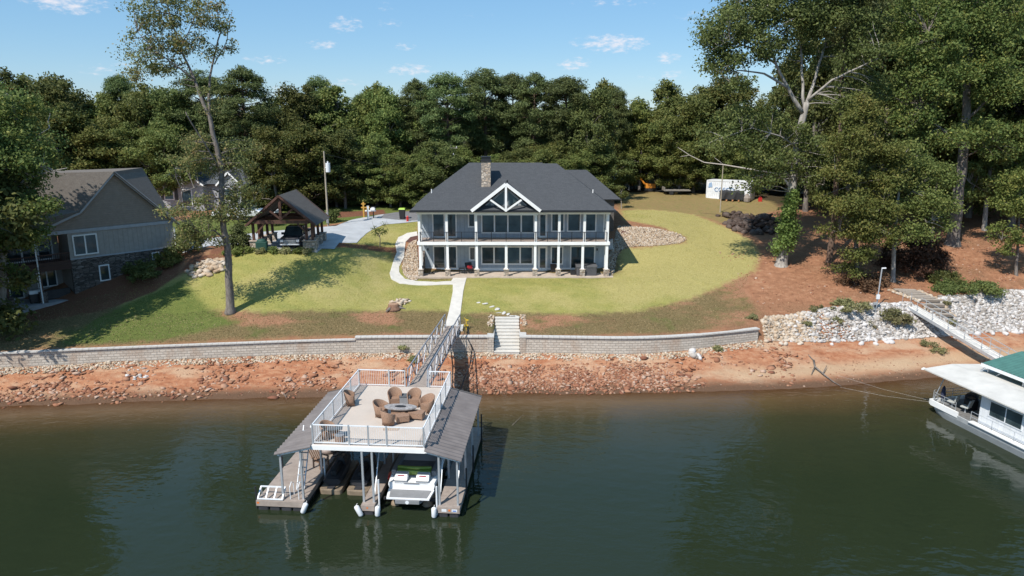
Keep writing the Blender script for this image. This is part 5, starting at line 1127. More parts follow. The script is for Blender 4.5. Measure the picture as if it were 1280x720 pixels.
wr=thing('retaining_wall','curved block retaining wall running right from the stone steps to the white riprap','wall',(10,55.5,1.5),world=True)
wallrun(wr,SX1+.45,20.6,lambda x:2.80)
# steps in the gap
st=thing('stone_steps','pale block steps rising through the gap between the two retaining walls','steps',(-.4,56,1.5),world=True)
yb_=yw(-.4)-.22; n=11; mb=MB(); tr_=MB()
for k in range(n):
    y0_=yb_+k*.41; z_=1.5+(k+1)*.168
    mb.bx(-1.42,.58,y0_,y0_+.9,z_-.5,z_-.05); tr_.bx(-1.45,.61,y0_-.03,y0_+.46,z_-.05,z_)
mb.build('risers',M['cap'],st); tr_.build('treads',M['concrete'],st)
for x in (-1.98,.62):
    mb=MB(); mb.bx(x,x+.5,yb_+.15,yb_+2.3,.8,2.80); mb.uv=lambda p:(p.y+p.x,p.z); mb.build('side_block',M['block'],st); MB().bx(x-.02,x+.54,yb_+.11,yb_+2.3,2.803,2.9).build('side_cap',M['cap'],st)
pts=[]
for k in range(90):
    s_=random.choice((-1,1)); x=-.42+s_*random.uniform(1.15,1.6); y=random.uniform(yb_+2.4,yb_+4.9); pts.append((x,y,zg(x,y)+.02))
rocks('step_edging_stones',pts,rng.uniform(.06,.13,90),M['rock_cream'])
# flat stepping stones going up from the steps
for (px,py) in ((600,378),(606,379),(614,383),(621,386),(628,391),(634,393),(640,395),(624,391),(648,396)):
    p=G(px,py); o=rocks('stepping_stone',[(0,0,-.04)],[.27],M['cap'],2,.16,.12,kind=None); o.location=p; tag(o,'flat grey stepping stone set in the grass above the stone steps','stone','stepping stones above the stone steps')
# ------------------------------------------------------------ materials of the dock
M['alu']=pm('galvanised_aluminium',(.55,.575,.60),.42,.1,4,metal=.55)
M['alu_white']=pm('white_powder_coat',(.72,.74,.76),.4,.06,3)
M['boards']=siding('grey_brown_deck_planks',(.235,.195,.17),.145,bat=.1,horizontal=False)
m,t,b=nt('composite_float_planks'); b.inputs['Roughness'].default_value=.85; tc=N(t,'ShaderNodeTexCoord'); sp=N(t,'ShaderNodeSeparateXYZ'); t.links.new(tc.outputs['Object'],sp.inputs[0]); e=math_(t,'LESS_THAN',math_(t,'FRACT',math_(t,'MULTIPLY',sp.outputs[1],1/.15)),.12); n=noise(t,3,5,.6); t.links.new(mixc(t,math_(t,'MULTIPLY',e,.6),ramp(t,n,[(.3,(.27,.22,.19)),(.7,(.37,.31,.265))]),(.10,.08,.07)),b.inputs['Base Color']); M['boards']=m
M['topdeck']=pm('pale_tan_deck_coating',(.50,.43,.37),.85,.07,1.0)
M['tub']=pm('black_float_tub',(.035,.035,.04),.6,.25,3)
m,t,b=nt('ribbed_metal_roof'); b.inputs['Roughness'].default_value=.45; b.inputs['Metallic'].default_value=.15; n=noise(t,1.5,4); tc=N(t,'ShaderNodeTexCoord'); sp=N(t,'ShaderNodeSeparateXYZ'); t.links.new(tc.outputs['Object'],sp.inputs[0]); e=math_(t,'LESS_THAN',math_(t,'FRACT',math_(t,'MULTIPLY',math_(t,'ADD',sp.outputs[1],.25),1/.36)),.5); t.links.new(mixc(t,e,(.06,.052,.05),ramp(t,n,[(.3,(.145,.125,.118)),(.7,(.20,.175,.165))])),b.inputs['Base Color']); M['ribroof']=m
M['wicker']=pm('brown_wicker',(.27,.165,.11),.8,.35,22,bmp=.02)
M['rubber']=pm('black_rubber',(.018,.018,.02),.7)
m,t,b=nt('white_gelcoat'); b.inputs['Base Color'].default_value=(.78,.79,.80,1); b.inputs['Roughness'].default_value=.22; M['gel']=m
M['lime']=pm('lime_green_gelcoat',(.20,.30,.05),.35,.1)
M['greypad']=pm('grey_foam_deck_pad',(.22,.225,.235),.8,.1)
# ------------------------------------------------------------ floating boathouse
D=thing('boat_dock','two slip floating dock with pale railed roof deck and brown ribbed side roofs','dock',(-10.25,34.1,0),R(-4.5))
WD,DD,DZ=5.85,8.45,3.65
MB().bx(0,WD,0,DD,DZ-.1,DZ).build('roof_deck',M['topdeck'],D)
mb=MB(); mb.bx(-.02,WD+.02,-.09,-.003,DZ-.26,DZ-.02); mb.bx(-.02,WD+.02,DD+.003,DD+.09,DZ-.26,DZ-.02)
for (xa,xb_) in ((-1.85,0),(7.65,WD)):
    for yy in (-.05,DD+.05): mb.beam((xa,yy,3.06),(xb_,yy,DZ-.13),.085,.18)
for k in range(1,7): mb.bx(.02,WD-.02,k*1.2-.04,k*1.2+.04,DZ-.3,DZ-.102)
mb.build('fascia',M['white'],D)
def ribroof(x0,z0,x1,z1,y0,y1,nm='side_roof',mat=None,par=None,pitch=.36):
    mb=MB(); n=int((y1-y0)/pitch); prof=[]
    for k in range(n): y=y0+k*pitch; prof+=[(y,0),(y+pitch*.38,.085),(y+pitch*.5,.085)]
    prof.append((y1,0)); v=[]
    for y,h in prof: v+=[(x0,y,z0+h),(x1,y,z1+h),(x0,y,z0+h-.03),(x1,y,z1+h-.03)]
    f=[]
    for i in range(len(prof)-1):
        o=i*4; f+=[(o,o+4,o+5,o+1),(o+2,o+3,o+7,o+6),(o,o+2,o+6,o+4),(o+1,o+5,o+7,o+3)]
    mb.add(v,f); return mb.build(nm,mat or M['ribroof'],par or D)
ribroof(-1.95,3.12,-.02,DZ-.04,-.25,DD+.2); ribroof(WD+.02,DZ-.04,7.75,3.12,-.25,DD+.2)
bdm=pm('weathered_border_board',(.33,.28,.245),.85,.12,3); MB().bx(.0,.5,.02,DD-.02,DZ+.002,DZ+.006).build('deck_border',bdm,D); MB().bx(WD-.45,WD,.02,DD-.02,DZ+.002,DZ+.006).build('deck_border',bdm,D)
# floats
def flt(x0,x1,y0,y1,nm='float'):
    mb=MB(); mb.bx(x0,x1,y0,y1,.47,.55); o=mb.build('walkway',M['boards'],D)
    s=MB(); s.bx(x0-.03,x0-.003,y0-.03,y1+.03,.25,.545); s.bx(x1+.003,x1+.03,y0-.03,y1+.03,.25,.545); s.bx(x0,x1,y0-.03,y0-.003,.25,.545); s.bx(x0,x1,y1+.003,y1+.03,.25,.545); s.build('skirt_board',M['boards'],o)
    t_=MB(); n=max(1,round((x1-x0)/.62)); w_=(x1-x0)/n; L_=int((y1-y0)/1.25)
    for i in range(n):
        for j in range(L_): rbox(t_,x0+i*w_+.03,x0+(i+1)*w_-.03,y0+.03+j*(y1-y0)/L_,y0+(j+1)*(y1-y0)/L_-.05,-.25,.245,.08)
    t_.build('float_tubs',M['tub'],o); return o
flt(-3.02,-.55,-.35,9.6); flt(2.55,3.2,-.4,8.2); flt(6.5,7.6,-.3,9.6); flt(-.45,6.42,8.3,9.6)
# posts
for (x,ys) in ((-1.7,(-.05,2.8,5.6,8.4)),(-.62,(-.05,2.8,5.6,8.4)),(2.6,(-.05,4.2,8.1)),(3.12,(-.05,4.2,8.1)),(6.56,(-.05,2.8,5.6,8.4)),(7.5,(-.05,2.8,5.6,8.4))):
    for y in ys: MB().bx(x-.05,x+.05,y-.05,y+.05,.3,3.08 if x in(-1.7,7.5) else DZ-.3).build('post',M['alu'],D)
mb=MB()
for x in (-1.7,7.5): mb.bx(x-.04,x+.04,-.1,8.5,2.86,2.96)
for y in (-.05,8.4): mb.bx(-1.75,7.55,y+.06,y+.12,2.84,2.92) if y>1 else None
for a,b_ in (((2.6,.0,.8),(2.9,.0,3.2)),((-1.7,-.05,1.9),(-.62,-.05,.62))): pass
mb.beam((3.12,-.05,.6),(3.12,1.5,3.0),.05); mb.beam((6.56,-.05,.6),(6.56,1.4,3.0),.05); mb.beam((7.5,-.05,1.7),(7.5,1.2,2.9),.05)
mb.build('brace',M['alu'],D)
# railing
def rail(p,q,posts,root,h=1.06,z0=DZ,gap=.115,mat=None,pw=.075):
    p=Vector((*p,z0)); q=Vector((*q,z0)); L_=(q-p).length; d_=(q-p)/L_; mb=MB(); U=Vector((0,0,1))
    mb.beam(p+U*h,q+U*h,.055,.05); mb.beam(p+U*.1,q+U*.1,.04,.04); k=gap
    while k<L_: c_=p+d_*k; mb.beam(c_+U*.12,c_+U*(h-.02),.013); k+=gap
    r_=mb.build('railing',mat or M['alu_white'],root)
    for a in posts: c_=p+d_*a; MB().beam(c_,c_+U*(h+.04),pw).build('post',M['alu'],r_)
rail((.05,.05),(WD-.05,.05),[0,1.9,2.9,3.85,5.75],D); rail((.06,.1),(.06,DD-.1),[1.6,3.2,4.8,6.5],D); rail((WD-.06,.1),(WD-.06,DD-.1),[1.6,3.2,4.8,6.5],D)
rail((.05,DD-.05),(2.95,DD-.05),[0,1.9,2.9],D); rail((4.45,DD-.05),(WD-.05,DD-.05),[0,1.35],D)
# black guide poles beside the floats
for (x,y,h) in ((-3.1,-.2,1.25),(-3.12,3.4,1.25),(7.68,1.8,1.7),(7.68,4.6,1.7),(7.68,8.6,1.9)): MB().cyl((x,y,-.4),(x,y,h),.045,n=8).build('guide_pole',M['rubber'],D)
for (x,y,h) in ((3.35,.1,1.75),(6.42,-.1,1.6),(-.45,2.8,1.5)): MB().cyl((x,y,-.2),(x,y,h),.05,n=8).build('guide_pole',M['alu_white'],D)
# dock ladder up to the roof deck and grab rails
mb=MB()
for x in (-1.35,-.95): mb.beam((x,.9,.55),(x,2.5,DZ-.1),.05)
for k in range(1,9): mb.bx(-1.37,-.93,.9+k*.18-.05,.9+k*.18+.05,.55+k*.345-.015,.55+k*.345+.015)
mb.build('stair_ladder',M['alu'],D)
mb=MB()
for x in (-1.3,-.85): mb.tube([(x,-.1,.55),(x,-.12,1.25),(x,.15,1.4),(x,.4,1.25),(x,.42,.55)],.022,6)
mb.build('grab_rail',M['alu_white'],D)
# number plates / reflectors
mb=MB(); mb.bx(-3.0,-2.88,-.385,-.375,.38,.48); mb.bx(2.82,2.9,-.435,-.43,.38,.46); mb.bx(7.05,7.15,-.335,-.33,.36,.46); mb.build('reflector',pm('orange_reflector',(.7,.16,.02),.4),D)
MB().bx(6.7,6.95,-.336,-.332,.33,.48).build('permit_plate',M['alu_white'],D); MB().bx(7.22,7.5,-.336,-.332,.33,.48).build('permit_plate',M['alu_white'],D); MB().bx(7.27,7.45,-.34,-.3365,.36,.42).build('permit_print',pm('blue_print',(.05,.15,.5),.5),D)
def dl(x,y,z=0): c_,s_=math.cos(R(-4.5)),math.sin(R(-4.5)); return (-10.25+x*c_-y*s_,34.1+x*s_+y*c_,z)
AZD=R(-4.5)
# low white ladder rack lying at the corner of the left walkway
T=thing('ladder_rack','white aluminium step rack lying at the front corner of the left walkway','ladder',dl(-2.25,-.05,.56),AZD); mb=MB()
for yy,zz in ((-.25,.06),(.25,.5)): mb.beam((-.75,yy,zz),(.62,yy,zz),.06)
for x in (-.72,-.3,.14,.58): mb.beam((x,-.25,.06),(x,.25,.5),.07,.05)
mb.build('frame',M['alu_white'],T); mb=MB(); mb.beam((-.72,.25,.45),(-.72,.3,0),.04); mb.beam((.58,.25,.45),(.58,.3,0),.04); mb.build('leg',M['alu'],T)
for k,(x,y,tl,lb) in enumerate(((-.38,-.5,.35,'white boat fender hanging at the inner front corner of the left walkway'),(2.38,-.55,-.4,'white boat fender hanging left of the middle finger end'),(3.42,-.5,.05,'white boat fender hanging right of the middle finger end'),(6.32,-.4,.0,'white boat fender hanging left of the right finger end'))):
    T=thing('boat_fender',lb,'fender',dl(x,y,.02),AZD); mb=MB(); mb.tube([(-tl*.5,0,-.02),(-tl*.47,0,.03),(-tl*.4,0,.08),(tl*.1,0,.5),(tl*.15,0,.55),(tl*.17,0,.58)],[.04,.11,.135,.135,.1,.03],10); mb.build('body',M['alu_white'],T,sm=True); MB().tube([(tl*.17,0,.57),(tl*.1,.15,.62)],.012,5).build('rope',M['white'],T)
# ---- furniture
def wicker_chair(name,label,loc,rz,group=None,w=.72,back=.92):
    o=thing(name,label,'chair',loc,rz,group); r=w/2; mb=MB(); ring=[]
    n=16
    for i in range(n+1):
        a=R(-115+230*i/n); bk=.5+.5*math.cos(a); h=.58+(back-.58)*bk**1.3; fl=1+.12*bk
        cx,cy=math.sin(a),math.cos(a)
        ring.append([(cx*r*.86,cy*r*.86,.1),(cx*r*.9,cy*r*.9,.35),(cx*r*.98*fl,cy*r*.98*fl,h-.03),(cx*r*1.04*fl,cy*r*1.04*fl,h),(cx*r*1.12*fl,cy*r*1.12*fl,h-.03),(cx*r*1.0,cy*r*1.0,.3),(cx*r*.95,cy*r*.95,.08)])
    mb.loft(ring,True,True).build('barrel_back',M['wicker'],o,sm=True)
    pts=[(math.sin(R(a))*r*.88,math.cos(R(a))*r*.88) for a in range(-115,116,23)]; MB().prism(pts,.30,.42).build('seat',M['wicker'],o); MB().prism([(x*.97,y*.97) for x,y in pts],.1,.298).build('apron',M['wicker'],o)
    for a in (-.24,.24):
        for b_ in (-.16,.24): MB().cyl((a,b_,0),(a,b_,.12),.025,n=6).build('leg',M['wicker'],o)
    return o
Z=DZ+.008
def rel(px,py,z=Z): p=P(px,py,z); return (p[0],p[1],z)
def face(p,q): return math.atan2(q[1]-p[1],q[0]-p[0])+PI/2
ctr=rel(499,519)
c1=wicker_chair('wicker_chair','high backed wicker chair alone by the left railing near the back of the deck',rel(440,506),R(100))
def place(px,py,rz,lb,w=None): 
    c_=copy_tree(c1,rel(px,py),rz,lb); 
    if w: c_.scale=w
    return c_
place(411,548,R(60),'brown wicker chair beside the small dark table at the front left of the roof deck')
place(478,520,R(75),'rounded wicker chair left of the stone topped fire table',(1.15,1.15,1))
place(486,531,R(140),'wicker chair nearest the front railing, facing the fire table')
place(494,507,R(15),'left of the two tall wicker chairs behind the fire table',(1,1,1.1))
place(518,508,R(-12),'right of the two tall wicker chairs behind the fire table',(1,1,1.1))
place(533,515,R(-50),'rounded wicker chair right of the fire table by the right railing',(1.15,1.15,1.08))
T=thing('wicker_ottoman','square brown wicker ottoman in front of the fire table','ottoman',rel(503,527),R(20)); mb=MB(); rbox(mb,-.36,.36,-.3,.3,.1,.42,.06); mb.build('top',M['wicker'],T); 
for a in(-.28,.28):
    for c_ in(-.22,.22): MB().bx(a-.03,a+.03,c_-.03,c_+.03,0,.1).build('leg',M['wicker'],T)
T=thing('wicker_bench','low brown wicker bench seat at the right front of the fire table','bench',rel(519,523),R(-12)); mb=MB(); rbox(mb,-.52,.52,-.28,.28,.1,.42,.06); mb.build('seat',M['wicker'],T)
for a in(-.44,.44):
    for c_ in(-.2,.2): MB().bx(a-.03,a+.03,c_-.03,c_+.03,0,.1).build('leg',M['wicker'],T)
T=thing('fire_table','oval fire table with pale mottled stone top and wicker base','table',rel(501,521),R(-5)); ov=[(math.cos(2*PI*k/28)*.92,math.sin(2*PI*k/28)*.42) for k in range(28)]
MB().prism(ov,.56,.62).build('stone_top',pm('mottled_grey_stone',(.30,.28,.27),.5,.45,9),T); MB().prism([(x*.6,y*.7) for x,y in ov],0,.559).build('base',M['wicker'],T); MB().prism([(x*.35,y*.35) for x,y in ov],.621,.64).build('burner_pan',M['rubber'],T)
T=thing('storage_box','dark grey storage box standing between the tall wicker chairs','box',rel(507,506),0); MB().bx(-.3,.3,-.25,.25,0,.55).build('body',M['greypad'],T); MB().bx(-.32,.32,-.27,.27,.552,.61).build('lid',pm('dark_grey_lid',(.10,.105,.11),.6),T)
T=thing('side_table','small dark square table by the front left wicker chair','table',rel(419,546),R(10)); MB().bx(-.4,.4,-.32,.32,.5,.55).build('tabletop',pm('slate_tabletop',(.09,.10,.11),.5),T); MB().bx(-.22,.22,-.2,.2,0,.499).build('base',M['wicker'],T)
T=thing('wicker_footstool','round wicker footstool tucked under the small dark table','footstool',rel(425,552),0); MB().cyl((0,0,.05),(0,0,.36),.25,n=16).build('drum',M['wicker'],T); MB().cyl((0,0,.361),(0,0,.4),.24,n=16).build('cushion',M['greypad'],T)
T=thing('doormat','small pale mat lying near the front railing right of the wicker chair','mat',rel(489,536,DZ+.01),0); MB().bx(-.4,.4,-.16,.16,0,.02).build('pile',pm('pale_mat',(.42,.33,.25),.95),T); MB().bx(-.42,.42,-.18,.18,-.001,.012).build('border',M['wicker'],T)
# lower walkway furniture
T=thing('deck_chair','slatted brown wooden deck chair on the left walkway under the side roof','chair',dl(-.95,3.6,.56),R(60))
mb=MB(); [mb.bx(-.28,.28,-.3+k*.1,-.22+k*.1,.34,.37) for k in range(6)]; mb.build('seat',M['wicker'],T); mb=MB(); [mb.beam((x,.26,.36),(x*1.2,.62,1.0),.08,.02,(0,1,0)) for x in(-.24,-.12,0,.12,.24)]; mb.build('backrest',M['wicker'],T)
for x in(-.32,.32): MB().bx(x-.05,x+.05,-.35,.4,.56,.59).build('armrest',M['wicker'],T); MB().bx(x-.03,x+.03,-.3,-.22,0,.56).build('leg',M['wicker'],T); MB().bx(x-.03,x+.03,.2,.28,0,.56).build('leg',M['wicker'],T)
T=thing('inflatable_tube','grey ring shaped tow tube lying on the left walkway near the back','tube',dl(-1.2,5.6,.72),0); mb=MB(); mb.loft([[((.5+.16*math.cos(b_))*math.cos(a),(.5+.16*math.cos(b_))*math.sin(a),.16*math.sin(b_)) for b_ in np.arange(0,2*PI,PI/4)] for a in np.linspace(0,2*PI,21)],False).build('ring',pm('grey_vinyl',(.25,.2,.18),.5),T,sm=True); MB().cyl((0,0,-.1),(0,0,.0),.4,n=16).build('floor',M['rubber'],T)
T=thing('kayak','dark kayak with red nose leaning along the middle finger','kayak',dl(3.55,3.2,.95),AZD); rings=[]
for k in range(11):
    q=k/10; w_=.30*math.sin(PI*min(.97,max(.03,q)))**.6; rings.append([(w_*math.cos(a),-1.7+3.4*q,.22*math.sin(a)*(w_/.3)+.12*(2*q-1)**2) for a in np.arange(0,2*PI,PI/5)])
MB().loft(rings).build('hull',M['rubber'],T,sm=True); MB().loft([[(x*1.03,y,z*1.03) for x,y,z in r_] for r_ in rings[:3]]).build('red_nose',pm('red_plastic',(.55,.03,.02),.4),T,sm=True)
# ---- wake boat, stern to the camera
def ring(y,hw,zk,zc,zs_,fl=1.0):
    "half section points mirrored: keel, chine, sheer, deck centre"
    P_=[(0,y,zk),(hw*.55,y,zk+.12),(hw*.9,y,zc),(hw*fl,y,zs_-.12),(hw*.98*fl,y,zs_)]
    return P_+[(hw*.80*fl,y,zs_+.02)]+[(-hw*.80*fl,y,zs_+.02)]+[(-a,b_,c_) for a,b_,c_ in P_[::-1][:-1]]
T=thing('wake_boat','white and lime wake boat on the lift in the right slip, stern forward','boat',dl(4.88,.95,.55),AZD)
secs=[(0,1.22,-.3,.0,.62),(.8,1.27,-.33,.0,.66),(2.5,1.28,-.35,.0,.72),(4.2,1.2,-.35,.02,.8),(5.4,.98,-.25,.12,.88),(6.2,.62,-.05,.3,.93),(6.7,.2,.25,.55,.96),(6.85,.03,.6,.75,.97)]
MB().loft([ring(y,hw,a,b_,c_,1.02) for y,hw,a,b_,c_ in secs]).build('hull',M['gel'],T,sm=False)
mb=MB(); mb.loft([[(-1.12,-.95,.17),(1.12,-.95,.17),(1.12,-.95,.25),(-1.12,-.95,.25)],[(-1.22,-.02,.17),(1.22,-.02,.17),(1.22,-.02,.27),(-1.22,-.02,.27)]]); mb.build('swim_platform',M['gel'],T)
MB().loft([[(-.98,-.88,.256),(.98,-.88,.256),(.98,-.88,.268),(-.98,-.88,.268)],[(-1.1,-.1,.276),(1.1,-.1,.276),(1.1,-.1,.288),(-1.1,-.1,.288)]]).build('platform_pad',M['greypad'],T)
MB().loft([[(-.62,-1.1,.02),(.62,-1.1,.02),(.62,-1.1,.2),(-.62,-1.1,.2)],[(-.75,-.7,-.05),(.75,-.7,-.05),(.75,-.7,.165),(-.75,-.7,.165)]]).build('platform_bracket',M['greypad'],T); MB().cyl((0,-1.115,.11),(0,-1.10,.11),.1,n=12).build('badge',M['alu_white'],T)
for s_ in(-1,1):
    mb=MB(); c_=s_*.58; mb.loft([[(c_-.34,.0,.55),(c_+.34,.0,.55),(c_+.34,.0,.7),(c_-.34,.0,.7)],[(c_-.34,.12,.69),(c_+.34,.12,.69),(c_+.34,.22,.98),(c_-.34,.22,.98)],[(c_-.34,.6,.69),(c_+.34,.6,.69),(c_+.34,.6,.98),(c_-.34,.6,.98)]]); se=mb.build('transom_seat',M['gel'],T,bev=.03)
    MB().prism([(c_-.34,-.03),(c_+.34,-.03),(c_+.34,.12),(c_-.34,.12)],.701,.74).build('seat_cushion',M['greypad'],se); MB().add([(c_-.2,.10,.77),(c_+.2,.10,.77),(c_+.26,.15,.88),(c_+.16,.185,.965),(c_-.16,.185,.965),(c_-.26,.15,.88)],[(0,1,2,3,4,5)]).build('red_emblem',pm('maroon_vinyl',(.28,.02,.04),.6),se)
    MB().tube([(s_*1.15,.6,.66),(s_*1.16,2.6,.9),(s_*.9,3.1,2.0),(s_*.6,3.1,2.12)],[.05,.05,.05,.05],8).build('tower_leg',M['gel'],T)
mb=MB(); mb.bx(-.95,.95,.62,3.4,.70,.735); mb.build('cockpit_floor',M['greypad'],T); 
for s_ in(-1,1): MB().bx(s_*1.08-.12,s_*1.08+.12,.65,3.2,.69,1.0).build('gunwale_cushion',M['greypad'],T)
mb=MB(); mb.bx(-.9,.9,.64,.95,.736,1.0); mb.build('rear_bench',M['lime'],T,bev=.04)
MB().loft([[(-1.0,1.9,2.10),(1.0,1.9,2.10),(1.0,1.9,2.16),(-1.0,1.9,2.16)],[(-1.05,3.4,2.16),(1.05,3.4,2.16),(1.05,3.4,2.22),(-1.05,3.4,2.22)]]).build('tower_bimini',M['rubber'],T)
mb=MB(); mb.add([(-1.1,3.6,.8),(-.3,3.9,.8),(.3,3.9,.8),(1.1,3.6,.8),(-1.0,3.3,1.2),(-.28,3.6,1.25),(.28,3.6,1.25),(1.0,3.3,1.2)],[(0,1,5,4),(1,2,6,5),(2,3,7,6)]).build('windshield',M['glass'],T)
MB().bx(-.4,.4,-.05,.62,.60,.64).build('walk_through',M['greypad'],T)
MB().tube([(-.9,.95,1.05),(-.3,.75,1.12),(.3,.75,1.12),(.9,.95,1.05)],.09,8).build('rolled_towel',M['lime'],T,sm=True)
T=thing('boat_lift','black and tan tank boat lift under the white wake boat','boat lift',dl(4.88,.95,.0),AZD)
for s_ in(-.85,.85): mb=MB(); mb.tube([(s_,-.35,-.02),(s_,-.2,-.02),(s_,5.4,-.02),(s_,5.5,-.02)],[.12,.28,.28,.15],10); mb.build('float_tank',pm('stained_tan_tank',(.25,.19,.13),.6),T,sm=True)
mb=MB(); mb.bx(-1.5,1.5,-.1,.05,.2,.32); mb.bx(-1.5,1.5,3.4,3.55,.2,.32); mb.build('cross_beam',M['tub'],T)
# ---- two personal watercraft
def jetski(label,loc):
    o=thing('jet_ski',label,'jet ski',loc,AZD)
    rr=[]
    for y,hw,zk,zs_ in ((0,.5,-.05,.35),(.9,.55,-.1,.4),(1.9,.48,-.05,.5),(2.6,.3,.1,.58),(3.0,.06,.35,.6)): rr.append([(0,y,zk),(hw*.8,y,zk+.12),(hw,y,zs_-.1),(hw*.75,y,zs_),(-hw*.75,y,zs_),(-hw,y,zs_-.1),(-hw*.8,y,zk+.12)])
    MB().loft(rr).build('hull',M['tub'],o); mb=MB(); mb.loft([[(-.17,.35,.36),(.17,.35,.36),(.14,.35,.62),(-.14,.35,.62)],[(-.19,1.5,.4),(.19,1.5,.4),(.13,1.5,.72),(-.13,1.5,.72)]]); mb.build('seat',M['rubber'],o,bev=.04)
    MB().loft([[(-.3,1.55,.45),(.3,1.55,.45),(.16,1.55,.9),(-.16,1.55,.9)],[(-.25,2.5,.55),(.25,2.5,.55),(.1,2.4,.72),(-.1,2.4,.72)]]).build('front_cowl',M['tub'],o); MB().tube([(-.38,1.45,.95),(-.1,1.6,.95),(.1,1.6,.95),(.38,1.45,.95)],.025,6).build('handlebar',M['rubber'],o)
    return o
jetski('dark jet ski on the left float inside the left slip',dl(.25,1.9,.35)); j2=jetski('dark jet ski beside the middle finger in the left slip',dl(1.75,1.9,.35))
for k,(x,lb) in enumerate(((.25,'tan drive on float under the left jet ski'),(1.75,'tan drive on float under the jet ski by the middle finger'))):
    T=thing('jet_ski_float',lb,'float',dl(x,1.5,0),AZD); mb=MB(); rbox(mb,-.62,.62,0,3.6,-.1,.28,.2); mb.build('pontoon',pm('stained_tan_float',(.22,.17,.12),.7,.3),T,bev=.05); MB().bx(-.2,.2,.1,3.3,.281,.33).build('roller_track',M['tub'],T)
# ------------------------------------------------------------ gangway from the roof deck to the bank
M['gang']=pm('gangway_truss_aluminium',(.30,.32,.36),.5,.1,5,metal=.4)
pA=Vector((dl(3.7,DD,0)[0],dl(3.7,DD,0)[1],DZ-.02)); pB=Vector((-4.85,57.3,zg(-4.85,57.6)+.12)); gd=(pB-pA); GL=gd.length; gaz=math.atan2(gd.y,gd.x)-PI/2; gsl=gd.z/math.hypot(gd.x,gd.y)
T=thing('gangway','long aluminium truss gangway from the roof deck to the concrete path','gangway',tuple(pA),gaz)
HL=math.hypot(gd.x,gd.y); gz_=lambda y:gsl*y
mb=MB(); mb.beam((0,0,0),(0,HL,gz_(HL)),1.1,.06); mb.build('walkway',M['boards'],T)
for s_ in(-.62,.62):
    mb=MB(); h0=1.08; lo=-.22
    mb.beam((s_,0,lo),(s_,HL,gz_(HL)+lo),.07,.09); mb.beam((s_,.3,h0),(s_,HL-.3,gz_(HL-.3)+h0),.07,.08)
    mb.beam((s_,0,lo),(s_,.3,h0),.06); mb.beam((s_,HL,gz_(HL)+lo),(s_,HL-.3,gz_(HL)+h0),.06)
    mb.beam((s_,0,.5),(s_,HL,gz_(HL)+.5),.03); n=12
    for k in range(n):
        y0,y1=.3+(HL-.6)*k/n,.3+(HL-.6)*(k+1)/n
        if k%2: mb.beam((s_,y0,gz_(y0)+h0),(s_,y1,gz_(y1)+lo),.045)
        else: mb.beam((s_,y0,gz_(y0)+lo),(s_,y1,gz_(y1)+h0),.045)
        mb.beam((s_+.002,y0,gz_(y0)+lo),(s_+.002,y0,gz_(y0)+h0),.035)
    mb.build('side_truss',M['gang'],T)
mb=MB()
for k in range(13): y=HL*k/12; mb.bx(-.6,.6,y-.03,y+.03,gz_(y)-.22,gz_(y)-.14)
mb.build('cross_member',M['gang'],T)
p=G(581,411); T=thing('pier_abutment','low concrete landing pad under the bank end of the truss gangway','landing',(-4.85,57.6,zg(-4.85,57.6))); MB().bx(-.8,.8,-.9,.6,-.4,.06).build('slab',M['concrete'],T); MB().bx(-.7,-.6,-.8,-.7,.0,.3).build('anchor_bracket',M['gang'],T)
mb=MB(); q0=Vector((-3.7,57.0,zg(-3.7,57.0)+.25)); mb.tube([q0,(-3.5,56.2,2.9),(-3.2,55.2,1.9),(-3.3,53.5,1.2),(-3.6,51.5,.8),(-3.8,49.5,.5),(-4.0,47,1.5),(-3.9,44,2.6),dl(6.4,8.6,3.2)],.045,6); o=mb.build('utility_cable',M['rubber'],None); tag(o,'black utility cable bundle sagging from the bank to the dock beside the gangway','cable')
# ------------------------------------------------------------ houseboat on the right
HA=R(12)   # heads away and slightly left
HB=thing('houseboat','white houseboat with flat white roof and open front deck moored at the right','houseboat',(28.95,47.1,0),HA)
# local: x right, y towards bow is positive ; bow at y=0, hull runs to y=-13
bw=3.9
rg=[]
for y,x0,x1,zk,zs_ in ((.15,.55,bw-.55,.35,.72),(-.5,.1,bw-.1,.05,.74),(-1.6,0,bw,-.2,.75),(-6,0,bw,-.25,.72),(-13.5,0,bw,-.25,.72)):
    rg.append([(x0,y,zs_),(x0+.05,y,zs_-.3),(x0+.3,y,zk),(x1-.3,y,zk),(x1-.05,y,zs_-.3),(x1,y,zs_)])
hull=pm('weathered_pale_hull',(.42,.44,.45),.4,.12,1.5)
MB().loft(rg).build('hull',hull,HB); MB().bx(.12,bw-.12,-3.9,-.3,.752,.78).build('front_deck',pm('worn_grey_deck',(.16,.155,.15),.85,.25,4),HB)
mb=MB(); mb.bx(-.02,.1,-2.6,-.3,.6,.98); mb.bx(.1,bw-.1,-.18,-.06,.6,.95); mb.build('bow_bulwark',M['white'],HB)
MB().bx(-.1,.28,-13.5,-3.6,.72,.80).build('side_deck',M['white'],HB)
wm,t,b=nt('white_boat_panelling'); b.inputs['Roughness'].default_value=.5; tc=N(t,'ShaderNodeTexCoord'); sp=N(t,'ShaderNodeSeparateXYZ'); t.links.new(tc.outputs['Object'],sp.inputs[0]); e=math_(t,'LESS_THAN',math_(t,'FRACT',math_(t,'MULTIPLY',math_(t,'ADD',sp.outputs[1],sp.outputs[0]),1/.42)),.05); t.links.new(mixc(t,math_(t,'MULTIPLY',e,.5),ramp(t,noise(t,1.4,6,.7,sz=.3),[(.3,(.60,.62,.62)),(.6,(.74,.76,.79))]),(.4,.42,.45)),b.inputs['Base Color'])
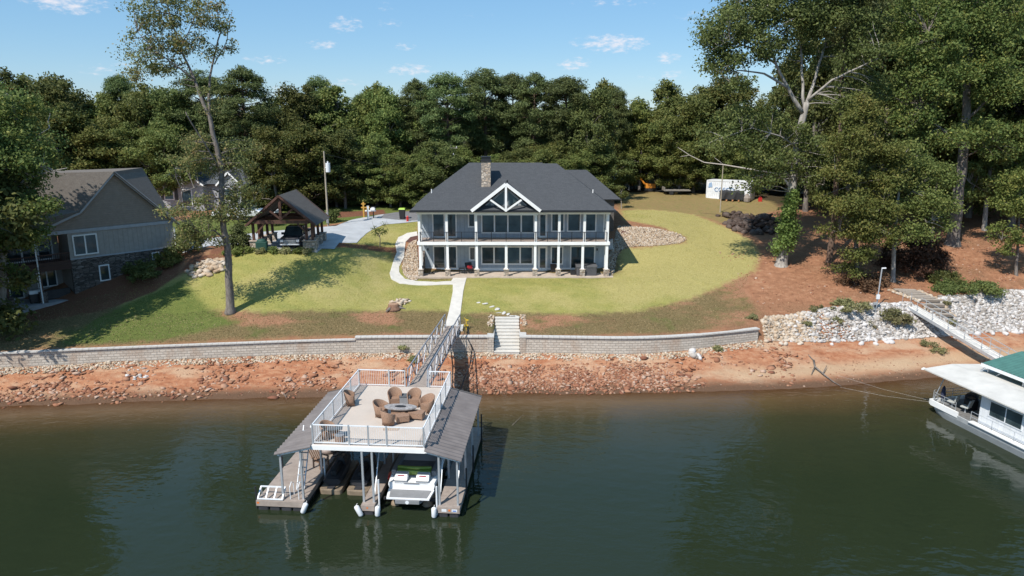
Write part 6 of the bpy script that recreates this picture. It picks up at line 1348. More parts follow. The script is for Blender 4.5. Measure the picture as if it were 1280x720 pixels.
mb=MB(); mb.bx(.35,.43,-13.4,-3.9,.8,2.95); mb.bx(bw-.4,bw-.3,-13.4,-3.9,.8,2.95); mb.bx(.43,1.15,-3.98,-3.9,.8,2.95); mb.bx(2.35,bw-.4,-3.98,-3.9,.8,2.95); mb.bx(.43,bw-.4,-13.4,-13.3,.8,2.95); mb.bx(1.15,2.35,-3.98,-3.9,2.6,2.95); mb.build('cabin_wall',wm,HB)
MB().bx(.43,bw-.4,-13.2,-4.0,.79,.82).build('cabin_floor',M['greypad'],HB)
MB().bx(1.15,2.35,-4.02,-3.97,.8,2.6).build('dark_doorway',M['glass'],HB)
def sidewin(y0,y1,z0,z1,n=1,rail=False):
    T_=lambda p:Vector((.35+(p.y),-p.x,p.z)); window(HB,-y1,-y0,z0,z1,0,n,.06,.05,frame=M['alu_white'],mt=T_,rail=rail)
sidewin(-7.0,-4.6,1.55,2.6,2); sidewin(-9.9,-8.6,1.35,2.15,1,True); sidewin(-12.3,-11,1.35,2.15,1,True)
mb=MB(); mb.loft([[(-.35,y,2.95+c_),(-.35,y,3.03+c_),(bw/2,y,3.20+c_),(bw+.35,y,3.03+c_),(bw+.35,y,2.95+c_),(bw/2,y,3.1+c_)] for y,c_ in ((.35,.02),(-6,0),(-13.7,0))]); mb.build('roof',pm('off_white_roof_membrane',(.58,.56,.52),.75,.13,.9),HB)
MB().box((-.32,.38,3.02),(.35,.14,.08),.5).build('roof_corner_lip',M['white'],HB)
MB().beam((.12,-.35,.9),(.35,-.9,2.95),.05).build('roof_prop',M['alu'],HB); MB().beam((bw-.12,-.35,.9),(bw-.35,-.9,2.95),.05).build('roof_prop',M['alu'],HB)
mb=MB()
for z_ in (1.15,1.35,1.55): mb.tube([(.1,-2.3,z_),(.1,-.5,z_),(.4,-.05,z_),(bw-.4,-.05,z_),(bw-.1,-.5,z_),(bw-.1,-3.6,z_)],.018,5)
for x,y in ((.1,-2.3),(.1,-1.3),(.4,-.05),(bw/2,-.05),(bw-.4,-.05),(bw-.1,-2)): mb.cyl((x,y,.75),(x,y,1.56),.02,n=5)
mb.build('bow_rail',M['alu'],HB)
mb=MB(); 
for z_ in (1.15,1.5): mb.tube([(-.05,-3.7,z_),(-.05,-13.4,z_)],.015,5)
for k in range(7): mb.cyl((-.05,-3.7-k*1.6,.8),(-.05,-3.7-k*1.6,1.51),.016,n=5)
mb.build('side_rail',M['alu'],HB)
MB().bx(.31,.35,-7.9,-7.82,1.75,2.0).build('cabin_lamp',M['black'],HB)
MB().add([(.346,-10.4,1.9),(.346,-9.4,2.62),(.346,-10.4,2.72)],[(0,1,2)]).build('pennant_panel',M['alu_white'],HB)
# roof ladder rail on the houseboat
mb=MB(); mb.tube([(3.0,-1.0,3.1),(3.2,-1.4,3.75),(3.3,-1.6,3.75)],.025,6); mb.tube([(2.6,-1.3,3.12),(2.95,-1.7,3.75)],.025,6); mb.tube([(2.6,-1.3,3.15),(3.4,-1.35,3.15)],.02,6); mb.build('roof_ladder_rail',M['alu'],HB)
def hbl(x,y,z): c_,s_=math.cos(HA),math.sin(HA); return (28.95+x*c_-y*s_,47.1+x*s_+y*c_,z)
def deckchair(lb,loc,rz):
    o=thing('boat_chair',lb,'chair',loc,rz); MB().cyl((0,0,0),(0,0,.38),.05,n=8).build('pedestal',M['alu'],o); MB().bx(-.26,.26,-.25,.25,.38,.48).build('seat',M['ribroof'] if False else pm('grey_vinyl_seat',(.42,.43,.41),.6),o,bev=.03); MB().box((0,.28,.72),(.5,.09,.5),mt=Matrix.Rotation(-.25,3,'X')).build('backrest',pm('grey_vinyl_back',(.42,.43,.41),.6),o,bev=.03); return o
deckchair('pale grey deck chair nearest the bow of the houseboat',hbl(.75,-1.35,.78),HA+R(200)); deckchair('pale grey deck chair nearer the cabin on the houseboat front deck',hbl(.85,-2.35,.78),HA+R(200))
T=thing('folded_parasol','dark navy folded parasol standing at the houseboat bow','parasol',hbl(.7,-.55,.78),HA); MB().cyl((0,0,0),(0,0,1.1),.03,n=6).build('pole',M['alu'],T); MB().tube([(0,0,.35),(0,0,.6),(0,0,1.1),(0,0,1.25)],[.12,.16,.1,.02],8).build('canopy',pm('navy_fabric',(.02,.025,.06),.8),T)
for k,(x,y) in enumerate(((1.7,-1.9),(2.6,-2.6),(2.4,-1.2))):
    T=thing('covered_grill',['dark covered grill in the shade of the houseboat deck','dark tarp covered crate beside the houseboat doorway','black folded camp chair near the houseboat bow rail'][k],['grill','crate','camp chair'][k],hbl(x,y,.78),HA+k); mb=MB(); rbox(mb,-.35,.35,-.3,.3,.0,.7,.1); mb.build('cover',M['rubber'],T,bev=.06); MB().bx(-.2,.2,-.2,.2,.705,.8).build('lid',M['black'],T)
for k,(z0,x1_) in enumerate(((.85,22.5),(.75,23.6))):
    mb=MB(); a=Vector(hbl(.1,-.2,z0)); b_=Vector(P(1050,470+k*14,0.4)); mb.tube([a,a.lerp(b_,.5)-Vector((0,0,.12)),b_],.005,4); o=mb.build('mooring_rope',M['cap'],None); tag(o,['upper mooring rope running from the houseboat bow towards the beach','lower mooring rope running from the houseboat bow towards the shallows'][k],'rope')
# ------------------------------------------------------------ green roofed dock
GX,GY=31.9,46.5; GD=thing('covered_dock','green metal roofed dock behind the houseboat at the right edge','dock',(GX,GY,0),R(12))
green=pm('green_ribbed_metal',(.055,.15,.13),.6,.15,2)
ribroof(0,3.75,3.0,4.35,-9.0,.0,'roof',green,GD,.3); ribroof(3.0,4.35,6.4,3.75,-9.0,.0,'roof',green,GD,.3)
mb=MB(); mb.bx(-.03,.03,-9,.0,3.55,3.76); mb.bx(6.37,6.43,-9,0,3.55,3.76); mb.bx(.03,6.37,-.05,.0,3.55,3.7); mb.build('fascia',M['alu_white'],GD)
for x in (.35,6.0):
    for y in (-.3,-3,-5.8,-8.6): MB().bx(x-.05,x+.05,y-.05,y+.05,.3,3.8).build('post',M['alu'],GD)
mb=MB(); mb.bx(.1,1.3,-9,0,.45,.55); mb.bx(5.2,6.4,-9,0,.45,.55); mb.bx(1.3,5.2,-1.4,0,.45,.549); mb.build('walkway',M['boards'],GD); mb=MB(); rbox(mb,.15,1.25,-8.9,-.1,-.2,.44); rbox(mb,5.25,6.35,-8.9,-.1,-.2,.44); mb.build('float_tubs',M['tub'],GD)
mb=MB(); mb.beam((.35,-.3,2.6),(.35,-1.5,3.6),.05); mb.beam((.35,-3,2.6),(.35,-4.2,3.6),.05); mb.build('brace',M['alu'],GD)
# right steps and gangway
T0=Vector(P(1133,379,3.75)); B0_=Vector((37.6,46.6,.9)); B0_=Vector(P(1262,455,1.0))
gd=(B0_-T0); gaz=math.atan2(gd.y,gd.x)-PI/2; HL=math.hypot(gd.x,gd.y); sl2=gd.z/HL
T=thing('gangway','long white railed gangway from the timber steps down to the green roofed dock','gangway',tuple(T0),gaz)
g2=lambda y:sl2*y; LL=HL*1.25
MB().beam((0,0,0),(0,LL,g2(LL)),1.05,.08).build('walkway',pm('pale_walk_boards',(.70,.66,.60),.8),T)
for s_ in (-.55,.55):
    mb=MB(); mb.beam((s_,0,-.06),(s_,LL,g2(LL)-.06),.06,.24)
    for k in range(int(LL/1.5)+1): y=min(LL,k*1.5); mb.beam((s_,y,g2(y)),(s_,y,g2(y)+.95),.035)
    for k in range(3,int(LL/1.5)): y=k*1.5; mb.beam((s_,y,g2(y)+.1),(s_,y+1.4,g2(y+1.4)+.9),.03)
    mb.beam((s_,1.0,g2(1)+.95),(s_,LL,g2(LL)+.95),.04); mb.beam((s_,1.0,g2(1)+.5),(s_,LL,g2(LL)+.5),.03); mb.build('side_rail',M['alu'],T)
SXr=(36.2,37.9); stp=thing('timber_steps','weathered timber and gravel steps cut into the white riprap bank','steps',(36.9,62.8,2.0),world=True)
mb=MB(); tr_=MB(); ptop=Vector((36.3,64.6,0))
for k in range(9):
    q=k/8; y=65.2-2.9*q; x=36.0+1.9*q; z_=zg(x+.5,y)+.22
    tr_.box((x+.55,y,z_),(1.9,.34,.09),R(-8)); mb.box((x+.55,y-.19,z_-.12),(1.9,.1,.2),R(-8)); 
tr_.build('treads',pm('weathered_timber',(.36,.31,.26),.9,.2,5),stp); mb.build('risers',pm('dark_step_timber',(.17,.14,.115),.9),stp)
pts=[];
for k in range(110):
    q=random.random(); s_=random.choice((-1,1)); x=36.0+1.9*q+.55+s_*random.uniform(1.05,1.5); y=65.4-3.0*q; pts.append((x,y,zg(x,y)+.05))
rocks('step_edging_stones',pts,rng.uniform(.12,.24,110),M['rock_cream'])
# lamp post
p=G(1094,393); T=thing('lamp_post','slim grey lamp post with small top light and meter boxes above the riprap','lamp post',p); MB().tube([(0,0,-.2),(.12,0,4.1)],.055,8).build('pole',M['alu'],T); mb=MB(); mb.beam((.1,0,4.08),(.42,-.1,4.12),.12,.09); mb.build('lamp_head',M['alu_white'],T)
MB().bx(-.14,.14,-.2,-.06,1.35,1.75).build('meter_box',M['alu_white'],T); MB().bx(-.32,-.1,-.15,.05,.35,1.0).build('lower_box',M['alu'],T); MB().cyl((-.2,-.16,.75),(-.2,-.24,.75),.09,n=10).build('meter_dial',M['black'],T)
# ------------------------------------------------------------ utility poles
def pole(lb,loc,h,mat,r=.13,trans=False,arm=0,nm='utility_pole'):
    o=thing(nm,lb,'pole',loc); MB().cyl((0,0,-.3),(0,0,h),r,r*.65,10).build('shaft',mat,o)
    if trans: t_=MB(); t_.cyl((.38,-.1,h-2.3),(.38,-.1,h-1.3),.26,n=12); t_.cyl((.38,-.1,h-1.3),(.38,-.1,h-1.1),.08,n=8); t_.beam((0,0,h-1.8),(.3,-.1,h-1.8),.08); t_.build('transformer',M['alu_white'],o)
    if arm: MB().bx(-arm,arm,-.06,.06,h-.5,h-.36).build('cross_arm',mat,o); [MB().cyl((x,0,h-.36),(x,0,h-.18),.05,n=6).build('insulator',M['alu_white'],o) for x in (-arm+.1,0,arm-.1)]
    return o
wd=pm('pale_pole_wood',(.36,.31,.24),.9,.15,3); wr_=pm('red_brown_pole_wood',(.20,.085,.05),.9); wg=pm('grey_pole_wood',(.22,.2,.175),.9)
Y=82; X=atpx(409,Y,10); zz=zg(X,Y); o=pole('tall pale wooden utility pole with white transformer right of the carport',(X,Y,zz),topz(189,Y)-zz,wd,.12,True,.0)
MB().bx(-.12,.14,-.3,-.15,.4,1.6).build('meter_box',M['greypad'],o)
Y=98; X=atpx(564,Y,12); zz=zg(X,Y); pole('utility pole with crossarm and white transformer behind the slate roof left of the chimney',(X,Y,zz),topz(181,Y)-zz,wg,.13,True,.9)
Y=96; X=atpx(516.5,Y,10); zz=zg(X,Y); pole('short bare red brown pole at the road left of the slate roofed house',(X,Y,zz),topz(219,Y)-zz,wr_,.12)
Y=97; X=atpx(888,Y,10); zz=zg(X,Y); pole('thin pale pole standing in front of the white shipping container',(X-.0,Y-5,zz-.4),topz(203,Y)-zz+.5,wd,.08)
Y=110; X=atpx(644,Y,12); zz=zg(X,Y); pole('distant grey pole seen among the pines behind the roof ridge',(X,Y,zz),topz(190,Y)-zz,wg,.12,False,.7)
Y=106; X=atpx(766,Y,12); zz=zg(X,Y); pole('distant grey pole beside the grey roofed shed',(X,Y,zz),topz(205,Y)-zz,wg,.12,True)
mb=MB(); a=Vector((atpx(409,82,10),82,topz(192,82))); b_=Vector((atpx(564,98,12),98,topz(186,98))); mb.tube([a.lerp(b_,k/8)-Vector((0,0,1.6*math.sin(PI*k/8))) for k in range(9)],.018,4); o=mb.build('power_line',M['rubber'],None); tag(o,'thin power line sagging between the two transformer poles','power line')
# ------------------------------------------------------------ bin, hydrant, mailboxes, spigot
p=G(503,274); T=thing('wheelie_bin','black wheeled rubbish bin with lime green lid at the road edge','bin',p); MB().loft([[(-.28,-.3,.08),(.28,-.3,.08),(.28,.3,.08),(-.28,.3,.08)],[(-.36,-.4,1.2),(.36,-.4,1.2),(.36,.4,1.2),(-.36,.4,1.2)]]).build('body',M['rubber'],T); MB().loft([[(-.4,-.44,1.205),(.4,-.44,1.205),(.4,.44,1.205),(-.4,.44,1.205)],[(-.34,-.36,1.34),(.34,-.36,1.34),(.34,.4,1.34),(-.34,.4,1.34)]]).build('lid',pm('lime_plastic',(.35,.55,.05),.5),T)
for s_ in(-.3,.3): MB().cyl((s_-.04,.3,.12),(s_+.04,.3,.12),.13,n=10).build('wheel',M['black'],T)
p=G(509.5,277); T=thing('fire_hydrant','small red fire hydrant beside the black bin','hydrant',p); red=pm('hydrant_red',(.5,.03,.025),.45); MB().tube([(0,0,0),(0,0,.08),(0,0,.08),(0,0,.5),(0,0,.55),(0,0,.66),(0,0,.7)],[.17,.17,.12,.12,.14,.08,.03],10).build('body',red,T); MB().cyl((-.2,0,.38),(.2,0,.38),.06,n=8).build('side_outlet',red,T)
p=G(455,272); T=thing('mailbox_post','yellow wooden mailbox post left of the white mailbox','mailbox',p); ye=pm('yellow_wood',(.50,.27,.05),.8); MB().bx(-.09,.09,-.09,.09,0,1.9).build('post',ye,T); MB().bx(-.3,.75,-.07,.07,1.15,1.3).build('arm',ye,T); MB().beam((0,0,.7),(.5,0,1.15),.08).build('brace',ye,T); MB().bx(-.25,.25,-.1,.1,1.6,1.72).build('top_arm',ye,T)
p=G(460.5,274); T=thing('mailbox','white mailbox on a white post at the drive entrance','mailbox',p); MB().bx(-.1,.1,-.1,.1,0,1.55).build('post',M['white'],T); MB().bx(-.35,.95,-.09,.09,.95,1.08).build('arm',M['white'],T); MB().loft([[(.3,y,1.09),(.85,y,1.09),(.85,y,1.3),(.72,y,1.4),(.43,y,1.4),(.3,y,1.3)] for y in(-.22,.22)]).build('box',M['white'],T); MB().bx(-.13,.13,-.13,.13,1.55,1.6).build('post_cap',M['white'],T)
p=G(467,273); T=thing('mailbox','black mailbox on a thin black post right of the white one','mailbox',p); MB().bx(-.05,.05,-.05,.05,0,1.2).build('post',M['black'],T); MB().loft([[(-.3,y,1.2),(.3,y,1.2),(.3,y,1.38),(.15,y,1.46),(-.15,y,1.46),(-.3,y,1.38)] for y in(-.16,.16)]).build('box',M['black'],T)
p=G(583,412); T=thing('water_spigot','yellow yard hydrant standing in the grass right of the gangway top','yard hydrant',p); ye2=pm('safety_yellow',(.62,.42,.04),.5); MB().cyl((0,0,0),(0,0,.85),.04,n=8).build('pipe',ye2,T); MB().bx(-.05,.18,-.05,.05,.74,.84).build('spout',ye2,T); MB().beam((0,0,.86),(-.18,0,1.0),.04).build('handle',ye2,T); MB().bx(-.16,.16,-.05,.05,.3,.4).build('valve_body',ye2,T)
# stump, its stones, rock pile, white rock lumps, driftwood
p=G(492,386); T=thing('tree_stump','broad cut tree stump on the left grass beside a small stone pile','stump',p); MB().tube([(0,0,-.1),(0,0,.05),(0,0,.25),(0,0,.42)],[.75,.6,.48,.44],14).build('trunk',barkmat('stump_bark',(.13,.07,.045),(.27,.16,.11)),T,sm=True); MB().cyl((0,0,.421),(0,0,.43),.42,n=14).build('cut_top',pm('cut_wood',(.36,.22,.14),.9),T)
for k in range(3): a=2.1*k; MB().tube([(math.cos(a)*.5,math.sin(a)*.5,.1),(math.cos(a)*1.1,math.sin(a)*1.1,-.05)],[.14,.03],6).build('root',M['bark'],T)
def pile(name,label,base,n,w,h,s0,s1,mat,seed=0,cat='rock pile',flat=.65):
    q=[]
    for k in range(n):
        a=rng.uniform(0,6.28); r_=rng.random()**.6; x,y=math.cos(a)*r_*w/2,math.sin(a)*r_*w/2*.7; q.append((x,y,zg(base[0]+x,base[1]+y)-base[2]+h*(1-r_)*rng.uniform(.1,1)))
    o=rocks(name,q,rng.uniform(s0,s1,n),mat,1,flat,.25,.25,kind=None); o.location=base; tag(o,label,cat); return o
pile('stone_pile','pale heaped flat stones behind the tree stump',G(500,379),34,2.1,.35,.14,.3,M['rock_cream'],flat=.45)
pile('stone_pile','long heap of tan field stones near the rear corner of the taupe house',G(262,335),150,4.2,.5,.14,.34,M['rock_cream'])
pile('white_rock','lone white angular rock lump on the clay below the right wall',G(868,444),7,1.3,.2,.2,.42,M['rock_white'],cat='rock')
pile('white_rock','flat white rubble patch on the clay below the left wall',G(172,467),16,1.9,.05,.1,.24,M['rock_white'],cat='rock',flat=.35)
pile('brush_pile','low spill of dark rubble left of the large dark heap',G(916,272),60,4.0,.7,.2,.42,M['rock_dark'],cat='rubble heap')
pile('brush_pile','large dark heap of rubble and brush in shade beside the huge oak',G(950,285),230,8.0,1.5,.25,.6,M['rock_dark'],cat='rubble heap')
def drift(lb,pts,r0,br=()):
    mb=MB(); b_=Vector(pts[0]); mb.tube([Vector(p)-b_ for p in pts],[r0*(1-.8*k/(len(pts)-1)) for k in range(len(pts))],6)
    for q in br: mb.tube([Vector(p)-b_ for p in q],[r0*.5,r0*.25,.01][:len(q)],5)
    o=mb.build('driftwood',M['bark'],None,sm=True); o.location=b_; tag(o,lb,'driftwood')
A=lambda px,py,dz=.08:(lambda p:(p[0],p[1],max(p[2],-.02)+dz))(G(px,py))
drift('long forked driftwood branch lying on the sand left of the houseboat',[A(1017,452),A(1018,462,.25),A(1028,470,.2),A(1042,480,.12),A(1052,484,.02)],.09,[[A(1018,462,.25),A(1014,470,.1)],[A(1028,470,.2),A(1033,462,.3)],[A(1017,452),A(1010,446,.15)]])
drift('small bare twig sticking out of the shallows left of the dock',[P(352,490,.02),P(357,495,.25),P(358,500,.02)],.04,[[P(357,495,.25),P(361,488,.5)]])
drift('thin curved twig floating in the water right of the dock',[P(640,532,.0),P(648,524,.08),P(655,517,.3)],.02)
# ------------------------------------------------------------ shipping container with its blue lettering
cl=P(880,245,9.3); za=zg(29.5,101)
CT_=thing('shipping_container','white weathered shipping container with faded blue lettering at the field edge','container',(27.35,101.8,zg(28,101)-.02),R(-33))
LC,WC,HC=6.06,2.44,2.59
wc,t,b=nt('weathered_white_container_paint'); b.inputs['Roughness'].default_value=.6; n=noise(t,1.6,6,.65); n2=noise(t,9,4,.7); c=ramp(t,n,[(.35,(.62,.64,.66)),(.6,(.74,.75,.76))]); c=mixc(t,smooth(t,n2,.66,.78),c,(.30,.16,.09)); t.links.new(c,b.inputs['Base Color']); M['cont']=wc
mb=MB(); nn=22; prof=[]
for k in range(nn): x=k*LC/nn; w_=LC/nn; prof+=[(x,0),(x+w_*.4,0),(x+w_*.5,.04),(x+w_*.9,.04)]
prof.append((LC,0)); v=[]
for x,h in prof: v+=[(x,h,.15),(x,h,HC-.12)]
mb.add(v,[(2*i,2*i+2,2*i+3,2*i+1) for i in range(len(prof)-1)]); mb.bx(0,LC,.06,WC,.15,HC-.1); mb.build('corrugated_body',wc,CT_)
mb=MB(); 
for z0,z1 in ((0,.16),(HC-.12,HC)): mb.bx(0,LC,-.02,.06,z0,z1); mb.bx(LC,LC+.05,.0,WC,z0,z1)
mb.bx(-.02,.12,-.022,.1,.16,HC-.12); mb.bx(LC-.12,LC+.02,-.022,.1,.16,HC-.12); mb.bx(LC-.1,LC+.03,WC-.12,WC,.16,HC-.12); mb.bx(.0,LC,.06,WC,HC-.1,HC-.02); mb.build('frame',wc,CT_)
for k in range(2):
    y0_=.13+k*1.1; d_=MB(); d_.bx(LC,LC+.03,y0_,y0_+1.06,.18,HC-.14); d_=d_.build('door',wc,CT_); r_=MB()
    for y in(.25,.8): r_.cyl((LC+.06,y0_+y,.2),(LC+.06,y0_+y,HC-.15),.022,n=6)
    for z_ in (.5,1.1,1.7,2.2): r_.bx(LC+.031,LC+.05,y0_+.2,y0_+.9,z_-.03,z_+.03)
    r_.build('lock_rod',M['alu'],d_)
blue=pm('faded_blue_lettering',(.10,.22,.42),.7,.3,6)
def text3(s_,size,par,mat,loc,rot,name='lettering',ext=.004,sx=1):
    c_=bpy.data.curves.new('lettering','FONT'); c_.body=s_; c_.size=size; c_.extrude=ext; c_.resolution_u=3; tmp=bpy.data.objects.new('t',c_); COL.objects.link(tmp); bpy.context.view_layer.update()
    me=bpy.data.meshes.new_from_object(tmp.evaluated_get(bpy.context.evaluated_depsgraph_get())); bpy.data.objects.remove(tmp); me.materials.clear(); me.materials.append(mat)
    o=bpy.data.objects.new(name,me); COL.objects.link(o); o.parent=par; o.location=loc; o.rotation_euler=rot; o.scale=(sx,1,1); return o
text3('COSCO',.82,CT_,blue,(1.1,-.035,1.05),(PI/2,0,0),sx=.98)
for k,(x,w_) in enumerate(((2.1,.5),(3.0,.7),(3.9,.5))):
    pass
rs=pm('rust_stain_blue',(.25,.36,.52),.8)
MB().add([(.25,-.026,1.5),(.85,-.026,1.65),(.7,-.026,2.3),(.3,-.026,2.1)],[(0,1,2,3)]).build('faded_emblem',rs,CT_)
# tarp covered heap with timbers in front
p=G(917,251); T=thing('tarp_heap','black tarp covered heap with timber ends in front of the white container','tarp heap',(p[0],p[1],p[2]),R(-20)); mb=MB(); rng2=random.Random(4)
mb.loft([[(x,-.7+rng2.uniform(-.1,.1),.25),(x,-.65,1.15+rng2.uniform(-.1,.15)),(x,.0,1.45+rng2.uniform(-.15,.1)),(x,.6,1.2),(x,.7,.2)] for x in np.linspace(-1.9,1.3,8)]); mb.build('tarp',M['rubber'],T); 
for k in range(4): MB().bx(-1.8+k*.8,-1.6+k*.8,-.95,-.72,0,.22).build('timber',pm('orange_timber',(.40,.2,.09),.8) if k==0 else bpy.data.materials['orange_timber'],T)
MB().tube([(1.75,-.3,0),(1.75,-.3,.5),(1.75,-.3,1.05)],[.42,.5,.2],9).build('wrapped_bundle',pm('grey_brown_wrap',(.28,.24,.21),.9),T)
p=G(950,252); T=thing('fuel_can','small red fuel can beside the container doors','can',p); rb=MB(); rbox(rb,-.24,.24,-.15,.15,0,.5,.05); rb.build('body',red,T); MB().tube([(-.15,0,.5),(-.1,0,.62),(.1,0,.62),(.15,0,.5)],.03,6).build('handle',red,T)
p=G(845,243); T=thing('flatbed_trailer','small low flatbed trailer parked at the back of the mown field','trailer',p); MB().bx(-1.9,1.9,-.9,.9,.55,.68).build('bed',wg,T); MB().bx(-1.9,-1.8,-.9,.9,.68,1.1).build('headboard',wg,T); MB().beam((-1.9,0,.6),(-3.0,0,.45),.08).build('tow_bar',M['rubber'],T)
for s_ in(-.95,.95): w_=MB(); w_.cyl((-.9,s_-.1,.3),(-.9,s_+.1,.3),.3,n=14); w_.build('wheel',M['rubber'],T)
p=G(812,239); T=thing('mini_excavator','small orange excavator partly hidden at the tree edge of the field','excavator',p); org=pm('machine_orange',(.62,.24,.03),.5)
for s_ in (-.5,.5): mb=MB(); mb.loft([[(x,s_-.15,.0),(x,s_+.15,.0),(x,s_+.15,.45),(x,s_-.15,.45)] for x in(-.9,.9)]); mb.build('track',M['rubber'],T,bev=.1)
rb=MB(); rbox(rb,-.7,.8,-.6,.6,.5,1.15,.15); rb.build('body',org,T); MB().bx(-.3,.5,-.5,.3,1.15,2.3).build('cab',M['glass'],T); MB().tube([(-.7,.2,1.0),(-1.7,.2,2.3),(-2.5,.2,1.9)],[.14,.12,.1],6).build('boom',org,T); MB().tube([(-2.5,.2,1.9),(-2.6,.2,.8)],[.1,.08],6).build('arm',org,T); MB().loft([[(-2.8,-.05,.8),(-2.4,-.05,.8),(-2.5,-.05,.3),(-2.9,-.05,.4)],[(-2.8,.45,.8),(-2.4,.45,.8),(-2.5,.45,.3),(-2.9,.45,.4)]]).build('bucket',M['rubber'],T)
# ------------------------------------------------------------ vehicles
def vehicle(name,label,loc,rz,paint,truck=False):
    "front faces -y"
    o=thing(name,label,'pickup truck' if truck else 'car',loc,rz); hw=1.0 if truck else .9
    ht=1.95 if truck else 1.48; L_=5.8 if truck else 4.6; hb_=1.2 if truck else .95
    def sec(y,z0,z1,w): return [(-w,y,z0),(-w*1.02,y,(z0+z1)/2),(-w*.93,y,z1),(w*.93,y,z1),(w*1.02,y,(z0+z1)/2),(w,y,z0)]
    MB().loft([sec(0,.45,hb_-.2,hw*.88),sec(.12,.38,hb_-.05,hw*.97),sec(1.35,.36,hb_+.0,hw),sec(L_*.6,.36,hb_+.02,hw),sec(L_-.12,.38,hb_+.0,hw*.98),sec(L_,.45,hb_-.15,hw*.92)]).build('body',paint,o,bev=.03)
    y0_,y1_,y2_,y3_=(1.35,2.0,3.3,3.6) if truck else (1.15,1.9,3.2,4.1)
    cab=[(y0_,hb_+.0,hw*.9),(y1_,ht,hw*.74),(y2_,ht,hw*.74),(y3_,hb_+.02,hw*.9)]
    v=[];
    for y,z_,w in cab: v+=[(-w,y,z_),(w,y,z_)]
    MB().add(v,[(0,1,3,2),(4,5,7,6),(0,2,4,6),(1,7,5,3)]).build('windows',M['glass'],o)
    MB().loft([[(-hw*.76,y1_-.05,ht),(hw*.76,y1_-.05,ht),(hw*.74,y1_-.05,ht+.05),(-hw*.74,y1_-.05,ht+.05)],[(-hw*.76,y2_+.05,ht),(hw*.76,y2_+.05,ht),(hw*.74,y2_+.05,ht+.05),(-hw*.74,y2_+.05,ht+.05)]]).build('roof',paint,o)
    for s_ in(-1,1):
        mb=MB(); mb.beam((s_*hw*.9,y0_,hb_),(s_*hw*.75,y1_,ht+.02),.07); mb.beam((s_*hw*.9,y3_,hb_),(s_*hw*.75,y2_,ht+.02),.09); mb.beam((s_*hw*.91,(y1_+y2_)/2,hb_),(s_*hw*.76,(y1_+y2_)/2,ht),.07); mb.beam((s_*hw*.91,y0_+.02,hb_+.01),(s_*hw*.91,y3_,hb_+.01),.06); mb.build('pillars',paint,o)
    if truck: 
        mb=MB(); mb.bx(-hw*.88,hw*.88,3.75,L_-.12,hb_-.45,hb_-.4); mb.bx(-hw*.84,hw*.84,3.75,L_-.15,hb_+.03,hb_+.06); mb.build('bed_cover',M['rubber'],o)
    g_=MB(); g_.bx(-hw*.6,hw*.6,-.05,-.0,.62,hb_-.28); g_=g_.build('grille',M['black'],o)
    if truck:
        q=MB(); [q.bx(-hw*.6,hw*.6,-.07,-.051,z_,z_+.05) for z_ in (.62,.74,.87)]; q.build('grille_bars',M['alu'],g_)
    mb=MB(); mb.bx(-hw*.95,hw*.95,-.12,.02,.42,.55); mb.build('bumper',M['alu'] if truck else paint,o,bev=.03)
    MB().bx(-.26,.26,-.13,-.122,.46,.58).build('number_plate',M['alu_white'],o)
    for s_ in(-1,1):
        MB().bx(s_*hw*.64,s_*hw*.9,-.03,.1,.72,hb_-.25).build('headlight',M['alu_white'],o)
        MB().bx(s_*hw*.95,s_*(hw+.22),y0_+.25,y0_+.38,hb_+.02,hb_+.24).build('mirror',M['black'],o)
        for y in (1.0,L_-1.25):
            w_=MB(); w_.cyl((s_*(hw-.22),y,.38),(s_*(hw+.02),y,.38),.39,n=18); w_=w_.build('tyre',M['rubber'],o); MB().cyl((s_*(hw+.0),y,.38),(s_*(hw+.03),y,.38),.22,n=10).build('rim',M['alu'],w_)
    return o
navy,t,b=nt('dark_navy_car_paint'); b.inputs['Base Color'].default_value=(.012,.015,.025,1); b.inputs['Roughness'].default_value=.2; b.inputs['Coat Weight'].default_value=.6
p=P(363,309,cz); vehicle('pickup_truck','dark navy pickup truck parked nose out under the wooden carport',(-21.65,69.35,cz+.0),R(2),navy,True)
p=G(331,322)
wht,t,b=nt('white_car_paint'); b.inputs['Base Color'].default_value=(.75,.76,.78,1); b.inputs['Roughness'].default_value=.25
slv,t,b=nt('blue_grey_car_paint'); b.inputs['Base Color'].default_value=(.22,.30,.40,1); b.inputs['Roughness'].default_value=.25
T=thing('covered_grill','dark green covered grill beside the left pier of the carport','grill',(-24.1,68.5,zg(-24.1,68.5)),R(10)); gt=pm('dark_green_cover',(.012,.06,.045),.7); rb=MB(); rbox(rb,-.55,.55,-.35,.35,.05,.95,.15); rb.build('cover',gt,T,bev=.06); MB().sphere((0,0,.95),.36,12,6,(1.3,.9,.75)).build('lid_cover',gt,T,sm=True)
X=atpx(318,88,9); vehicle('parked_car','white and blue car parked beyond the left eave of the carport',(X,86,zg(X,87)),R(75),wht)
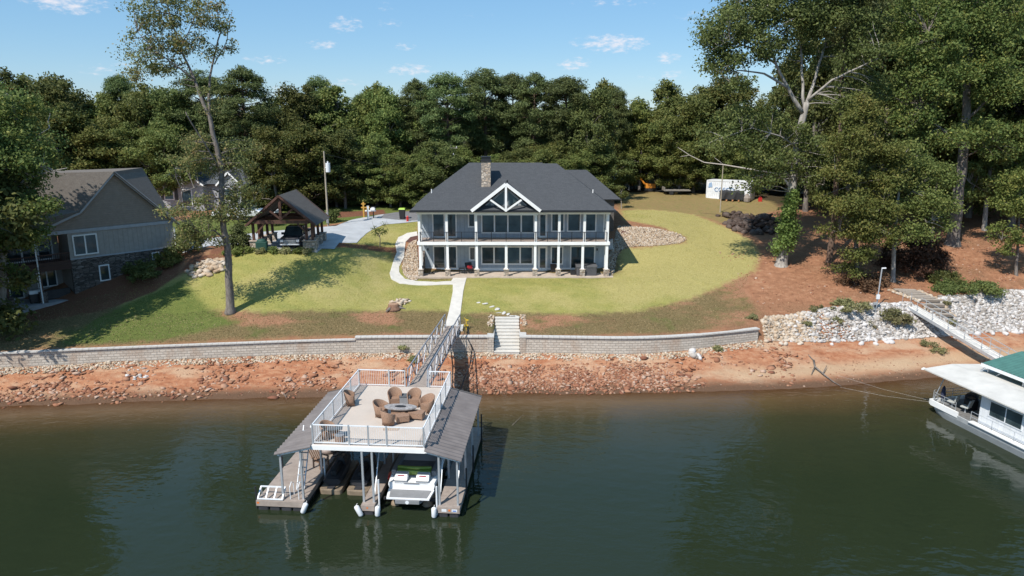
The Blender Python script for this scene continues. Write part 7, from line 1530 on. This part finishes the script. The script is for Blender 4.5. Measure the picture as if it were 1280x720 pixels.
# covered pontoon / runabout boat on a trailer behind the carport
X=atpx(338,86,9); T=thing('boat_on_trailer','white runabout boat on a trailer behind the carport','boat',(X+1.5,84.0,zg(X,84)+.1),R(92)); MB().loft([ring(y,hw,a+.75,b_+.75,c_+.85,1.02) for y,hw,a,b_,c_ in ((0,1.0,-.2,.05,.5),(1.5,1.1,-.25,.05,.55),(3.6,1.0,-.2,.1,.65),(4.9,.6,.1,.35,.75),(5.5,.1,.5,.6,.8))]).build('hull',M['gel'],T); mb=MB(); mb.add([(-.9,2.8,1.4),(-.3,3.2,1.4),(.3,3.2,1.4),(.9,2.8,1.4),(-.8,2.5,1.85),(-.28,2.9,1.9),(.28,2.9,1.9),(.8,2.5,1.85)],[(0,1,5,4),(1,2,6,5),(2,3,7,6)]); mb.build('windshield',M['glass'],T)
MB().bx(-.9,.9,.3,2.2,1.36,1.5).build('seats',slv,T); mb=MB(); mb.bx(-.7,.7,.2,4.5,.38,.48); mb.beam((0,4.5,.43),(0,6.4,.43),.1); mb.build('trailer_frame',M['rubber'],T)
for s_ in(-.95,.95): MB().cyl((s_-.1,1.4,.3),(s_+.1,1.4,.3),.31,n=14).build('wheel',M['rubber'],T)
# bare bleached limb reaching over the field
b=G(962,262)
def deadlimb():
    Y0=86; W=lambda px,py,d=0:Vector(PY(px,py,Y0+d)); mb=MB(); base=W(960,196)
    mb.tube([W(975,218,1)-base,W(940,212)-base,W(905,206)-base,W(880,203)-base,W(862,194)-base,W(847,184)-base],[.12,.1,.085,.07,.045,.015],6); mb.tube([W(862,194)-base,W(850,196)-base],[.04,.01],5); mb.tube([W(905,206)-base,W(893,197)-base],[.05,.01],5)
    mb.tube([W(975,218,1)-base,W(990,236,2)-base,Vector((W(992,262,2).x,Y0+2,zg(W(992,262,2).x,Y0+2)-.2))-base],[.12,.17,.2],7)
    o=mb.build('dead_tree',M['bark_dead'],None,sm=True); o.location=base; tag(o,'bleached bare dead limb arching over the field towards the container','dead tree')
deadlimb()
# fallen leaf drifts / loose stones under the right trees: small dark stones
p=scatter(700,22,60,lambda X:ywt(X)+1.5,lambda X:ywt(X)+16,lambda X,Y:max(0,fbm(X,Y,.3,55,2)*2-.7)); rocks('ground_stones',p,rng.uniform(.04,.12,len(p)),M['rock_red'])
sc.render.resolution_x=1024; sc.render.resolution_y=576
